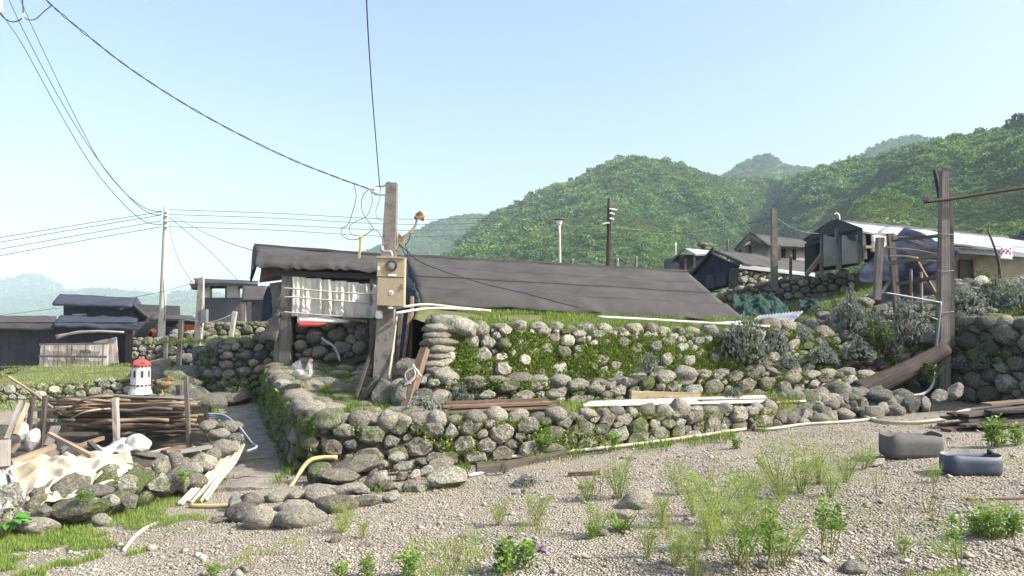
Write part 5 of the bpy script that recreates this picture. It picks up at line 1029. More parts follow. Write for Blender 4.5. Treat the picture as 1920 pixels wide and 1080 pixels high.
prock('dark low rock behind the leaning stick base', 790, 748, 9.95, (.30, .3, .28), 'stone_dark', False, seed=8)
for (xa, ya, xb, yb, Y, w, h_, m_, l) in ((756, 690, 770, 585, 10.95, .17, .04, 'wood_brown', 'wide brown plank leaning upright right of the concrete pole'), (744, 700, 752, 588, 10.9, .10, .05, 'wood_grey', 'grey board leaning upright directly behind the pole'), (770, 680, 773, 556, 11.1, .09, .04, 'wood_tan', 'tall light brown plank, rightmost of the upright planks'), (699, 705, 712, 600, 10.9, .13, .04, 'wood_dark', 'dark board leaning against the left of the pole')): tag(beam('plank', at(xa, ya, Y), at(xb, yb, Y + .1), w, h_, m_, n=5), l, 'plank')
tag(tube('thin_pipe', [at(728, 712, 10.5), at(737, 650, 10.6), at(744, 590, 10.65)], .016, 'pvc_cream', sides=7), 'thin cream pipe leaning on the right of the concrete pole', 'pipe')
tag(beam('stick', at(756, 780, 9.75), at(797, 654, 10.15), .105, .09, 'wood_brown', n=6, jit=.12), 'stout brown timber leaning up against the wall corner', 'timber')
tag(beam('stick', at(668, 745, 10.3), at(707, 625, 10.8), .03, .03, 'bark', n=4), 'thin dark stick leaning left of the concrete pole', 'stick')
wl = [tube_geo(spline([at(*p) for p in ((771, 720, 9.9), (762, 712, 9.9), (760, 700, 9.9), (770, 692, 9.9), (778, 690, 9.9), (784, 700, 9.9), (770, 716, 9.88), (758, 722, 9.88), (778, 704, 9.86), (774, 684, 9.86), (781, 694, 9.86), (790, 706, 9.9))], 60), .009, 6)]
v, f_, a_ = join(wl); tag(mk('wire_tangle', v, f_, 'pvc_white', smooth_=True, along=a_), 'tangle of white wire on the rocks beside the leaning timber', 'wire')
for (pts, m_, l) in ((((728, 578, 10.4), (760, 575, 10.6), (800, 571, 10.75), (870, 578, 10.9), (920, 583, 11.0)), 'pvc_cream', 'upper of two thin white pipes from the pole onto the grassy wall top'), (((742, 587, 10.45), (790, 580, 10.68), (830, 578, 10.75), (900, 581, 10.9)), 'pvc_white', 'lower of two thin white pipes from the pole onto the grassy wall top'), (((1120, 594, 11.3), (1220, 599, 11.55), (1300, 604, 11.75), (1442, 612, 12.0)), 'pvc_white', 'long thin white pipe lying along the right of the grassy wall top'), (((1340, 606, 11.9), (1370, 605, 11.95), (1395, 603, 12.1)), 'pvc_white', 'short white pipe by the right corner of the big roof')): tag(tube('pipe', [at(*p) for p in pts], .018, m_, sides=7, n=20), l, 'pipe')
# ================================================================== LEFT: PEN, WOOD, CANVAS
N_base = [at(-140, 1030, 6.55), at(40, 996, 6.9), at(150, 985, 7.15), at(250, 955, 7.55), at(330, 918, 8.05), at(400, 882, 8.85), at(440, 852, 9.6)]
N_top = [at(-140, 930, 7.0), at(60, 925, 7.2), at(150, 905, 7.45), at(245, 890, 7.75), at(335, 866, 8.3), at(400, 846, 9.1), at(448, 812, 10.0)]
wallN, FN = wall('stone_wall', 'rough low boulder wall in front of the firewood at lower left, canvas over part of it', N_base, N_top, .20, 41, ('stone', 'stone_lichen', 'stone_mossy'), 1.25, angular=.45, bulge=.5, core='earth_moss', gap=.006)
rn = random.Random(6)
for (px, py, Y, w, h_, m_, an) in ((327, 868, 8.15, 34, 40, 'stone_dark', 0), (296, 908, 7.75, 52, 36, 'stone_lichen', 1), (237, 914, 7.6, 52, 44, 'stone_lichen', 1), (270, 893, 7.85, 32, 34, 'stone', 1), (303, 869, 8.1, 36, 28, 'stone_lichen', 1), (250, 878, 8.0, 40, 32, 'stone', 1), (205, 893, 7.7, 46, 40, 'stone_lichen', 0), (362, 880, 8.3, 34, 24, 'stone_smooth', 0), (366, 903, 8.1, 40, 32, 'stone', 0), (342, 906, 8.0, 24, 26, 'stone', 0), (386, 868, 8.6, 34, 30, 'stone_pale', 0), (175, 922, 7.35, 66, 26, 'stone_smooth', 0), (150, 950, 7.1, 96, 46, 'stone_mossy', 1), (70, 985, 6.85, 70, 34, 'stone_smooth', 0), (207, 936, 7.3, 30, 26, 'stone_pale', 1), (245, 940, 7.35, 34, 26, 'stone', 1), (190, 975, 7.0, 34, 24, 'stone', 0), (80, 962, 7.0, 50, 28, 'stone', 1), (420, 842, 9.0, 46, 34, 'stone_smooth', 0), (412, 815, 9.8, 40, 24, 'stone_smooth', 0), (430, 800, 10.3, 44, 22, 'stone', 0), (392, 800, 10.4, 36, 24, 'stone', 0), (398, 852, 8.9, 30, 26, 'stone_pale', 0), (358, 850, 8.9, 40, 26, 'stone_pale', 1), (285, 855, 8.4, 60, 14, 'stone_smooth', 0), (440, 825, 9.6, 30, 22, 'stone', 0)):
    p = at(px, py, Y); k = Y / F; rock('boulder', p, (w * k, w * k * .8, h_ * k), wallN, m_, rot=(rn.uniform(-.2, .2), rn.uniform(-.2, .2), rn.uniform(-.4, .4)), angular=bool(an), r=rn)
cv = sheet('canvas_sheet', [[at(18, 866, 8.3), at(80, 858, 8.3), at(140, 852, 8.3), at(240, 848, 8.3)], [at(-15, 890, 7.7), at(60, 876, 7.7), at(150, 872, 7.8), at(250, 864, 7.95)], [at(-20, 912, 7.3), at(55, 905, 7.35), at(140, 892, 7.5), at(240, 878, 7.75)], [at(-10, 935, 7.05), at(55, 934, 7.1), at(135, 926, 7.25), at(228, 893, 7.6)], [at(30, 955, 6.95), at(60, 946, 6.98), at(140, 932, 7.18), at(226, 900, 7.52)]], 'cloth_cream', None, 110, 80, .006, .09, 2.2, 4, fn=lambda u, v, n: n * (.022 * math.sin(u * 34 + 9 * v + 3 * math.sin(v * 6 + u * 4)) * (0.3 + v) + .016 * math.sin(v * 30 + 8 * math.sin(u * 5)))  + V3((0, 0, .03 * math.sin(u * 13 + 2) * v)))
tag(cv, 'cream torn canvas draped over the boulder wall at lower left', 'canvas')
cv = sheet('white_cloth', [[at(-30, 885, 7.4), at(22, 880, 7.35)], [at(-40, 930, 6.95), at(38, 912, 7.05)], [at(-40, 985, 6.7), at(12, 968, 6.8)]], 'cloth_white', None, 50, 44, .006, .08, 2.5, 1, fn=lambda u, v, n: n * (.03 * math.sin(u * 22 + v * 4) + .015 * math.sin(u * 47))); tag(cv, 'white cloth hanging down at the left edge beside the cream canvas', 'cloth')
cv = sheet('white_cloth', [[at(165, 838, 8.9), at(250, 828, 9.2)], [at(170, 856, 8.5), at(265, 850, 8.6)]], 'cloth_white', None, 24, 12, .01, .14, 3.5, 7); tag(cv, 'crumpled white plastic sheet under the firewood', 'plastic sheet')
tag(rock('white_sack', at(258, 833, 8.9), (.24, .2, .2), None, 'cloth_white', rot=(.2, .3, .3), r=random.Random(2)), 'bulging white sack right of the crumpled plastic, in front of the firewood', 'sack')
tag(rock('white_sack', at(62, 826, 9.2), (.16, .15, .26), None, 'cloth_white', rot=(0, .2, .3), angular=True, r=random.Random(3)), 'pale sack standing between the posts at far left', 'sack')
tag(rock('white_sack', at(40, 812, 9.5), (.2, .16, .22), None, 'cloth_white', rot=(0, .2, .9), angular=True, r=random.Random(8)), 'white bag heaped behind the wide upright board at the left edge', 'bag')
cv = sheet('grey_tarp', [[at(105, 832, 8.9), at(172, 832, 8.8)], [at(95, 862, 8.2), at(178, 856, 8.2)]], 'tar', None, 16, 12, .01, .05, 3, 3); tag(cv, 'dark grey tarp patch between the timbers at lower left', 'tarp')
for (xa, ya, xb, yb, Ya, Yb_, w, h_, m_, l) in ((22, 868, 104, 837, 8.2, 8.5, .07, .06, 'wood_tan', 'thick tan timber lying over the canvas at lower left'), (62, 862, 104, 846, 8.3, 8.45, .08, .04, 'wood_tan', 'short split tan timber right under the thick tan one'), (92, 813, 174, 856, 8.7, 8.1, .04, .035, 'wood_tan', 'slim stick slanting down across the grey tarp'), (88, 862, 130, 834, 8.2, 8.7, .05, .03, 'wood_grey', 'grey lath crossing under the slim slanting stick'), (145, 838, 192, 821, 8.6, 9.4, .05, .04, 'wood_brown', 'brown timber end poking out under the firewood'), (168, 830, 190, 852, 8.6, 8.2, .05, .04, 'bark', 'short dark branch on the white plastic'), (8, 876, 10, 826, 8.0, 8.2, .10, .03, 'wood_pale', 'wide upright board at the left edge'), (12, 824, 40, 752, 9.0, 9.4, .045, .04, 'wood_pale', 'pale leaning lath above the wide upright board'), (28, 815, 52, 757, 9.2, 9.6, .04, .03, 'wood_tan', 'thinner tan lath right of the pale leaning one'), (90, 836, 105, 800, 9.0, 9.3, .09, .03, 'wood_grey', 'broken grey board end by the dark posts'), (20, 850, 34, 832, 8.6, 8.7, .06, .02, 'wood_brown', 'small brown board scrap by the white bag')): tag(beam('timber', at(xa, ya, Ya), at(xb, yb, Yb_), w, h_, m_, n=4, jit=.12), l, 'timber')
for k, (px, py, L_) in enumerate(((265, 853, 60), (300, 846, 44), (315, 850, 50), (345, 848, 40), (365, 842, 60), (325, 842, 36))): a = at(px - L_ / 2, py + 5, 8.6); tag(beam('scrap_plank', a, at(px + L_ / 2, py - 5, 8.9), .08, .03, ('wood_tan', 'wood_pale', 'wood_brown')[k % 3], n=3, jit=.15), 'broken bit of scrap plank on the rubble in front of the firewood', 'plank', 'scrap planks in front of the firewood')
# posts of the firewood rack
for (xa, ya, xb, yb, Y, w, m_, l) in ((219, 836, 216, 746, 10.45, .075, 'wood_pale', 'stout pale post holding the firewood in its middle'), (354, 838, 349, 705, 10.4, .055, 'wood_grey', 'tall thin post at the right end of the firewood'), (50, 842, 61, 744, 9.9, .05, 'wood_dark', 'dark stake left of the firewood, nearest the sacks'), (76, 842, 85, 742, 10.2, .055, 'wood_dark', 'dark stake at the left end of the firewood'), (336, 752, 335, 722, 11.7, .07, 'wood_dark', 'short dark stub behind the firewood by the brown hen')): tag(beam('rack_post', at(xa, ya, Y), at(xb, yb, Y), w, w * .8, m_, n=5, jit=.12), l, 'post')
for (xa, ya, xb, yb, l) in ((30, 770, 125, 765, 'upper rail of the firewood rack at far left'), (45, 786, 105, 788, 'lower rail of the firewood rack at far left')): tag(beam('rail', at(xa, ya, 10.2), at(xb, yb, 10.6), .05, .04, 'wood_grey', n=3), l, 'rail')
tag(tube('long_stick', [at(14, 705, 9.9), at(60, 735, 10.2), at(115, 778, 10.6)], .017, 'wood_tan', sides=7), 'long pale stick pointing up out of the left end of the firewood', 'stick')
rw = random.Random(77)
for k in range(84):
    lay = k % 14; yy = 748 + lay * 4.9 + rw.uniform(-2, 2); Y = 10.6 + (k // 14) * .17 + rw.uniform(-.06, .06); low = lay / 13
    xl = rw.uniform(85, 170) + 60 * low ** 2 + (rw.random() < .25) * 80; xr = rw.uniform(320, 390) - 10 * low - (rw.random() < .3) * 90
    sl = rw.uniform(-9, 5) * (1 if rw.random() < .8 else 2); pts = []
    for i in range(5):
        t = i / 4; pts.append(at(lerp(xl, xr, t), yy + sl * (t - .5) + rw.uniform(-2.6, 2.6), Y + rw.uniform(-.04, .04)))
    r0 = rw.uniform(.016, .033); tag(tube('branch', pts, lambda t, r0=r0: r0 * (1.1 - .35 * t), rw.choice(('stick', 'stick', 'bark', 'wood_grey')), n=12, sides=7, wob=.10, seed=k), 'crooked branch in the long stack of firewood', 'branch', 'branches stacked as firewood')
rk = random.Random(78)
for k in range(9):
    x0 = rk.uniform(80, 150); y0 = rk.uniform(742, 775); tag(tube('twig', [at(x0, y0 + rk.uniform(0, 20), 10.5), at(x0 + 30, y0, 10.4), at(x0 + 75, y0 - rk.uniform(-12, 8), 10.6)], .012, rk.choice(('stick', 'wood_tan')), sides=6, n=6), 'thin loose twig sticking out at the left of the firewood', 'twig', 'loose twigs of the firewood')
o = mk('shade_backing', [at(70, 850, 11.9), at(392, 850, 11.9), at(392, 762, 11.9), at(70, 762, 11.9), at(70, 850, 12.2), at(392, 850, 12.2), at(392, 762, 12.2), at(70, 762, 12.2)], [(0, 1, 2, 3), (4, 7, 6, 5), (0, 4, 5, 1), (2, 6, 7, 3), (0, 3, 7, 4), (1, 5, 6, 2)], 'earth'); kind(o, 'structure')  # added earth-coloured box; its dark tone stands in for shade under the firewood
0 and wall('stone_wall', 'short side wall of the dark hollow right of the firewood', [at(388, 850, 10.0), at(400, 820, 10.9), at(398, 790, 11.9)], [at(384, 800, 10.1), at(392, 778, 11.0), at(392, 764, 12.0)], .15, 43, ('stone_dark', 'stone'), 1.3, angular=.3, cap=(.2, .36, .6))
# white conduits
rc = random.Random(4)
for k in range(9):
    t = k / 8; a = at(lerp(425, 457, t), lerp(846, 836, t) + rc.uniform(-2, 2), 9.2); b = on(lerp(338, 388, t) + rc.uniform(-4, 4), lerp(950, 938, t) + rc.uniform(-8, 8)); m1 = at(lerp(398, 440, t), lerp(880, 868, t), 8.7)
    b.z += .02; tag(tube('conduit', [a, m1, a.lerp(b, .66) + V3((0, 0, -.01)), b], .016, rc.choice(('pvc_white', 'pvc_white', 'pvc_cream', 'pvc_grey')), n=12, sides=7), 'old white plastic conduit in the bundle lying beside the path', 'conduit', 'conduits bundled beside the path')
for k in range(3): tag(tube('grey_hose', [at(388, 776 + 3 * k, 11.0), at(420, 779 + 4 * k, 10.9), at(448, 800 + 4 * k, 10.3), at(470, 828 + 3 * k, 9.7), at(481 - 3 * k, 838 + 3 * k, 9.45), at(462, 846, 9.3)], .014, 'pvc_grey', n=24, sides=7), 'grey blue hose looping over the path edge', 'hose', 'grey hoses at the path edge')
tag(tube('yellow_hose', [at(632, 858, 8.6), at(605, 858, 8.6), at(582, 863, 8.55), at(566, 880, 8.5), at(553, 903, 8.4), at(535, 924, 8.3)], .024, 'hose_yellow', n=24, sides=8), 'stiff yellow hose bent over the stones at the path mouth', 'hose')
q = [on(355, 952), on(395, 953), on(440, 951)]; tag(tube('yellow_hose', [p + V3((0, 0, .02)) for p in q], .02, 'hose_yellow', n=10, sides=8), 'yellow hose lying flat on the ground by the rounded boulders', 'hose')
q = [on(232, 1036), on(250, 1012), on(272, 994), on(296, 984)]; tag(tube('pipe', [p + V3((0, 0, .015)) for p in q], .015, 'pvc_white', n=12, sides=7), 'short white pipe half sunk in the grass at lower left', 'pipe')
# lighthouse
lh = thing('model_lighthouse', 'small white model lighthouse with red domed roof on a rock behind the firewood', 'model lighthouse', at(263, 739, 13.8)); c = at(263, 739, 13.8); k = 13.8 / F
def rp(r, y): return (r * k, (739 - y) * k)
lathe('body', c, [rp(21, 739), rp(20, 735), rp(18, 729), rp(17.6, 722), rp(17, 690), rp(17.2, 688), rp(16.8, 686)], 'paint_white', lh, 16, smooth_=False); lathe('roof', c, [rp(18.2, 686.5), rp(17.8, 683), rp(13.5, 677.5), rp(8, 674.6), rp(2.5, 673.5)], 'paint_red', lh, 16)
for i in range(10):
    th = -math.pi / 2 + (i - 4.5) * math.pi / 8; d_ = V3((math.cos(th), math.sin(th), 0)); s_ = V3((-math.sin(th), math.cos(th), 0))
    def plate(nm, y0, y1, w, r, mat):
        p0 = c + d_ * (r * k) + V3((0, 0, (739 - y1) * k)); p1 = c + d_ * ((r - .15) * k) + V3((0, 0, (739 - y0) * k)); hw = s_ * (w * k / 2); prism(nm, [p0 - hw, p0 + hw, p1 + hw, p1 - hw], d_ * .006, mat, lh)
    if i % 2 == 0: plate('window', 695, 707, 4, 17.3, 'bin_dark')
    plate('vent_hole', 686.6, 688.4, 3.4, 17.2, 'bin_dark'); plate('scallop', 721, 723.4, 4.6, 17.8, 'bin_dark')
for th in (-2.2, -.95):
    d_ = V3((math.cos(th), math.sin(th), 0)); s_ = V3((-math.sin(th), math.cos(th), 0)); b_ = c + d_ * (15.6 * k); prism('roof_window', [b_ - s_ * 5.5 * k + V3((0, 0, 56.5 * k)), b_ + s_ * 5.5 * k + V3((0, 0, 56.5 * k)), b_ + s_ * 3 * k - d_ * 2.5 * k + V3((0, 0, 61 * k)), b_ - s_ * 3 * k - d_ * 2.5 * k + V3((0, 0, 61 * k))], d_ * .02, 'bin_dark', lh)
rm = random.Random(12); md = thing('rock_mound', 'mossy heap of rocks carrying the model lighthouse and the brown hen', 'rock heap', at(320, 760, 13.6))
for k_, (px, py, w, h_, Y) in enumerate(((263, 756, 95, 34, 13.9), (312, 760, 70, 42, 13.6), (355, 750, 60, 50, 13.8), (300, 722, 50, 30, 14.6), (330, 708, 50, 30, 15.0), (325, 728, 60, 34, 14.5), (360, 722, 44, 36, 14.8), (350, 700, 60, 26, 15.6), (290, 700, 60, 36, 16.2), (375, 745, 50, 40, 14.2), (345, 735, 40, 24, 14.1), (298, 690, 60, 30, 17.5), (230, 762, 60, 30, 14.0), (395, 760, 60, 40, 14.0), (410, 750, 60, 26, 14.6), (446, 748, 60, 24, 14.5))):
    kk = Y / F; rock('rock', at(px, py, Y), (w * kk, w * kk * .9, h_ * kk), md, rm.choice(('stone_mossy', 'stone', 'stone_dark')), angular=k_ % 3 == 0, r=rm)
# boulders at the mouth of the path
rb = random.Random(21)
BL = [(557, 970, 96, 36, 'stone_smooth', 0, 'long smooth grey boulder, front right of the group at the path mouth'), (490, 973, 66, 42, 'stone_smooth', 0, 'round boulder in front of the group, left of the long smooth one'), (458, 962, 64, 34, 'stone', 0, 'tilted boulder, leftmost of the group at the path mouth'), (632, 944, 72, 36, 'stone_smooth', 0, 'smooth brownish boulder right of the group, on the gravel'), (600, 929, 56, 26, 'stone_smooth', 0, 'oval boulder behind the brownish one'), (546, 950, 66, 22, 'stone_smooth', 0, 'flat boulder lying behind the long smooth one'), (440, 945, 30, 26, 'stone_dark', 1, 'dark pointed rock at the back left of the group'), (470, 938, 40, 24, 'stone', 0, 'small round rock behind the tilted boulder'), (520, 932, 50, 18, 'stone_smooth', 0, 'low flat rock in the middle of the path mouth'), (560, 930, 34, 20, 'stone', 1, 'mossy lump beside the low flat rock'), (655, 918, 60, 20, 'stone_smooth', 0, 'long low rock under the big dark slab'), (600, 915, 60, 18, 'stone', 1, 'flat ledge rock left of the long low rock'), (690, 938, 50, 22, 'stone', 1, 'sunken rough rock left of the white block'), (415, 972, 56, 12, 'stone_smooth', 1, 'flat grey slab set in the ground by the yellow hose')]
for px, py, w, h_, m_, an, l in BL:
    p = on(px, py + h_ * .36); kk = p.y / F; c_ = p + V3((0, 0, h_ * kk * .32)); tag(rock('boulder', c_, (w * kk, max(.2, w * kk * .75), h_ * kk * 1.1), None, m_, rot=(rb.uniform(-.1, .1), rb.uniform(-.12, .12), rb.uniform(-.3, .3)), angular=bool(an), r=rb), l, 'boulder')
p = at(672, 871, 8.55); tag(rock('boulder', p, (112 * p.y / F, .5, 36 * p.y / F), None, 'stone_smooth', rot=(0, -.06, .05), angular=True, r=random.Random(33)), 'big dark pointed slab resting on the wall foot beside the yellow hose', 'boulder')
for k_, (px, py, w, h_, m_) in enumerate(((700, 905, 50, 34, 'stone'), (640, 895, 90, 30, 'stone'), (600, 890, 60, 40, 'stone_mossy'), (745, 858, 40, 20, 'stone_pale'), (762, 876, 44, 22, 'stone_lichen'), (715, 897, 36, 30, 'stone_pale'), (728, 912, 36, 22, 'stone'), (752, 893, 26, 24, 'stone'), (792, 868, 34, 18, 'stone'), (778, 892, 30, 22, 'stone_pale'), (735, 932, 34, 22, 'stone_pale'), (772, 912, 40, 26, 'stone'), (800, 885, 36, 22, 'stone_pale'), (700, 885, 30, 20, 'stone_lichen'), (826, 870, 60, 24, 'stone'), (838, 896, 80, 40, 'stone_lichen'), (790, 915, 30, 16, 'stone_pale'), (815, 858, 40, 16, 'stone'), (720, 870, 40, 18, 'stone_lichen'), (680, 920, 40, 16, 'stone_smooth'))):
    Y = on(px, max(py + h_ * .4, 893)).y + .02 * (k_ % 3) + (893 - min(893, py)) * .006; p = at(px, py, Y); kk = Y / F; tag(rock('rubble_rock', p, (w * kk, w * kk * .85, h_ * kk), None, m_, angular=True, r=rb), 'loose pale angular rock in the rubble pile at the wall foot', 'rock', 'rubble at the foot of the front wall')

# ================================================================== RIGHT SIDE
lg = tag(tube('log', [at(1606, 737, 11.5), at(1650, 718, 11.6), at(1710, 690, 11.75), at(1772, 655, 11.95)], lambda t: .165 - .05 * t, 'log_bark', n=20, sides=14, wob=.05, seed=3), 'big weathered brown log leaning across the stones below the tall timber post', 'log')
rh = random.Random(55); hp_ = thing('rock_heap', 'long heap of loose dark boulders along the foot of the wall, left of the log', 'rock heap', at(1560, 795, 11.0))
for k_ in range(110):
    px = rh.uniform(1428, 1720); top_ = np.interp(px, [1435, 1500, 1560, 1640, 1720], [756, 744, 738, 738, 752]); bot = np.interp(px, [1435, 1560, 1700], [800, 792, 772]); t = rh.random(); py = lerp(top_, bot, t); Y = lerp(11.35, 10.7, t) + (px - 1500) * .0016
    w = rh.uniform(.14, .34) * (1.15 if t < .5 else .9); rock('rock', at(px, py, Y), (w, w * .9, w * rh.uniform(.6, .95)), hp_, rh.choice(('stone_dark', 'stone', 'stone_dark', 'stone_smooth')), angular=rh.random() < .4, r=rh)
for px, py, w, h_, m_, an, l in ((1790, 736, 36, 36, 'stone_pale', 1, 'upright pale round slab against the foot of the timber post'), (1735, 758, 24, 34, 'stone_pale', 1, 'pale squared block standing left of the round slab'), (1760, 744, 34, 26, 'stone', 1, 'grey wedge rock between the pale block and slab'), (1706, 760, 36, 34, 'stone_dark', 1, 'broken dark rock left of the pale squared block'), (1621, 773, 20, 18, 'stone_pale', 0, 'small white egg shaped stone at the edge of the rock heap'), (1676, 770, 44, 18, 'stone_smooth', 0, 'smooth low boulder right of the white egg stone'), (1660, 752, 36, 24, 'stone_smooth', 0, 'rounded boulder below the log'), (1650, 742, 46, 22, 'stone_dark', 0, 'dark boulder touching the underside of the log'), (1694, 672, 26, 20, 'stone_dark', 0, 'round dark boulder sitting above the log'), (1744, 638, 46, 34, 'stone_dark', 1, 'block of dark rock in the bank just left of the timber post')):
    Y = 11.2 if py > 700 else 12.3; p = at(px, py, Y); kk = Y / F; tag(rock('boulder', p, (w * kk, w * kk * .8, h_ * kk), None, m_, rot=(0, rh.uniform(-.2, .2), rh.uniform(-.2, .2)), angular=bool(an), r=rh), l, 'boulder')
tag(rock('boulder', at(1838, 543, 15.5), (.5, .4, .5), None, 'stone_pale', rot=(0, .1, .3), angular=True, r=random.Random(4)), 'pale conical boulder on the slope in front of the small doorway', 'boulder')
sl = thing('slope_stones', 'scattered stones along the top of the slope below the white roofed house', 'rock heap', at(1870, 560, 15))
for k_ in range(80):
    px = rh.uniform(1785, 1960); Y = 11.9 + 7.0 * rh.random() ** .7; q = at(px, 560, Y); w = rh.uniform(.2, .5); rock('rock', (q.x, Y, U(q.x, Y) + .05), (w, w * .8, w * .5), sl, rh.choice(('stone_dark', 'stone', 'stone_mossy')), r=rh)
s2 = thing('slope_stones', 'tumbled stones on the bank between the corrugated sheet and the timber pen', 'rock heap', at(1560, 600, 14))
for k_ in range(95):
    px = rh.uniform(1470, 1765); Y = 13.0 + 4.6 * rh.random() ** 1.2; q = at(px, 600, Y); w = rh.uniform(.18, .45); rock('rock', (q.x, Y, U(q.x, Y) + .05), (w, w * .8, w * rh.uniform(.5, .8)), s2, rh.choice(('stone_dark', 'stone', 'stone_mossy')), angular=rh.random() < .3, r=rh)
# troughs cut from plastic drums
def trough(name, label, px, py, wpx, hpx, dep, rz, mat, seed, wave):
    p = on(px, py); kk = p.y / F; Wd, Hh = wpx * kk, hpx * kk; t = thing(name, label, 'trough', p); V = []; n = 40; rr = random.Random(seed); rows = ((.86, 0.0), (.96, .06), (1.0, .22), (1.0, .62), (.985, 1.0), (.945, 1.0), (.95, .6), (.94, .2), (.85, .08))
    for s_, hh in rows:
        for i in range(n):
            th = 2 * math.pi * i / n; cx_, sy = math.cos(th), math.sin(th); e = .32; x = math.copysign(abs(cx_) ** e, cx_) * Wd / 2 * s_; y = math.copysign(abs(sy) ** e, sy) * dep / 2 * (s_ if s_ > .9 else s_ - .02)
            z = hh * Hh * (1 + wave * (hh > .9) * math.sin(th * 3 + seed)); y *= 1 - .10 * (hh > .5) * math.exp(-(x / (Wd * .18)) ** 2) * (1 if seed == 1 else 0)
            V.append(V3((x * math.cos(rz) - y * math.sin(rz), x * math.sin(rz) + y * math.cos(rz), z)) + p)
    FF = [tuple(range(n - 1, -1, -1)), tuple((len(rows) - 1) * n + i for i in range(n))] + [(j * n + i, j * n + (i + 1) % n, (j + 1) * n + (i + 1) % n, (j + 1) * n + i) for j in range(len(rows) - 1) for i in range(n)]
    o = mk('shell', V, FF, mat, t, True); return t, p, Wd, Hh
t, p, w_, h_ = trough('plastic_trough', 'grey open trough cut from a plastic drum, lying on the gravel', 1708, 856, 104, 42, .30, .03, 'trough_grey', 1, .07)
lathe('bung', p + V3((w_ / 2 - .01, 0, h_ * .55)), [(.025, 0), (.025, .03), (.012, .035)], 'bin_dark', t, 10, axis=(1, 0, 0))
t, p, w_, h_ = trough('plastic_trough', 'blue open trough cut from a plastic drum, nearest to the right edge', 1820, 888, 98, 36, .26, -.04, 'trough_blue', 2, .05)
lathe('handle_stub', p + V3((w_ / 2 - .05, 0.02, h_)), [(.02, 0), (.025, .03), (.012, .04)], 'bin_dark', t, 8)
# plank pile at the right edge
rp_ = random.Random(9)
for k_ in range(17):
    lay = k_ // 4; a = on(1768 + rp_.uniform(0, 55) + 14 * lay, 812 - rp_.uniform(0, 8)); a.z += .02 + .045 * lay; a.y += rp_.uniform(0, .35) + .05 * lay; b = a + V3((rp_.uniform(1.3, 1.9), rp_.uniform(.1, .45), rp_.uniform(.02, .10))); tag(beam('plank', a, b, rp_.uniform(.10, .18), .028, rp_.choice(('wood_dark', 'wood_grey', 'wood_dark', 'wood_brown')), n=3, jit=.08), 'dark rotten plank in the loose pile at the right edge', 'plank', 'planks piled at the right edge')
a = on(1880, 792); a.z += .22; tag(beam('plank', a + V3((-.2, 0, 0)), a + V3((1.0, .25, .06)), .17, .03, 'wood_tan', n=3), 'light tan board on top of the dark plank pile at the right edge', 'plank')
# hoses and pipes on the ground
def ground_tube(name, label, pts, rad, mat, lift=0.0, cat='hose', n=40): return tag(tube(name, [on(*q) + V3((0, 0, rad + .005 + lift)) for q in pts], rad, mat, n=n, sides=7), label, cat)
ground_tube('hose', 'cream hose winding along the gravel in front of the rock heap', ((1400, 782), (1392, 792), (1404, 803), (1425, 809), (1460, 806), (1500, 800), (1560, 796), (1610, 792), (1640, 788)), .02, 'pvc_cream')
ground_tube('hose', 'pale hose curving over the gravel towards the plank pile', ((1622, 786), (1660, 795), (1720, 796), (1775, 788), (1800, 776), (1850, 768), (1940, 762)), .022, 'pvc_cream')
tag(tube('hose', [at(1400, 780, 10.5), at(1420, 765, 10.7), at(1450, 756, 10.9), at(1510, 752, 11.0)], .018, 'pvc_cream', sides=7, n=16), 'upper end of the cream hose running back onto the ledge', 'hose')
ground_tube('pipe', 'long cream pipe lying along the foot of the front wall', ((868, 866), (960, 862), (1060, 853), (1180, 840), (1300, 824), (1398, 809)), .02, 'pvc_cream', .01, 'pipe')
ground_tube('pipe', 'short white pipe end beside the dark board at the wall foot', ((878, 896), (905, 890), (935, 883)), .018, 'pvc_white', .0, 'pipe', 8)
a, b = on(893, 892), on(1062, 858); tag(beam('board', a + V3((0, 0, .07)), b + V3((0, 0, .03)), .03, .13, 'wood_dark', n=6, bend=-.03), 'dark weathered board lying at the foot of the front wall', 'board')
a, b = on(1065, 893), on(1125, 890); tag(beam('board', a + V3((0, 0, .02)), b + V3((0, 0, .02)), .06, .04, 'wood_brown', n=3), 'short brown wood scrap on the gravel in front of the dark board', 'wood scrap')
a, b = on(1815, 938), on(1925, 936); tag(beam('lath', a + V3((0, 0, .012)), b + V3((0, 0, .012)), .035, .015, 'wood_tan', n=3), 'thin pale lath on the gravel near the right edge', 'lath')
tag(sheet('plastic_wrapper', [[on(1003, 1029) + V3((0, 0, .025)), on(1028, 1034) + V3((0, 0, .02))], [on(1005, 1036) + V3((0, 0, .012)), on(1026, 1038) + V3((0, 0, .01))]], 'plastic_pink', None, 8, 6, .004, .05, 12), 'crumpled pink purple wrapper on the gravel beside the leafy weed', 'wrapper')
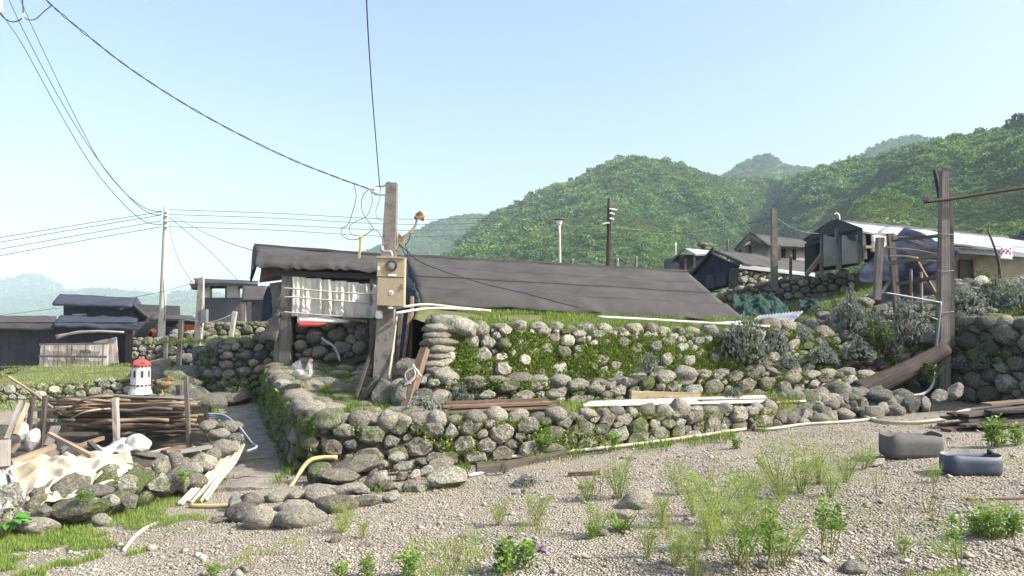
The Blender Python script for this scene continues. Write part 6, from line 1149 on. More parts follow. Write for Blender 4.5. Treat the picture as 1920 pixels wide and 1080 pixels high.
# planks and gutters on the ledge
rl = random.Random(14)
for k_ in range(7):
    a = at(830 + rl.uniform(0, 26), 772 + rl.uniform(-4, 5), 9.45 + .06 * (k_ % 4)); b = at(1030 + rl.uniform(-25, 24), 768 + rl.uniform(-3, 5), 9.75 + .06 * (k_ % 4)); a.z = .585 + .03 * (k_ // 3) + .004 * k_; b.z = .60 + .03 * (k_ // 3) + .004 * k_
    tag(beam('plank', a, b, .07, .028, rl.choice(('wood_brown', 'wood_brown', 'wood_grey')), n=3), 'narrow brown plank in the bundle on the ledge above the front wall', 'plank', 'brown planks on the ledge')
for k_ in range(5):
    a = at(1093 + 3 * k_, 760 - 1.5 * k_, 9.95 + .07 * k_); b = at(1441 - 2 * k_, 753 - 2.6 * k_, 10.75 + .07 * k_); tag(beam('gutter', a, b, .055, .024, 'pvc_white', n=4, jit=.03), 'long white plastic gutter lying on the ledge', 'gutter', 'white gutters on the ledge')
tag(beam('board', at(1183, 741, 10.5), at(1312, 744, 10.75), .04, .11, 'wood_tan', n=4), 'tan board lying behind the white gutters on the ledge', 'board')
tag(beam('board', at(1310, 757, 10.5), at(1455, 754, 10.9), .05, .10, 'wood_dark', n=4), 'dark board under the right end of the white gutters', 'board')
# corrugated sheet and green net
V = []; nu = 60
A_, B_, C_, D_ = at(1405, 604, 13.4), at(1488, 602, 13.3), at(1508, 583, 15.2), at(1425, 592, 15.0)
for j in range(2):
    for i in range(nu):
        u = i / (nu - 1); q = (A_.lerp(B_, u) if j == 0 else D_.lerp(C_, u)); V.append(q + V3((0, 0, .02 * math.sin(u * 2 * math.pi * 14))))
V2 = V + [p - V3((0, 0, .006)) for p in V]; FF = grid_faces(nu, 2); FF += [tuple(2 * nu + i for i in reversed(f)) for f in FF]; FF += [(i + 1, i, 2 * nu + i, 2 * nu + i + 1) for i in range(nu - 1)]
tag(mk('corrugated_sheet', V2, FF, 'sheet_metal'), 'grey blue corrugated roofing sheet lying at the right corner of the big roof', 'roofing sheet')
tag(sheet('fishing_net', [[at(1372, 556, 17.6), at(1425, 552, 17.6), at(1475, 570, 17.4)], [at(1375, 575, 16.9), at(1420, 568, 16.8), at(1480, 580, 16.8)], [at(1380, 600, 16.4), at(1420, 602, 16.3), at(1485, 598, 16.4)]], 'net_green', None, 60, 36, .02, .13, 5.0, 5), 'heap of green fishing net behind the right end of the big roof', 'fishing net')
tag(sheet('fishing_net', [[at(1498, 562, 17.4), at(1530, 560, 17.2)], [at(1500, 582, 16.7), at(1540, 580, 16.6)]], 'net_green', None, 18, 14, .02, .2, 4, 9), 'smaller scrap of green net further right on the bank', 'fishing net')

# ================================================================== HENS
def loft(name, rings, mat, parent, n=12):
    """continuous body through rings: centre, half width, half height, tilt direction of the ring's plane"""
    V = []
    for i, (c_, a, b_) in enumerate(rings):
        d = (Vector(rings[min(i + 1, len(rings) - 1)][0]) - Vector(rings[max(i - 1, 0)][0])).normalized(); s_ = V3((0, 1, 0)); u = s_.cross(d).normalized() * -1
        for k in range(n): th = 2 * math.pi * k / n; V.append(Vector(c_) + s_ * (math.cos(th) * a) + u * (math.sin(th) * b_))
    FF = [tuple(range(n - 1, -1, -1)), tuple((len(rings) - 1) * n + k for k in range(n))] + [(i * n + k, i * n + (k + 1) % n, (i + 1) * n + (k + 1) % n, (i + 1) * n + k) for i in range(len(rings) - 1) for k in range(n)]
    return mk(name, V, FF, mat, parent, True)
def hen(label, pos, s, rz, body, neckm, headm, down=False):
    t = thing('hen', label, 'hen', pos); P = lambda x, y, z: Vector(pos) + V3((x * s, y * s, z * s))
    hx, hz_ = (.14, .425) if not down else (.21, .30)
    R = [(P(-.17, 0, .27), .012 * s, .02 * s), (P(-.13, 0, .25), .05 * s, .055 * s), (P(-.06, 0, .22), .085 * s, .085 * s), (P(.02, 0, .205), .095 * s, .095 * s), (P(.08, 0, .22), .085 * s, .09 * s), (P(.115, 0, .26), .06 * s, .065 * s), (P(lerp(.115, hx, .5), 0, lerp(.26, hz_, .5)), .04 * s, .042 * s), (P(hx - .01, 0, hz_ - .03), .03 * s, .032 * s), (P(hx + .012, 0, hz_), .03 * s, .032 * s), (P(hx + .035, 0, hz_ + .002), .016 * s, .018 * s)]
    b_ = loft('body', R, body, t)
    beam('beak', P(hx + .03, 0, hz_), P(hx + .06, 0, hz_ - .008), .02 * s, .02 * s, 'hen_leg', t, w2=.004, n=1)
    prism('comb', [P(hx - .015, -.004, hz_ + .02), P(hx + .035, -.004, hz_ + .018), P(hx + .032, -.004, hz_ + .045), P(hx + .015, -.004, hz_ + .035), P(hx + .008, -.004, hz_ + .055), P(hx - .005, -.004, hz_ + .038), P(hx - .02, -.004, hz_ + .05)], (0, .008 * s, 0), 'hen_red', t)
    prism('wattle', [P(hx + .02, -.01, hz_ - .015), P(hx + .035, -.01, hz_ - .02), P(hx + .025, -.01, hz_ - .05)], (0, .02 * s, 0), 'hen_red', t)
    for sy in (-1, 1):
        lathe('eye', P(hx + .015, sy * .028, hz_ + .005), [(.005 * s, 0), (.003 * s, .003 * s)], 'bin_dark', t, 6, axis=(0, sy, 0))
        loft('wing', [(P(.07, sy * .085, .25), .012 * s, .03 * s), (P(.0, sy * .097, .235), .018 * s, .06 * s), (P(-.08, sy * .085, .235), .014 * s, .045 * s), (P(-.16, sy * .05, .25), .005 * s, .012 * s)], body, t, 8)
        lg_ = tube('leg', [P(.02, sy * .045, .14), P(.005, sy * .045, .08), P(.02, sy * .045, .008)], .009 * s, 'hen_leg', t, sides=6)
        for a in (-.5, 0, .5): tube('toe', [P(.018, sy * .045, .010), P(.018 + .045 * math.cos(a), sy * .045 + .045 * math.sin(a), .005)], .006 * s, 'hen_leg', lg_, sides=5)
    for k in range(5): a = .55 + .22 * k; sheet('tail_feather', [[P(-.06, -.03 + .012 * k, .22), P(-.03, -.02 + .012 * k, .29)], [P(-.12 - .12 * math.cos(a), -.03 + .015 * k, .25 + .13 * math.sin(a)), P(-.09 - .12 * math.cos(a), -.02 + .015 * k, .30 + .13 * math.sin(a))]], headm if headm != 'hen_red' else body, t, 3, 4, .004)
    loft('neck_feathers', [(P(lerp(.105, hx, 0), 0, .245), .066 * s, .072 * s), (P(lerp(.115, hx, .5), 0, lerp(.26, hz_, .5)), .044 * s, .046 * s), (P(hx - .008, 0, hz_ - .03), .032 * s, .034 * s)], neckm, t, 10)
    if rz:
        for o in list(t.children):
            pass
        t.rotation_euler = (0, 0, rz)
    return t
hen('white hen standing on the paved terrace left of the concrete pole', at(568, 738, 10.75) + V3((0, 0, .06)), .90, -.5, 'hen_white', 'hen_white', 'hen_white')
hen('brown hen with dark head on the rocks right of the model lighthouse', at(306, 741, 13.35), .78, math.pi + .1, 'hen_brown', 'hen_black', 'hen_brown', True)
# ================================================================== VEGETATION AND GRAVEL
wall_leaves('wall_moss', 'thick green moss and creeping plants over the tall upper wall', FB1, 9500, .018, .05, 'leaf_moss', -.30, 1.6, 1, 0, .9, fn=lambda u, w: .30 * math.exp(-((u - .12) / .16) ** 2) + .28 * (w < .22) - .30 * (w > .75))
wall_leaves('wall_moss', 'green tufts between the stones of the low front wall', FA, 2600, .02, .05, 'leaf_moss', .10, 2.2, 2)
wall_leaves('wall_moss', 'dark green moss over the wall beside the path', FL, 3600, .018, .05, 'leaf_moss', -.02, 1.7, 3, fn=lambda u, w: .25 * (w > .55))
wall_leaves('wall_moss', 'yellow green moss on the middle stone ledge', FB0, 2300, .018, .045, 'leaf_moss', .05, 2.0, 4)
wall_leaves('wall_moss', 'dark creepers on the crumbling bank left of the timber post', FR, 3800, .02, .06, 'leaf_moss', -.05, 1.5, 5)
wall_leaves('wall_moss', 'small green tufts in the shaded wall at the right edge', FW, 1400, .02, .05, 'leaf_moss', .15, 1.5, 6)
wall_leaves('wall_moss', 'moss on the dark rounded cobble wall left of the porch', FP, 1400, .025, .06, 'leaf_moss', .12, 1.2, 7)
wall_leaves('wall_moss', 'moss on the long retaining wall at the left', FT, 1500, .03, .07, 'leaf_moss', -.05, .9, 8, fn=lambda u, w: .3 * (w > .6))
wall_leaves('wall_moss', 'small plants on the boulder wall at lower left', FN, 1500, .02, .05, 'leaf_moss', .12, 1.6, 9)
def region(n, poly_fn):
    out = []
    while len(out) < n:
        p = poly_fn()
        if p is not None: out.append(p)
    return out
rv = random.Random(1)
def berm():
    x = rv.uniform(-1.1, 4.2); d = rv.random() ** 1.3 * 1.15; y = float(np.interp(x, fx, fyy)) + d - .12
    if y > lerp(12.1, 13.0, (x + 1.3) / 5.1): return None
    if nz(x * 1.6, y * 1.6, 4) < -.25: return None
    return (x, y, U(x, y) - .01)
blades('berm_grass', 'short dry green grass on the wall top below the big black roof', region(26000, berm), .03, .11, 'leaf_grass', .007)
def hen_t():
    y = rv.uniform(9.5, 15.0); xe = np.interp(y, [9.03, 10, 12, 14.6], [-2.05, -2.62, -3.42, -4.35]); x = rv.uniform(xe, -1.25)
    if nz(x * 1.5, y * 1.5, 9) < -.08: return None
    return (x, y, lerp(.50, .80, (y - 9.1) / 5.5) + .005)
blades('terrace_grass', 'short green grass between the paving stones around the white hen', region(20000, hen_t), .03, .11, 'leaf_moss', .007)
def left_g():
    px, py = rv.uniform(-60, 400), rv.uniform(935, 1100); lim = np.interp(px, [-60, 60, 200, 330, 400], [985, 985, 960, 925, 905]); hi = np.interp(px, [-60, 100, 250, 360, 400], [1120, 1075, 1030, 970, 930])
    if py < lim: return None
    p = on(px, py); d = nz(p.x * 2.2, p.y * 2.2, 11) + .6 * nz(p.x * 7, p.y * 7, 2) + (hi - py) / 90.0
    if d < .30: return None
    return (p.x, p.y, p.z - .004)
blades('yard_grass', 'short bright green grass at the lower left corner', region(20000, left_g), .02, .065, 'leaf_lawn', .0045)
def lane_g():
    px = rv.uniform(-40, 330); y = rv.uniform(20.1, 27.5); x = (px - 960) / F * y; t = np.interp(y, [20.1, 60], [float(np.interp(px, [-60, 60, 150, 250, 300], [T_top[i].z for i in range(5)])), .3])
    if nz(x * .8, y * .8, 3) < -.15: return None
    return (x, y, t)
blades('lane_grass', 'grass strip along the lane in front of the black house', region(9000, lane_g), .03, .07, 'leaf_grass', .014)
def bank_g():
    x, y = rv.uniform(-7.4, -4.2), rv.uniform(15.2, 22)
    if nz(x, y, 3) < -.1: return None
    return (x, y, 1.16)
blades('bank_grass', 'yellow green grass on the bank behind the cobble wall', region(4000, bank_g), .05, .13, 'leaf_grass', .012)
def up_g():
    x, y = rv.uniform(3.6, 9.6), rv.uniform(12.3, 20)
    if y < np.interp(x, fx, fyy) + .05 or nz(x * .9, y * .9, 3) < -.12: return None
    return (x, y, U(x, y))
blades('slope_grass', 'rough green grass on the slope below the right hand houses', region(9000, up_g), .04, .13, 'leaf_moss', .012)
def sparse():
    px, py = rv.uniform(380, 1920), rv.uniform(770, 1085); p = on(px, py); 
    if nz(p.x * 1.1, p.y * 1.1, 21) + .5 * nz(p.x * 5, p.y * 5, 4) < .33: return None
    if py < np.interp(px, [380, 700, 900, 1100, 1440, 1920], [960, 930, 885, 855, 815, 770]): return None
    return (p.x, p.y, p.z - .003)
blades('gravel_sprouts', 'small green sprouts growing through the gravel', region(8000, sparse), .015, .055, 'leaf_weed', .004)
def foot():
    px = rv.uniform(700, 1440); py = np.interp(px, [700, 900, 1100, 1300, 1440], [925, 872, 850, 830, 806]) + abs(rv.gauss(0, 7)) - 4
    if nz(px * .02, py * .02, 5) < .0: return None
    p = on(px, py); return (p.x, p.y, p.z)
blades('wall_foot_grass', 'tufts of green weeds along the foot of the front wall', region(2600, foot), .03, .10, 'leaf_moss', .008)

def path_edge():
    y = rv.uniform(8.3, 15); t = (y - 8.2) / 8.3; side = rv.random() < .6; e = pp(min(.99, np.interp(y, [a[1] for a in pr], np.linspace(0, 1, 6))), 1.02 if side else -.02); g = abs(rv.gauss(0, .07))
    if nz(e.x * 1.3, e.y * 1.3, 8 + side) < -.1: return None
    return (e.x + (-g if side else g) + .03 * (1 if side else -1), y, e.z - .02)
blades('path_edge_grass', 'green tufts along both edges of the concrete path', region(3500, path_edge), .03, .11, 'leaf_moss', .008)
def back_g():
    y = rv.uniform(12.2, 19.4); x = rv.uniform(-.68, -.36) * y
    if nz(x * .8, y * .8, 13) < -.2 or x > -5.4 - (y - 14) * .1: return None
    return (x, y, Gn(x, y))
blades('back_grass', 'rough grass behind the firewood below the retaining wall', region(7000, back_g), .04, .11, 'leaf_moss', .012)
wall_leaves('wall_fern', 'bright low plants along the top of the front wall', FA, 2600, .02, .05, 'leaf_moss', .05, 1.8, 15, .8, 1.05)
wall_leaves('wall_fern', 'bright moss along the top of the middle ledge', FB0, 3000, .02, .05, 'leaf_moss', -.05, 1.8, 16, .75, 1.05)
def ledge_g():
    u = rv.random(); i = min(int(u * 5), 4); f = u * 5 - i; a = A_top[i].lerp(A_top[i + 1], f); b = B0_base[i].lerp(B0_base[i + 1], f) + V3((0, 0, .1)); p = a.lerp(b, rv.uniform(.1, 1))
    if nz(p.x * 1.7, p.y * 1.7, 17) < -.22: return None
    return (p.x, p.y, p.z - .01)
blades('ledge_grass', 'grass and weeds on the ledge between the front wall and the middle wall', region(6000, ledge_g), .03, .10, 'leaf_moss', .008)
# --- weeds
def weed_mesh(name, seed, nst, h, spread, nl, llen, lw, mat, stem_r=.003, up=.5, top=.0):
    """stems plus leaves; returns (stem geometry, leaf verts, quads) around the origin"""
    r = random.Random(seed); q = np.random.default_rng(seed); T = []; P = []; D = []
    for s_ in range(nst):
        a = r.uniform(0, 6.28); l = r.uniform(.2, 1) * spread; hh = h * r.uniform(.6, 1.05); b0 = V3((r.gauss(0, .02), r.gauss(0, .02), -.01)); e = V3((math.cos(a) * l, math.sin(a) * l, hh)); pts = spline([b0, b0.lerp(e, .5) + V3((r.gauss(0, .02), r.gauss(0, .02), hh * .08)), e], 6)
        T.append(tube_geo(pts, lambda t: stem_r * (1.2 - .7 * t), 4))
        for k in range(int(nl / nst)):
            t = r.uniform(top, 1) ** .8; x = t * 6; i = min(int(x), 5); c_ = pts[i].lerp(pts[i + 1], x - i); w = .28 * h * (1.1 - t) * r.random(); an = r.uniform(0, 6.28); c_ = c_ + V3((math.cos(an) * w, math.sin(an) * w, w * .5)); P.append(c_); D.append((math.cos(an), math.sin(an), up * r.uniform(.3, 2)))
    P = np.array(P); D = unit(np.array(D)); s_ = unit(np.cross(D, q.normal(0, 1, D.shape) + np.array([0, 0, .8]))); L = q.uniform(*llen, len(P)); v, f = diamonds(P, D, s_, L, L * lw); V, F_, A = join(T)
    me = bpy.data.meshes.new(name + '_stems'); me.from_pydata([tuple(x) for x in V], [], F_); me.materials.append(MATS['stem'])
    m2 = bpy.data.meshes.new(name + '_leaves'); m2.from_pydata(v.tolist(), [], f.tolist()); m2.materials.append(MATS[mat]); return me, m2
FE = [weed_mesh('feathery_weed', i, 13, .42, .24, 2800, (.012, .030), .17, 'leaf_weed', up=.6) for i in range(4)]
BR = [weed_mesh('leafy_weed', 20 + i, 9, .28, .14, 240, (.03, .06), .62, 'leaf_broad', .004, .2) for i in range(3)]
SR = [weed_mesh('scrub_bush', 120 + i, 12, .28, .18, 420, (.025, .05), .55, 'leaf_scrub', .004, .3) for i in range(3)]
TL = [weed_mesh('tall_weed', 40 + i, 3, .55, .10, 130, (.035, .06), .5, 'leaf_broad', .006, .4, .25) for i in range(2)]
DR = [weed_mesh('dry_weed', 60 + i, 6, .35, .12, 90, (.015, .03), .3, 'leaf_dry', .003, .8) for i in range(2)]
SV = [weed_mesh('silver_bush', 80 + i, 5, .1, .05, 10, (.02, .03), .3, 'leaf_silver') for i in range(1)]
def silver_mesh(seed):
    q = np.random.default_rng(seed); n = 300; d = unit(q.normal(0, 1, (n, 3)) + np.array([0, 0, .5])); d[:, 2] = np.abs(d[:, 2]); lump = 1 + .5 * np.array([mnoise.noise(Vector(x) * 2.4 + Vector((seed, 0, 0))) for x in d])
    C = d * (lump * q.uniform(.82, 1.0, n))[:, None] * np.array([.5, .5, .55]); k = 16; P = np.repeat(C, k, 0); D = unit(np.repeat(d, k, 0) * .5 + q.normal(0, .75, (n * k, 3))); s_ = unit(np.cross(D, q.normal(0, 1, D.shape))); L = q.uniform(.03, .065, n * k); v, f = diamonds(P, D, s_, L, L * .42)
    me = bpy.data.meshes.new('silver_leaves'); me.from_pydata(v.tolist(), [], f.tolist()); me.materials.append(MATS['leaf_silver'])
    T = [tube_geo([V3((0, 0, -.1)), V3(tuple(C[i] * .95))], .012, 4) for i in range(0, n, 8)]; V, F_, A = join(T); m2 = bpy.data.meshes.new('silver_twigs'); m2.from_pydata([tuple(x) for x in V], [], F_); m2.materials.append(MATS['bark']); return m2, me
SB = [silver_mesh(i) for i in range(4)]
def plant(name, label, cat, pos, meshes, s, rz, group=None, parts=('stems', 'leaves')):
    t = thing(name, label, cat, pos, group); t.rotation_euler = (0, 0, rz); t.scale = s if hasattr(s, '__len__') else (s, s, s)
    for nm, me in zip(parts, meshes): o = bpy.data.objects.new(nm, me); COL.objects.link(o); o.parent = t
    return t
rv = random.Random(5)
for k_ in range(34):
    px = rv.uniform(1470, 1940); Y = 13.0 + 5.0 * rv.random() ** 1.3; q = at(px, 600, Y)
    if Y < np.interp(q.x, fx, fyy) + .3 or (1600 < px < 1790 and Y > 14.4): continue
    w = rv.uniform(.2, .42) if px > 1600 else rv.uniform(.12, .24); plant('scrub_bush', 'low dark green scrub bush on the stony slope below the right hand houses', 'bush', (q.x, Y, U(q.x, Y) - .03), SR[k_ % 3], w / .3, rv.uniform(0, 6.28), 'scrub on the right slope')
FW_ = [(1160, 935, 78), (1275, 928, 62), (1300, 968, 70), (1345, 985, 105), (1462, 935, 95), (1500, 925, 80), (1535, 908, 66), (1585, 905, 60), (1385, 1062, 110), (1265, 1062, 78), (1215, 1045, 60), (1005, 985, 64), (935, 985, 48), (640, 1000, 55), (1330, 1030, 90), (1430, 1000, 80), (1120, 1005, 62), (1690, 1040, 44), (1240, 990, 60), (1400, 960, 80), (1560, 930, 60), (1755, 905, 36), (680, 1010, 36), (1390, 1000, 70), (1100, 940, 50), (1620, 880, 46), (1300, 1075, 80), (1360, 830, 24), (1470, 1060, 90)]
FLAB = ['feathery weed left of the grey rounded rock', 'thin feathery weed right of the grey rounded rock', 'feathery weed in front of the one right of the rock', 'large feathery weed in the middle of the right weed patch', 'dense feathery weed at the back of the right weed patch', 'dense feathery weed right beside the back one of the patch', 'feathery weed at the back right of the weed patch', 'low feathery weed furthest right of the weed patch', 'tall feathery weed at the bottom edge in front of the patch', 'feathery weed low in the picture left of the tall front one', 'short feathery weed right of the grass tuft', 'reddish based feathery weed above the pink wrapper', 'small feathery weed left of the reddish based one', 'lone feathery weed in the left gravel below the white block', 'feathery weed behind the tall front one at the bottom', 'feathery weed in the heart of the patch beside the stems', 'feathery weed left of the grass tuft', 'small feathery weed by itself in the lower right gravel', 'feathery weed behind the short one by the grass tuft', 'feathery weed linking the rock and the patch', 'feathery weed close behind the tallest stemmed weed', 'feathery sprig in front of the blue trough', 'tiny feathery weed right of the lone left one', 'feathery weed just in front of the heart of the patch', 'wispy feathery weed left of the large left one', 'feathery weed behind and left of the grey trough', 'feathery weed cut by the bottom edge right of the wrapper', 'tiny feathery weed by the cream pipe end', 'feathery weed at the bottom edge left of the tallest stems']
for k_, (px, py, hpx) in enumerate(FW_):
    p = on(px, py); plant('feathery_weed', FLAB[k_], 'weed', p, FE[k_ % 4], 1.05 * hpx * p.y / F / .42, rv.uniform(0, 6.28), 'feathery weeds on the gravel')
for px, py, hpx, l in ((950, 1076, 66, 'bushy bright green weed at the bottom edge beside the pink wrapper'), (985, 1068, 60, 'second bushy green weed just left of the pink wrapper'), (765, 1082, 52, 'green leafy weed at the bottom edge, left of the wrapper weeds'), (690, 1082, 40, 'low green weed at the bottom edge, further left'), (640, 1085, 34, 'small low weed at the bottom edge beside the low green one'), (400, 1084, 30, 'flat leafy weed at the bottom edge on the left gravel'), (1860, 1008, 60, 'lush leafy weed at lower right'), (1830, 1004, 46, 'smaller leafy weed left of the lush one at lower right'), (1895, 1006, 52, 'leafy weed right of the lush one at the right edge'), (1868, 838, 58, 'leafy weed growing in front of the dark plank pile'), (1905, 835, 40, 'creeping green weed under the plank pile at the right edge'), (1015, 846, 36, 'small bright weed rooted in the front wall foot'), (1150, 838, 30, 'leafy tuft at the foot of the front wall, right of the bright weed'), (1440, 1040, 40, 'low leafy weed in front of the tall stemmed one'), (1110, 1010, 30, 'small leafy weed by a pale stone in mid gravel'), (1645, 664, 60, 'dark green leafy shrub on the bank left of the log'), (1745, 715, 36, 'spiky green plant in the shade under the log'), (1380, 842, 24, 'flat green weed on the gravel by the cream pipe end'), (345, 905, 26, 'leafy creeper on the boulder wall, right side'), (160, 945, 30, 'creeper with small leaves on the boulder wall front'), (1845, 755, 26, 'weed at the foot of the shaded wall at right'), (1900, 752, 24, 'second weed at the foot of the shaded wall, nearer the edge')):
    if py < 720 : p = at(px, py, 12.3 if px > 1600 and py < 700 else 11.6)
    elif px < 360 and py < 950: p = at(px, py, 7.9 if px > 300 else 7.0)
    elif px in (1015, 1150): p = at(px, py, on(px, py + 8).y - .1)
    else: p = on(px, py)
    plant('leafy_weed', l, 'weed', p, (SR if py < 720 else BR)[int(px) % 3], hpx * p.y / F / .28, rv.uniform(0, 6.28))
for px, py, hpx, l in ((1540, 1045, 120, 'tall stemmed weed with big leaves at the bottom centre right'), (1565, 1040, 100, 'second tall stemmed weed just right of the tallest'), (1797, 1072, 110, 'single thick stemmed weed near the lower right corner'), (1440, 1075, 130, 'tall thin weed at the bottom edge left of the tallest'), (1400, 1085, 110, 'tall reddish stemmed weed at the bottom edge, furthest left')): p = on(px, py); plant('tall_weed', l, 'weed', p, TL[px % 2], hpx * p.y / F / .55, rv.uniform(0, 6.28))
for px, py, hpx in ((1330, 900, 50), (1250, 1010, 60), (1010, 1000, 50), (1620, 1070, 60), (850, 1075, 70), (470, 1070, 60), (1745, 960, 70), (1690, 980, 40), (560, 1040, 50), (1650, 930, 60), (1755, 985, 60), (1120, 930, 60)): p = on(px, py); plant('dry_weed', 'thin dry brown weed stalks on the gravel', 'weed', p, DR[px % 2], hpx * p.y / F / .35, rv.uniform(0, 6.28), 'dry weeds on the gravel')
for px, py, Y, w, h_, l in ((795, 780, 9.75, 84, 34, 'silver grey low bush at the left end of the brown planks'), (862, 757, 10.05, 60, 26, 'small silver bush behind the brown planks'), (925, 768, 10.0, 50, 20, 'silver tuft on the ledge above the brown planks'), (1215, 700, 10.7, 40, 36, 'silver bush on the middle ledge right of the planks'), (1400, 675, 11.55, 90, 80, 'large silver bush on the right end of the mossy wall'), (1370, 665, 11.55, 60, 50, 'silver bush just left of the large one on the mossy wall'), (1455, 660, 11.9, 50, 46, 'silver bush right of the large one on the wall'), (1440, 604, 12.3, 60, 22, 'low silver bush at the right tip of the big roof'), (1590, 622, 13.0, 70, 66, 'tall silver bush on the bank left of the timber pen'), (1520, 608, 13.0, 40, 24, 'small silver bush on the stones by the corrugated sheet'), (1545, 680, 12.0, 64, 36, 'silver bush in the middle of the crumbling bank'), (1610, 672, 12.2, 60, 34, 'silver bush low on the bank above the rock heap'), (1700, 640, 12.7, 96, 76, 'wide silver bush in front of the bamboo stakes'), (1660, 660, 12.4, 60, 46, 'silver bush left below the wide one'), (1820, 598, 13.0, 80, 54, 'silver bush on the wall top right of the timber post'), (1862, 592, 13.2, 80, 60, 'big silver bush in the middle of the right wall top'), (1912, 590, 12.9, 80, 54, 'silver bush on the wall top at the right edge'), (1838, 690, 11.6, 36, 36, 'small silver bush growing out of the shaded wall'), (1800, 690, 11.95, 30, 20, 'silver sprig beside the timber post on the shaded wall'), (835, 905, 8.35, 50, 30, 'silver plant on the loose rubble at the wall foot'), (985, 908, 7.75, 56, 18, 'low silver plant on the gravel right of the dark board'), (945, 885, 8.3, 20, 20, 'tiny silver plant leaning on the dark board'), (1375, 748, 10.9, 40, 20, 'silver tuft by the end of the white gutters'), (1480, 690, 11.6, 40, 26, 'silver tuft above the rock heap'), (1800, 610, 12.6, 40, 26, 'silver tuft tucked behind the timber post'), (1560, 605, 13.4, 40, 40, 'narrow silver bush high on the bank'), (1800, 572, 14.6, 60, 34, 'silver bush below the small doorway'), (1880, 560, 15.0, 70, 36, 'silver bush under the washing line'), (1925, 556, 15.2, 60, 34, 'silver bush at the right edge below the plaster wall'), (1640, 600, 14.0, 50, 40, 'silver bush at the foot of the leftmost pen post'), (1500, 640, 12.4, 50, 30, 'low silver bush on the bank left of the shrub')):
    k = Y / F; q = at(px, py, Y)
    if py < 626 and px > 1430 and Y > np.interp(q.x, fx, fyy) + .05: q.z = min(q.z, U(q.x, Y))
    plant('silver_bush', l, 'bush', q, SB[int(px) % 4], (w * k, w * k * .8, h_ * k * 1.7), rv.uniform(0, 6.28), None, ('twigs', 'leaves'))
# big leaved plant at the lower left
bp = thing('big_leaf_plant', 'plant with large glossy green leaves at the lower left edge', 'plant', on(12, 1012)); c = Vector(bp.location)
for k_ in range(13):
    a = rv.uniform(0, 6.28); h_ = rv.uniform(.08, .24); L_ = rv.uniform(.09, .16); d = V3((math.cos(a), math.sin(a), .15)); b_ = c + d * rv.uniform(.02, .10) + V3((0, 0, h_)); s_ = V3((-math.sin(a), math.cos(a), 0)) * L_ * .32
    tube('stalk', [c, b_], .004, 'stem', bp, sides=4, n=2); rows = []
    for t, w in ((0, .1), (.25, .8), (.5, 1), (.75, .7), (1, .08)): q = b_ + d * (L_ * t) - V3((0, 0, .05 * t * t)); rows.append([q - s_ * w, q + V3((0, 0, -.008)), q + s_ * w])
    sheet('leaf', rows, 'leaf_big', bp, 5, 7, .002)
# low clump of grass near the middle
gt = thing('grass_tuft', 'tuft of broad dark grass beside a grey stone in mid gravel', 'grass', on(1165, 995)); c = Vector(gt.location); P = np.repeat(np.array([list(c)]), 90, 0) + rng.normal(0, .02, (90, 3)) * np.array([1, 1, 0]); a = rng.uniform(0, 6.28, 90); D = unit(np.stack([np.cos(a), np.sin(a), rng.uniform(.2, 1.2, 90)], 1)); s_ = np.stack([-np.sin(a), np.cos(a), np.zeros(90)], 1); L = rng.uniform(.1, .22, 90); v, f = diamonds(P, D, s_, L, L * .07); kind(mk_np('grass_blades', v, f, 'leaf_grass', gt), 'stuff')
for px, py, w, h_, l in ((1190, 940, 70, 32, 'grey rounded rock among the feathery weeds'), (1170, 965, 44, 16, 'flat pale stone in front of the grey rock in the weeds'), (1130, 998, 26, 16, 'round grey stone beside the grass tuft'), (1580, 985, 36, 16, 'grey stone by the tall stemmed weeds'), (1600, 1065, 50, 22, 'dark stone at the bottom right of the tall weeds'), (630, 1012, 24, 14, 'brownish stone in the gravel on the left'), (460, 1068, 26, 16, 'white stone at the lower left bottom'), (985, 920, 20, 10, 'small block stone on the gravel below the dark board'), (970, 922, 16, 12, 'dark small block beside the small block stone'), (685, 1020, 34, 10, 'flat stone in the left gravel'), (1640, 868, 50, 12, 'flat earth covered stone before the grey trough'), (1665, 876, 20, 8, 'small stone below the grey trough'), (1625, 945, 16, 10, 'pale pebble in the right gravel'), (870, 1004, 20, 14, 'tan stone in mid gravel')):
    p = on(px, py + h_ * .3); k = p.y / F; tag(rock('ground_stone', p + V3((0, 0, h_ * k * .25)), (w * k, w * k * .8, h_ * k * 1.1), None, 'stone_smooth' if h_ > 13 else 'stone_pale', angular=h_ < 15, r=rv), l, 'stone')
# --- gravel
n = 120000; y = 4.6 * (14.0 / 4.6) ** rng.random(n); x = rng.uniform(-.70, .72, n) * y; s = rng.gamma(2.0, .0021, n) + .003; s *= np.where(rng.random(n) < .010, 3.0, 1.0); keepm = []
for i in range(n):
    d = nz(x[i] * .7, y[i] * .7, 31) + .4 * nz(x[i] * 3, y[i] * 3, 7); px = 960 + F * x[i] / y[i]; k_ = d > -.10 or rng.random() < .25
    if y[i] > 8.3 and x[i] < -2.0: k_ = (-.47 * y[i] < x[i] + .6) and y[i] < 13 and (d > .12 or rng.random() < .2)
    if x[i] < -2.2 and y[i] > 6.9 and px < 420: k_ = False
    keepm.append(k_)
keepm = np.array(keepm); x, y, s = x[keepm], y[keepm], s[keepm]; n = len(x); z = np.array([Gn(a, b) for a, b in zip(x, y)])
octa = np.array([[1, 0, 0], [0, 1, 0], [-1, 0, 0], [0, -1, 0], [0, 0, 1], [0, 0, -1]], float); V = octa[None] * (rng.uniform(.6, 1.3, (n, 6, 1))); V[:, :, 0] *= rng.uniform(.9, 1.6, (n, 1)); V[:, :, 2] *= .62
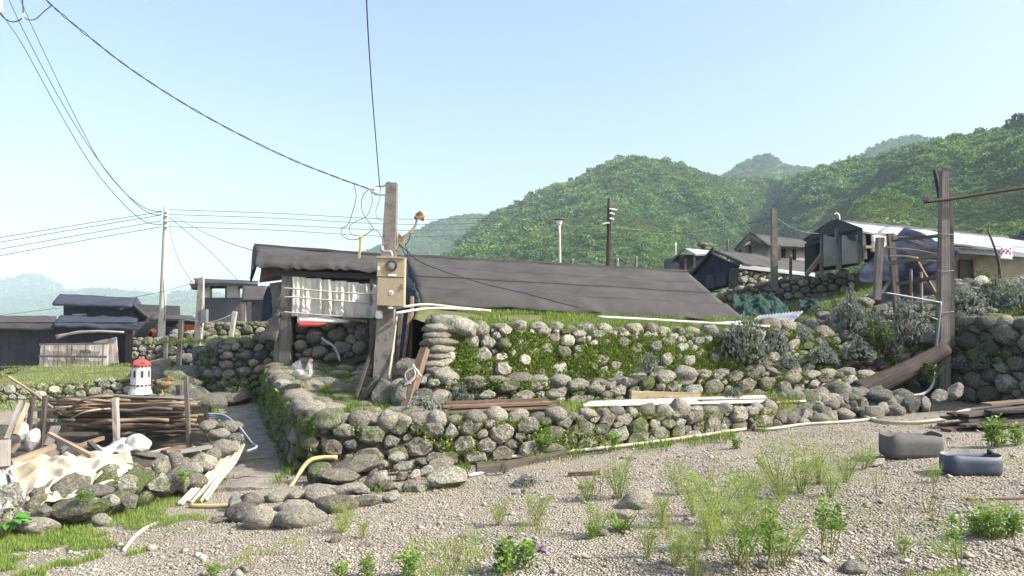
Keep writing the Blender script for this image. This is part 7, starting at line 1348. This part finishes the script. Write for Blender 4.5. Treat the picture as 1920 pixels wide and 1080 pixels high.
V[:, :4, 2] += rng.uniform(-.25, .25, (n, 4)); a = rng.uniform(0, 6.28, n); ca, sa = np.cos(a)[:, None], np.sin(a)[:, None]; X = V[:, :, 0] * ca - V[:, :, 1] * sa; Yv = V[:, :, 0] * sa + V[:, :, 1] * ca
V = np.stack([X * s[:, None] + x[:, None], Yv * s[:, None] + y[:, None], V[:, :, 2] * s[:, None] + (z + s * .25)[:, None]], 2).reshape(-1, 3)
tri = np.array([[0, 1, 4], [1, 2, 4], [2, 3, 4], [3, 0, 4], [1, 0, 5], [2, 1, 5], [3, 2, 5], [0, 3, 5]]); Fg = (np.arange(n)[:, None, None] * 6 + tri[None]).reshape(-1, 3)
kind(tag(mk_np('gravel', V, Fg, 'pebble'), 'loose grey and tan gravel covering the yard', 'gravel'), 'stuff')
# --- trees on the skyline
def ridge_tree(px, py, Y, hpx, l, seed):
    k = Y / F; c = at(px, py, Y); H_ = hpx * k; t = thing('ridge_tree', l, 'tree', c); tube('trunk', [c - V3((0, 0, 1)), c + V3((0, 0, H_ * .8))], lambda t_: .12 - .07 * t_, 'bark', t, sides=6); q = np.random.default_rng(seed); m = 420; tt = q.uniform(.15, 1, m); a = q.uniform(0, 6.28, m); rr = H_ * .36 * (1.15 - tt) ** .7 * q.uniform(.3, 1, m) * (1 + .4 * np.sin(tt * 17 + a * 2)); P = np.stack([rr * np.cos(a), rr * np.sin(a), tt * H_], 1) + np.array(c); D = unit(np.stack([np.cos(a), np.sin(a), q.uniform(.0, .8, m)], 1)); s_ = unit(np.cross(D, q.normal(0, 1, D.shape))); L = q.uniform(.12, .22, m) * H_; v, f = diamonds(P, D, s_, L, L * .4); kind(mk_np('crown', v, f, 'leaf_conifer', t), 'stuff')
for i, (px, py, Y, h_, l) in enumerate(((1104, 336, 317, 20, 'lone dark conifer on the left skyline of the main hill'), (1122, 328, 316, 18, 'twin conifer just right of the lone one on the skyline'), (1070, 352, 318, 18, 'conifer lower left on the skyline of the main hill'), (1083, 347, 318, 15, 'small conifer between the skyline conifers'), (995, 380, 320, 20, 'bushy tree at the low left end of the skyline'), (1893, 250, 200, 26, 'dark tree group at the top right skyline, left one'), (1908, 246, 198, 32, 'tallest dark tree at the top right skyline'), (1921, 242, 196, 30, 'dark tree at the right edge of the skyline'), (1830, 264, 218, 16, 'low dark tree left of the top right group'))): ridge_tree(px, py, Y, h_, l, i)
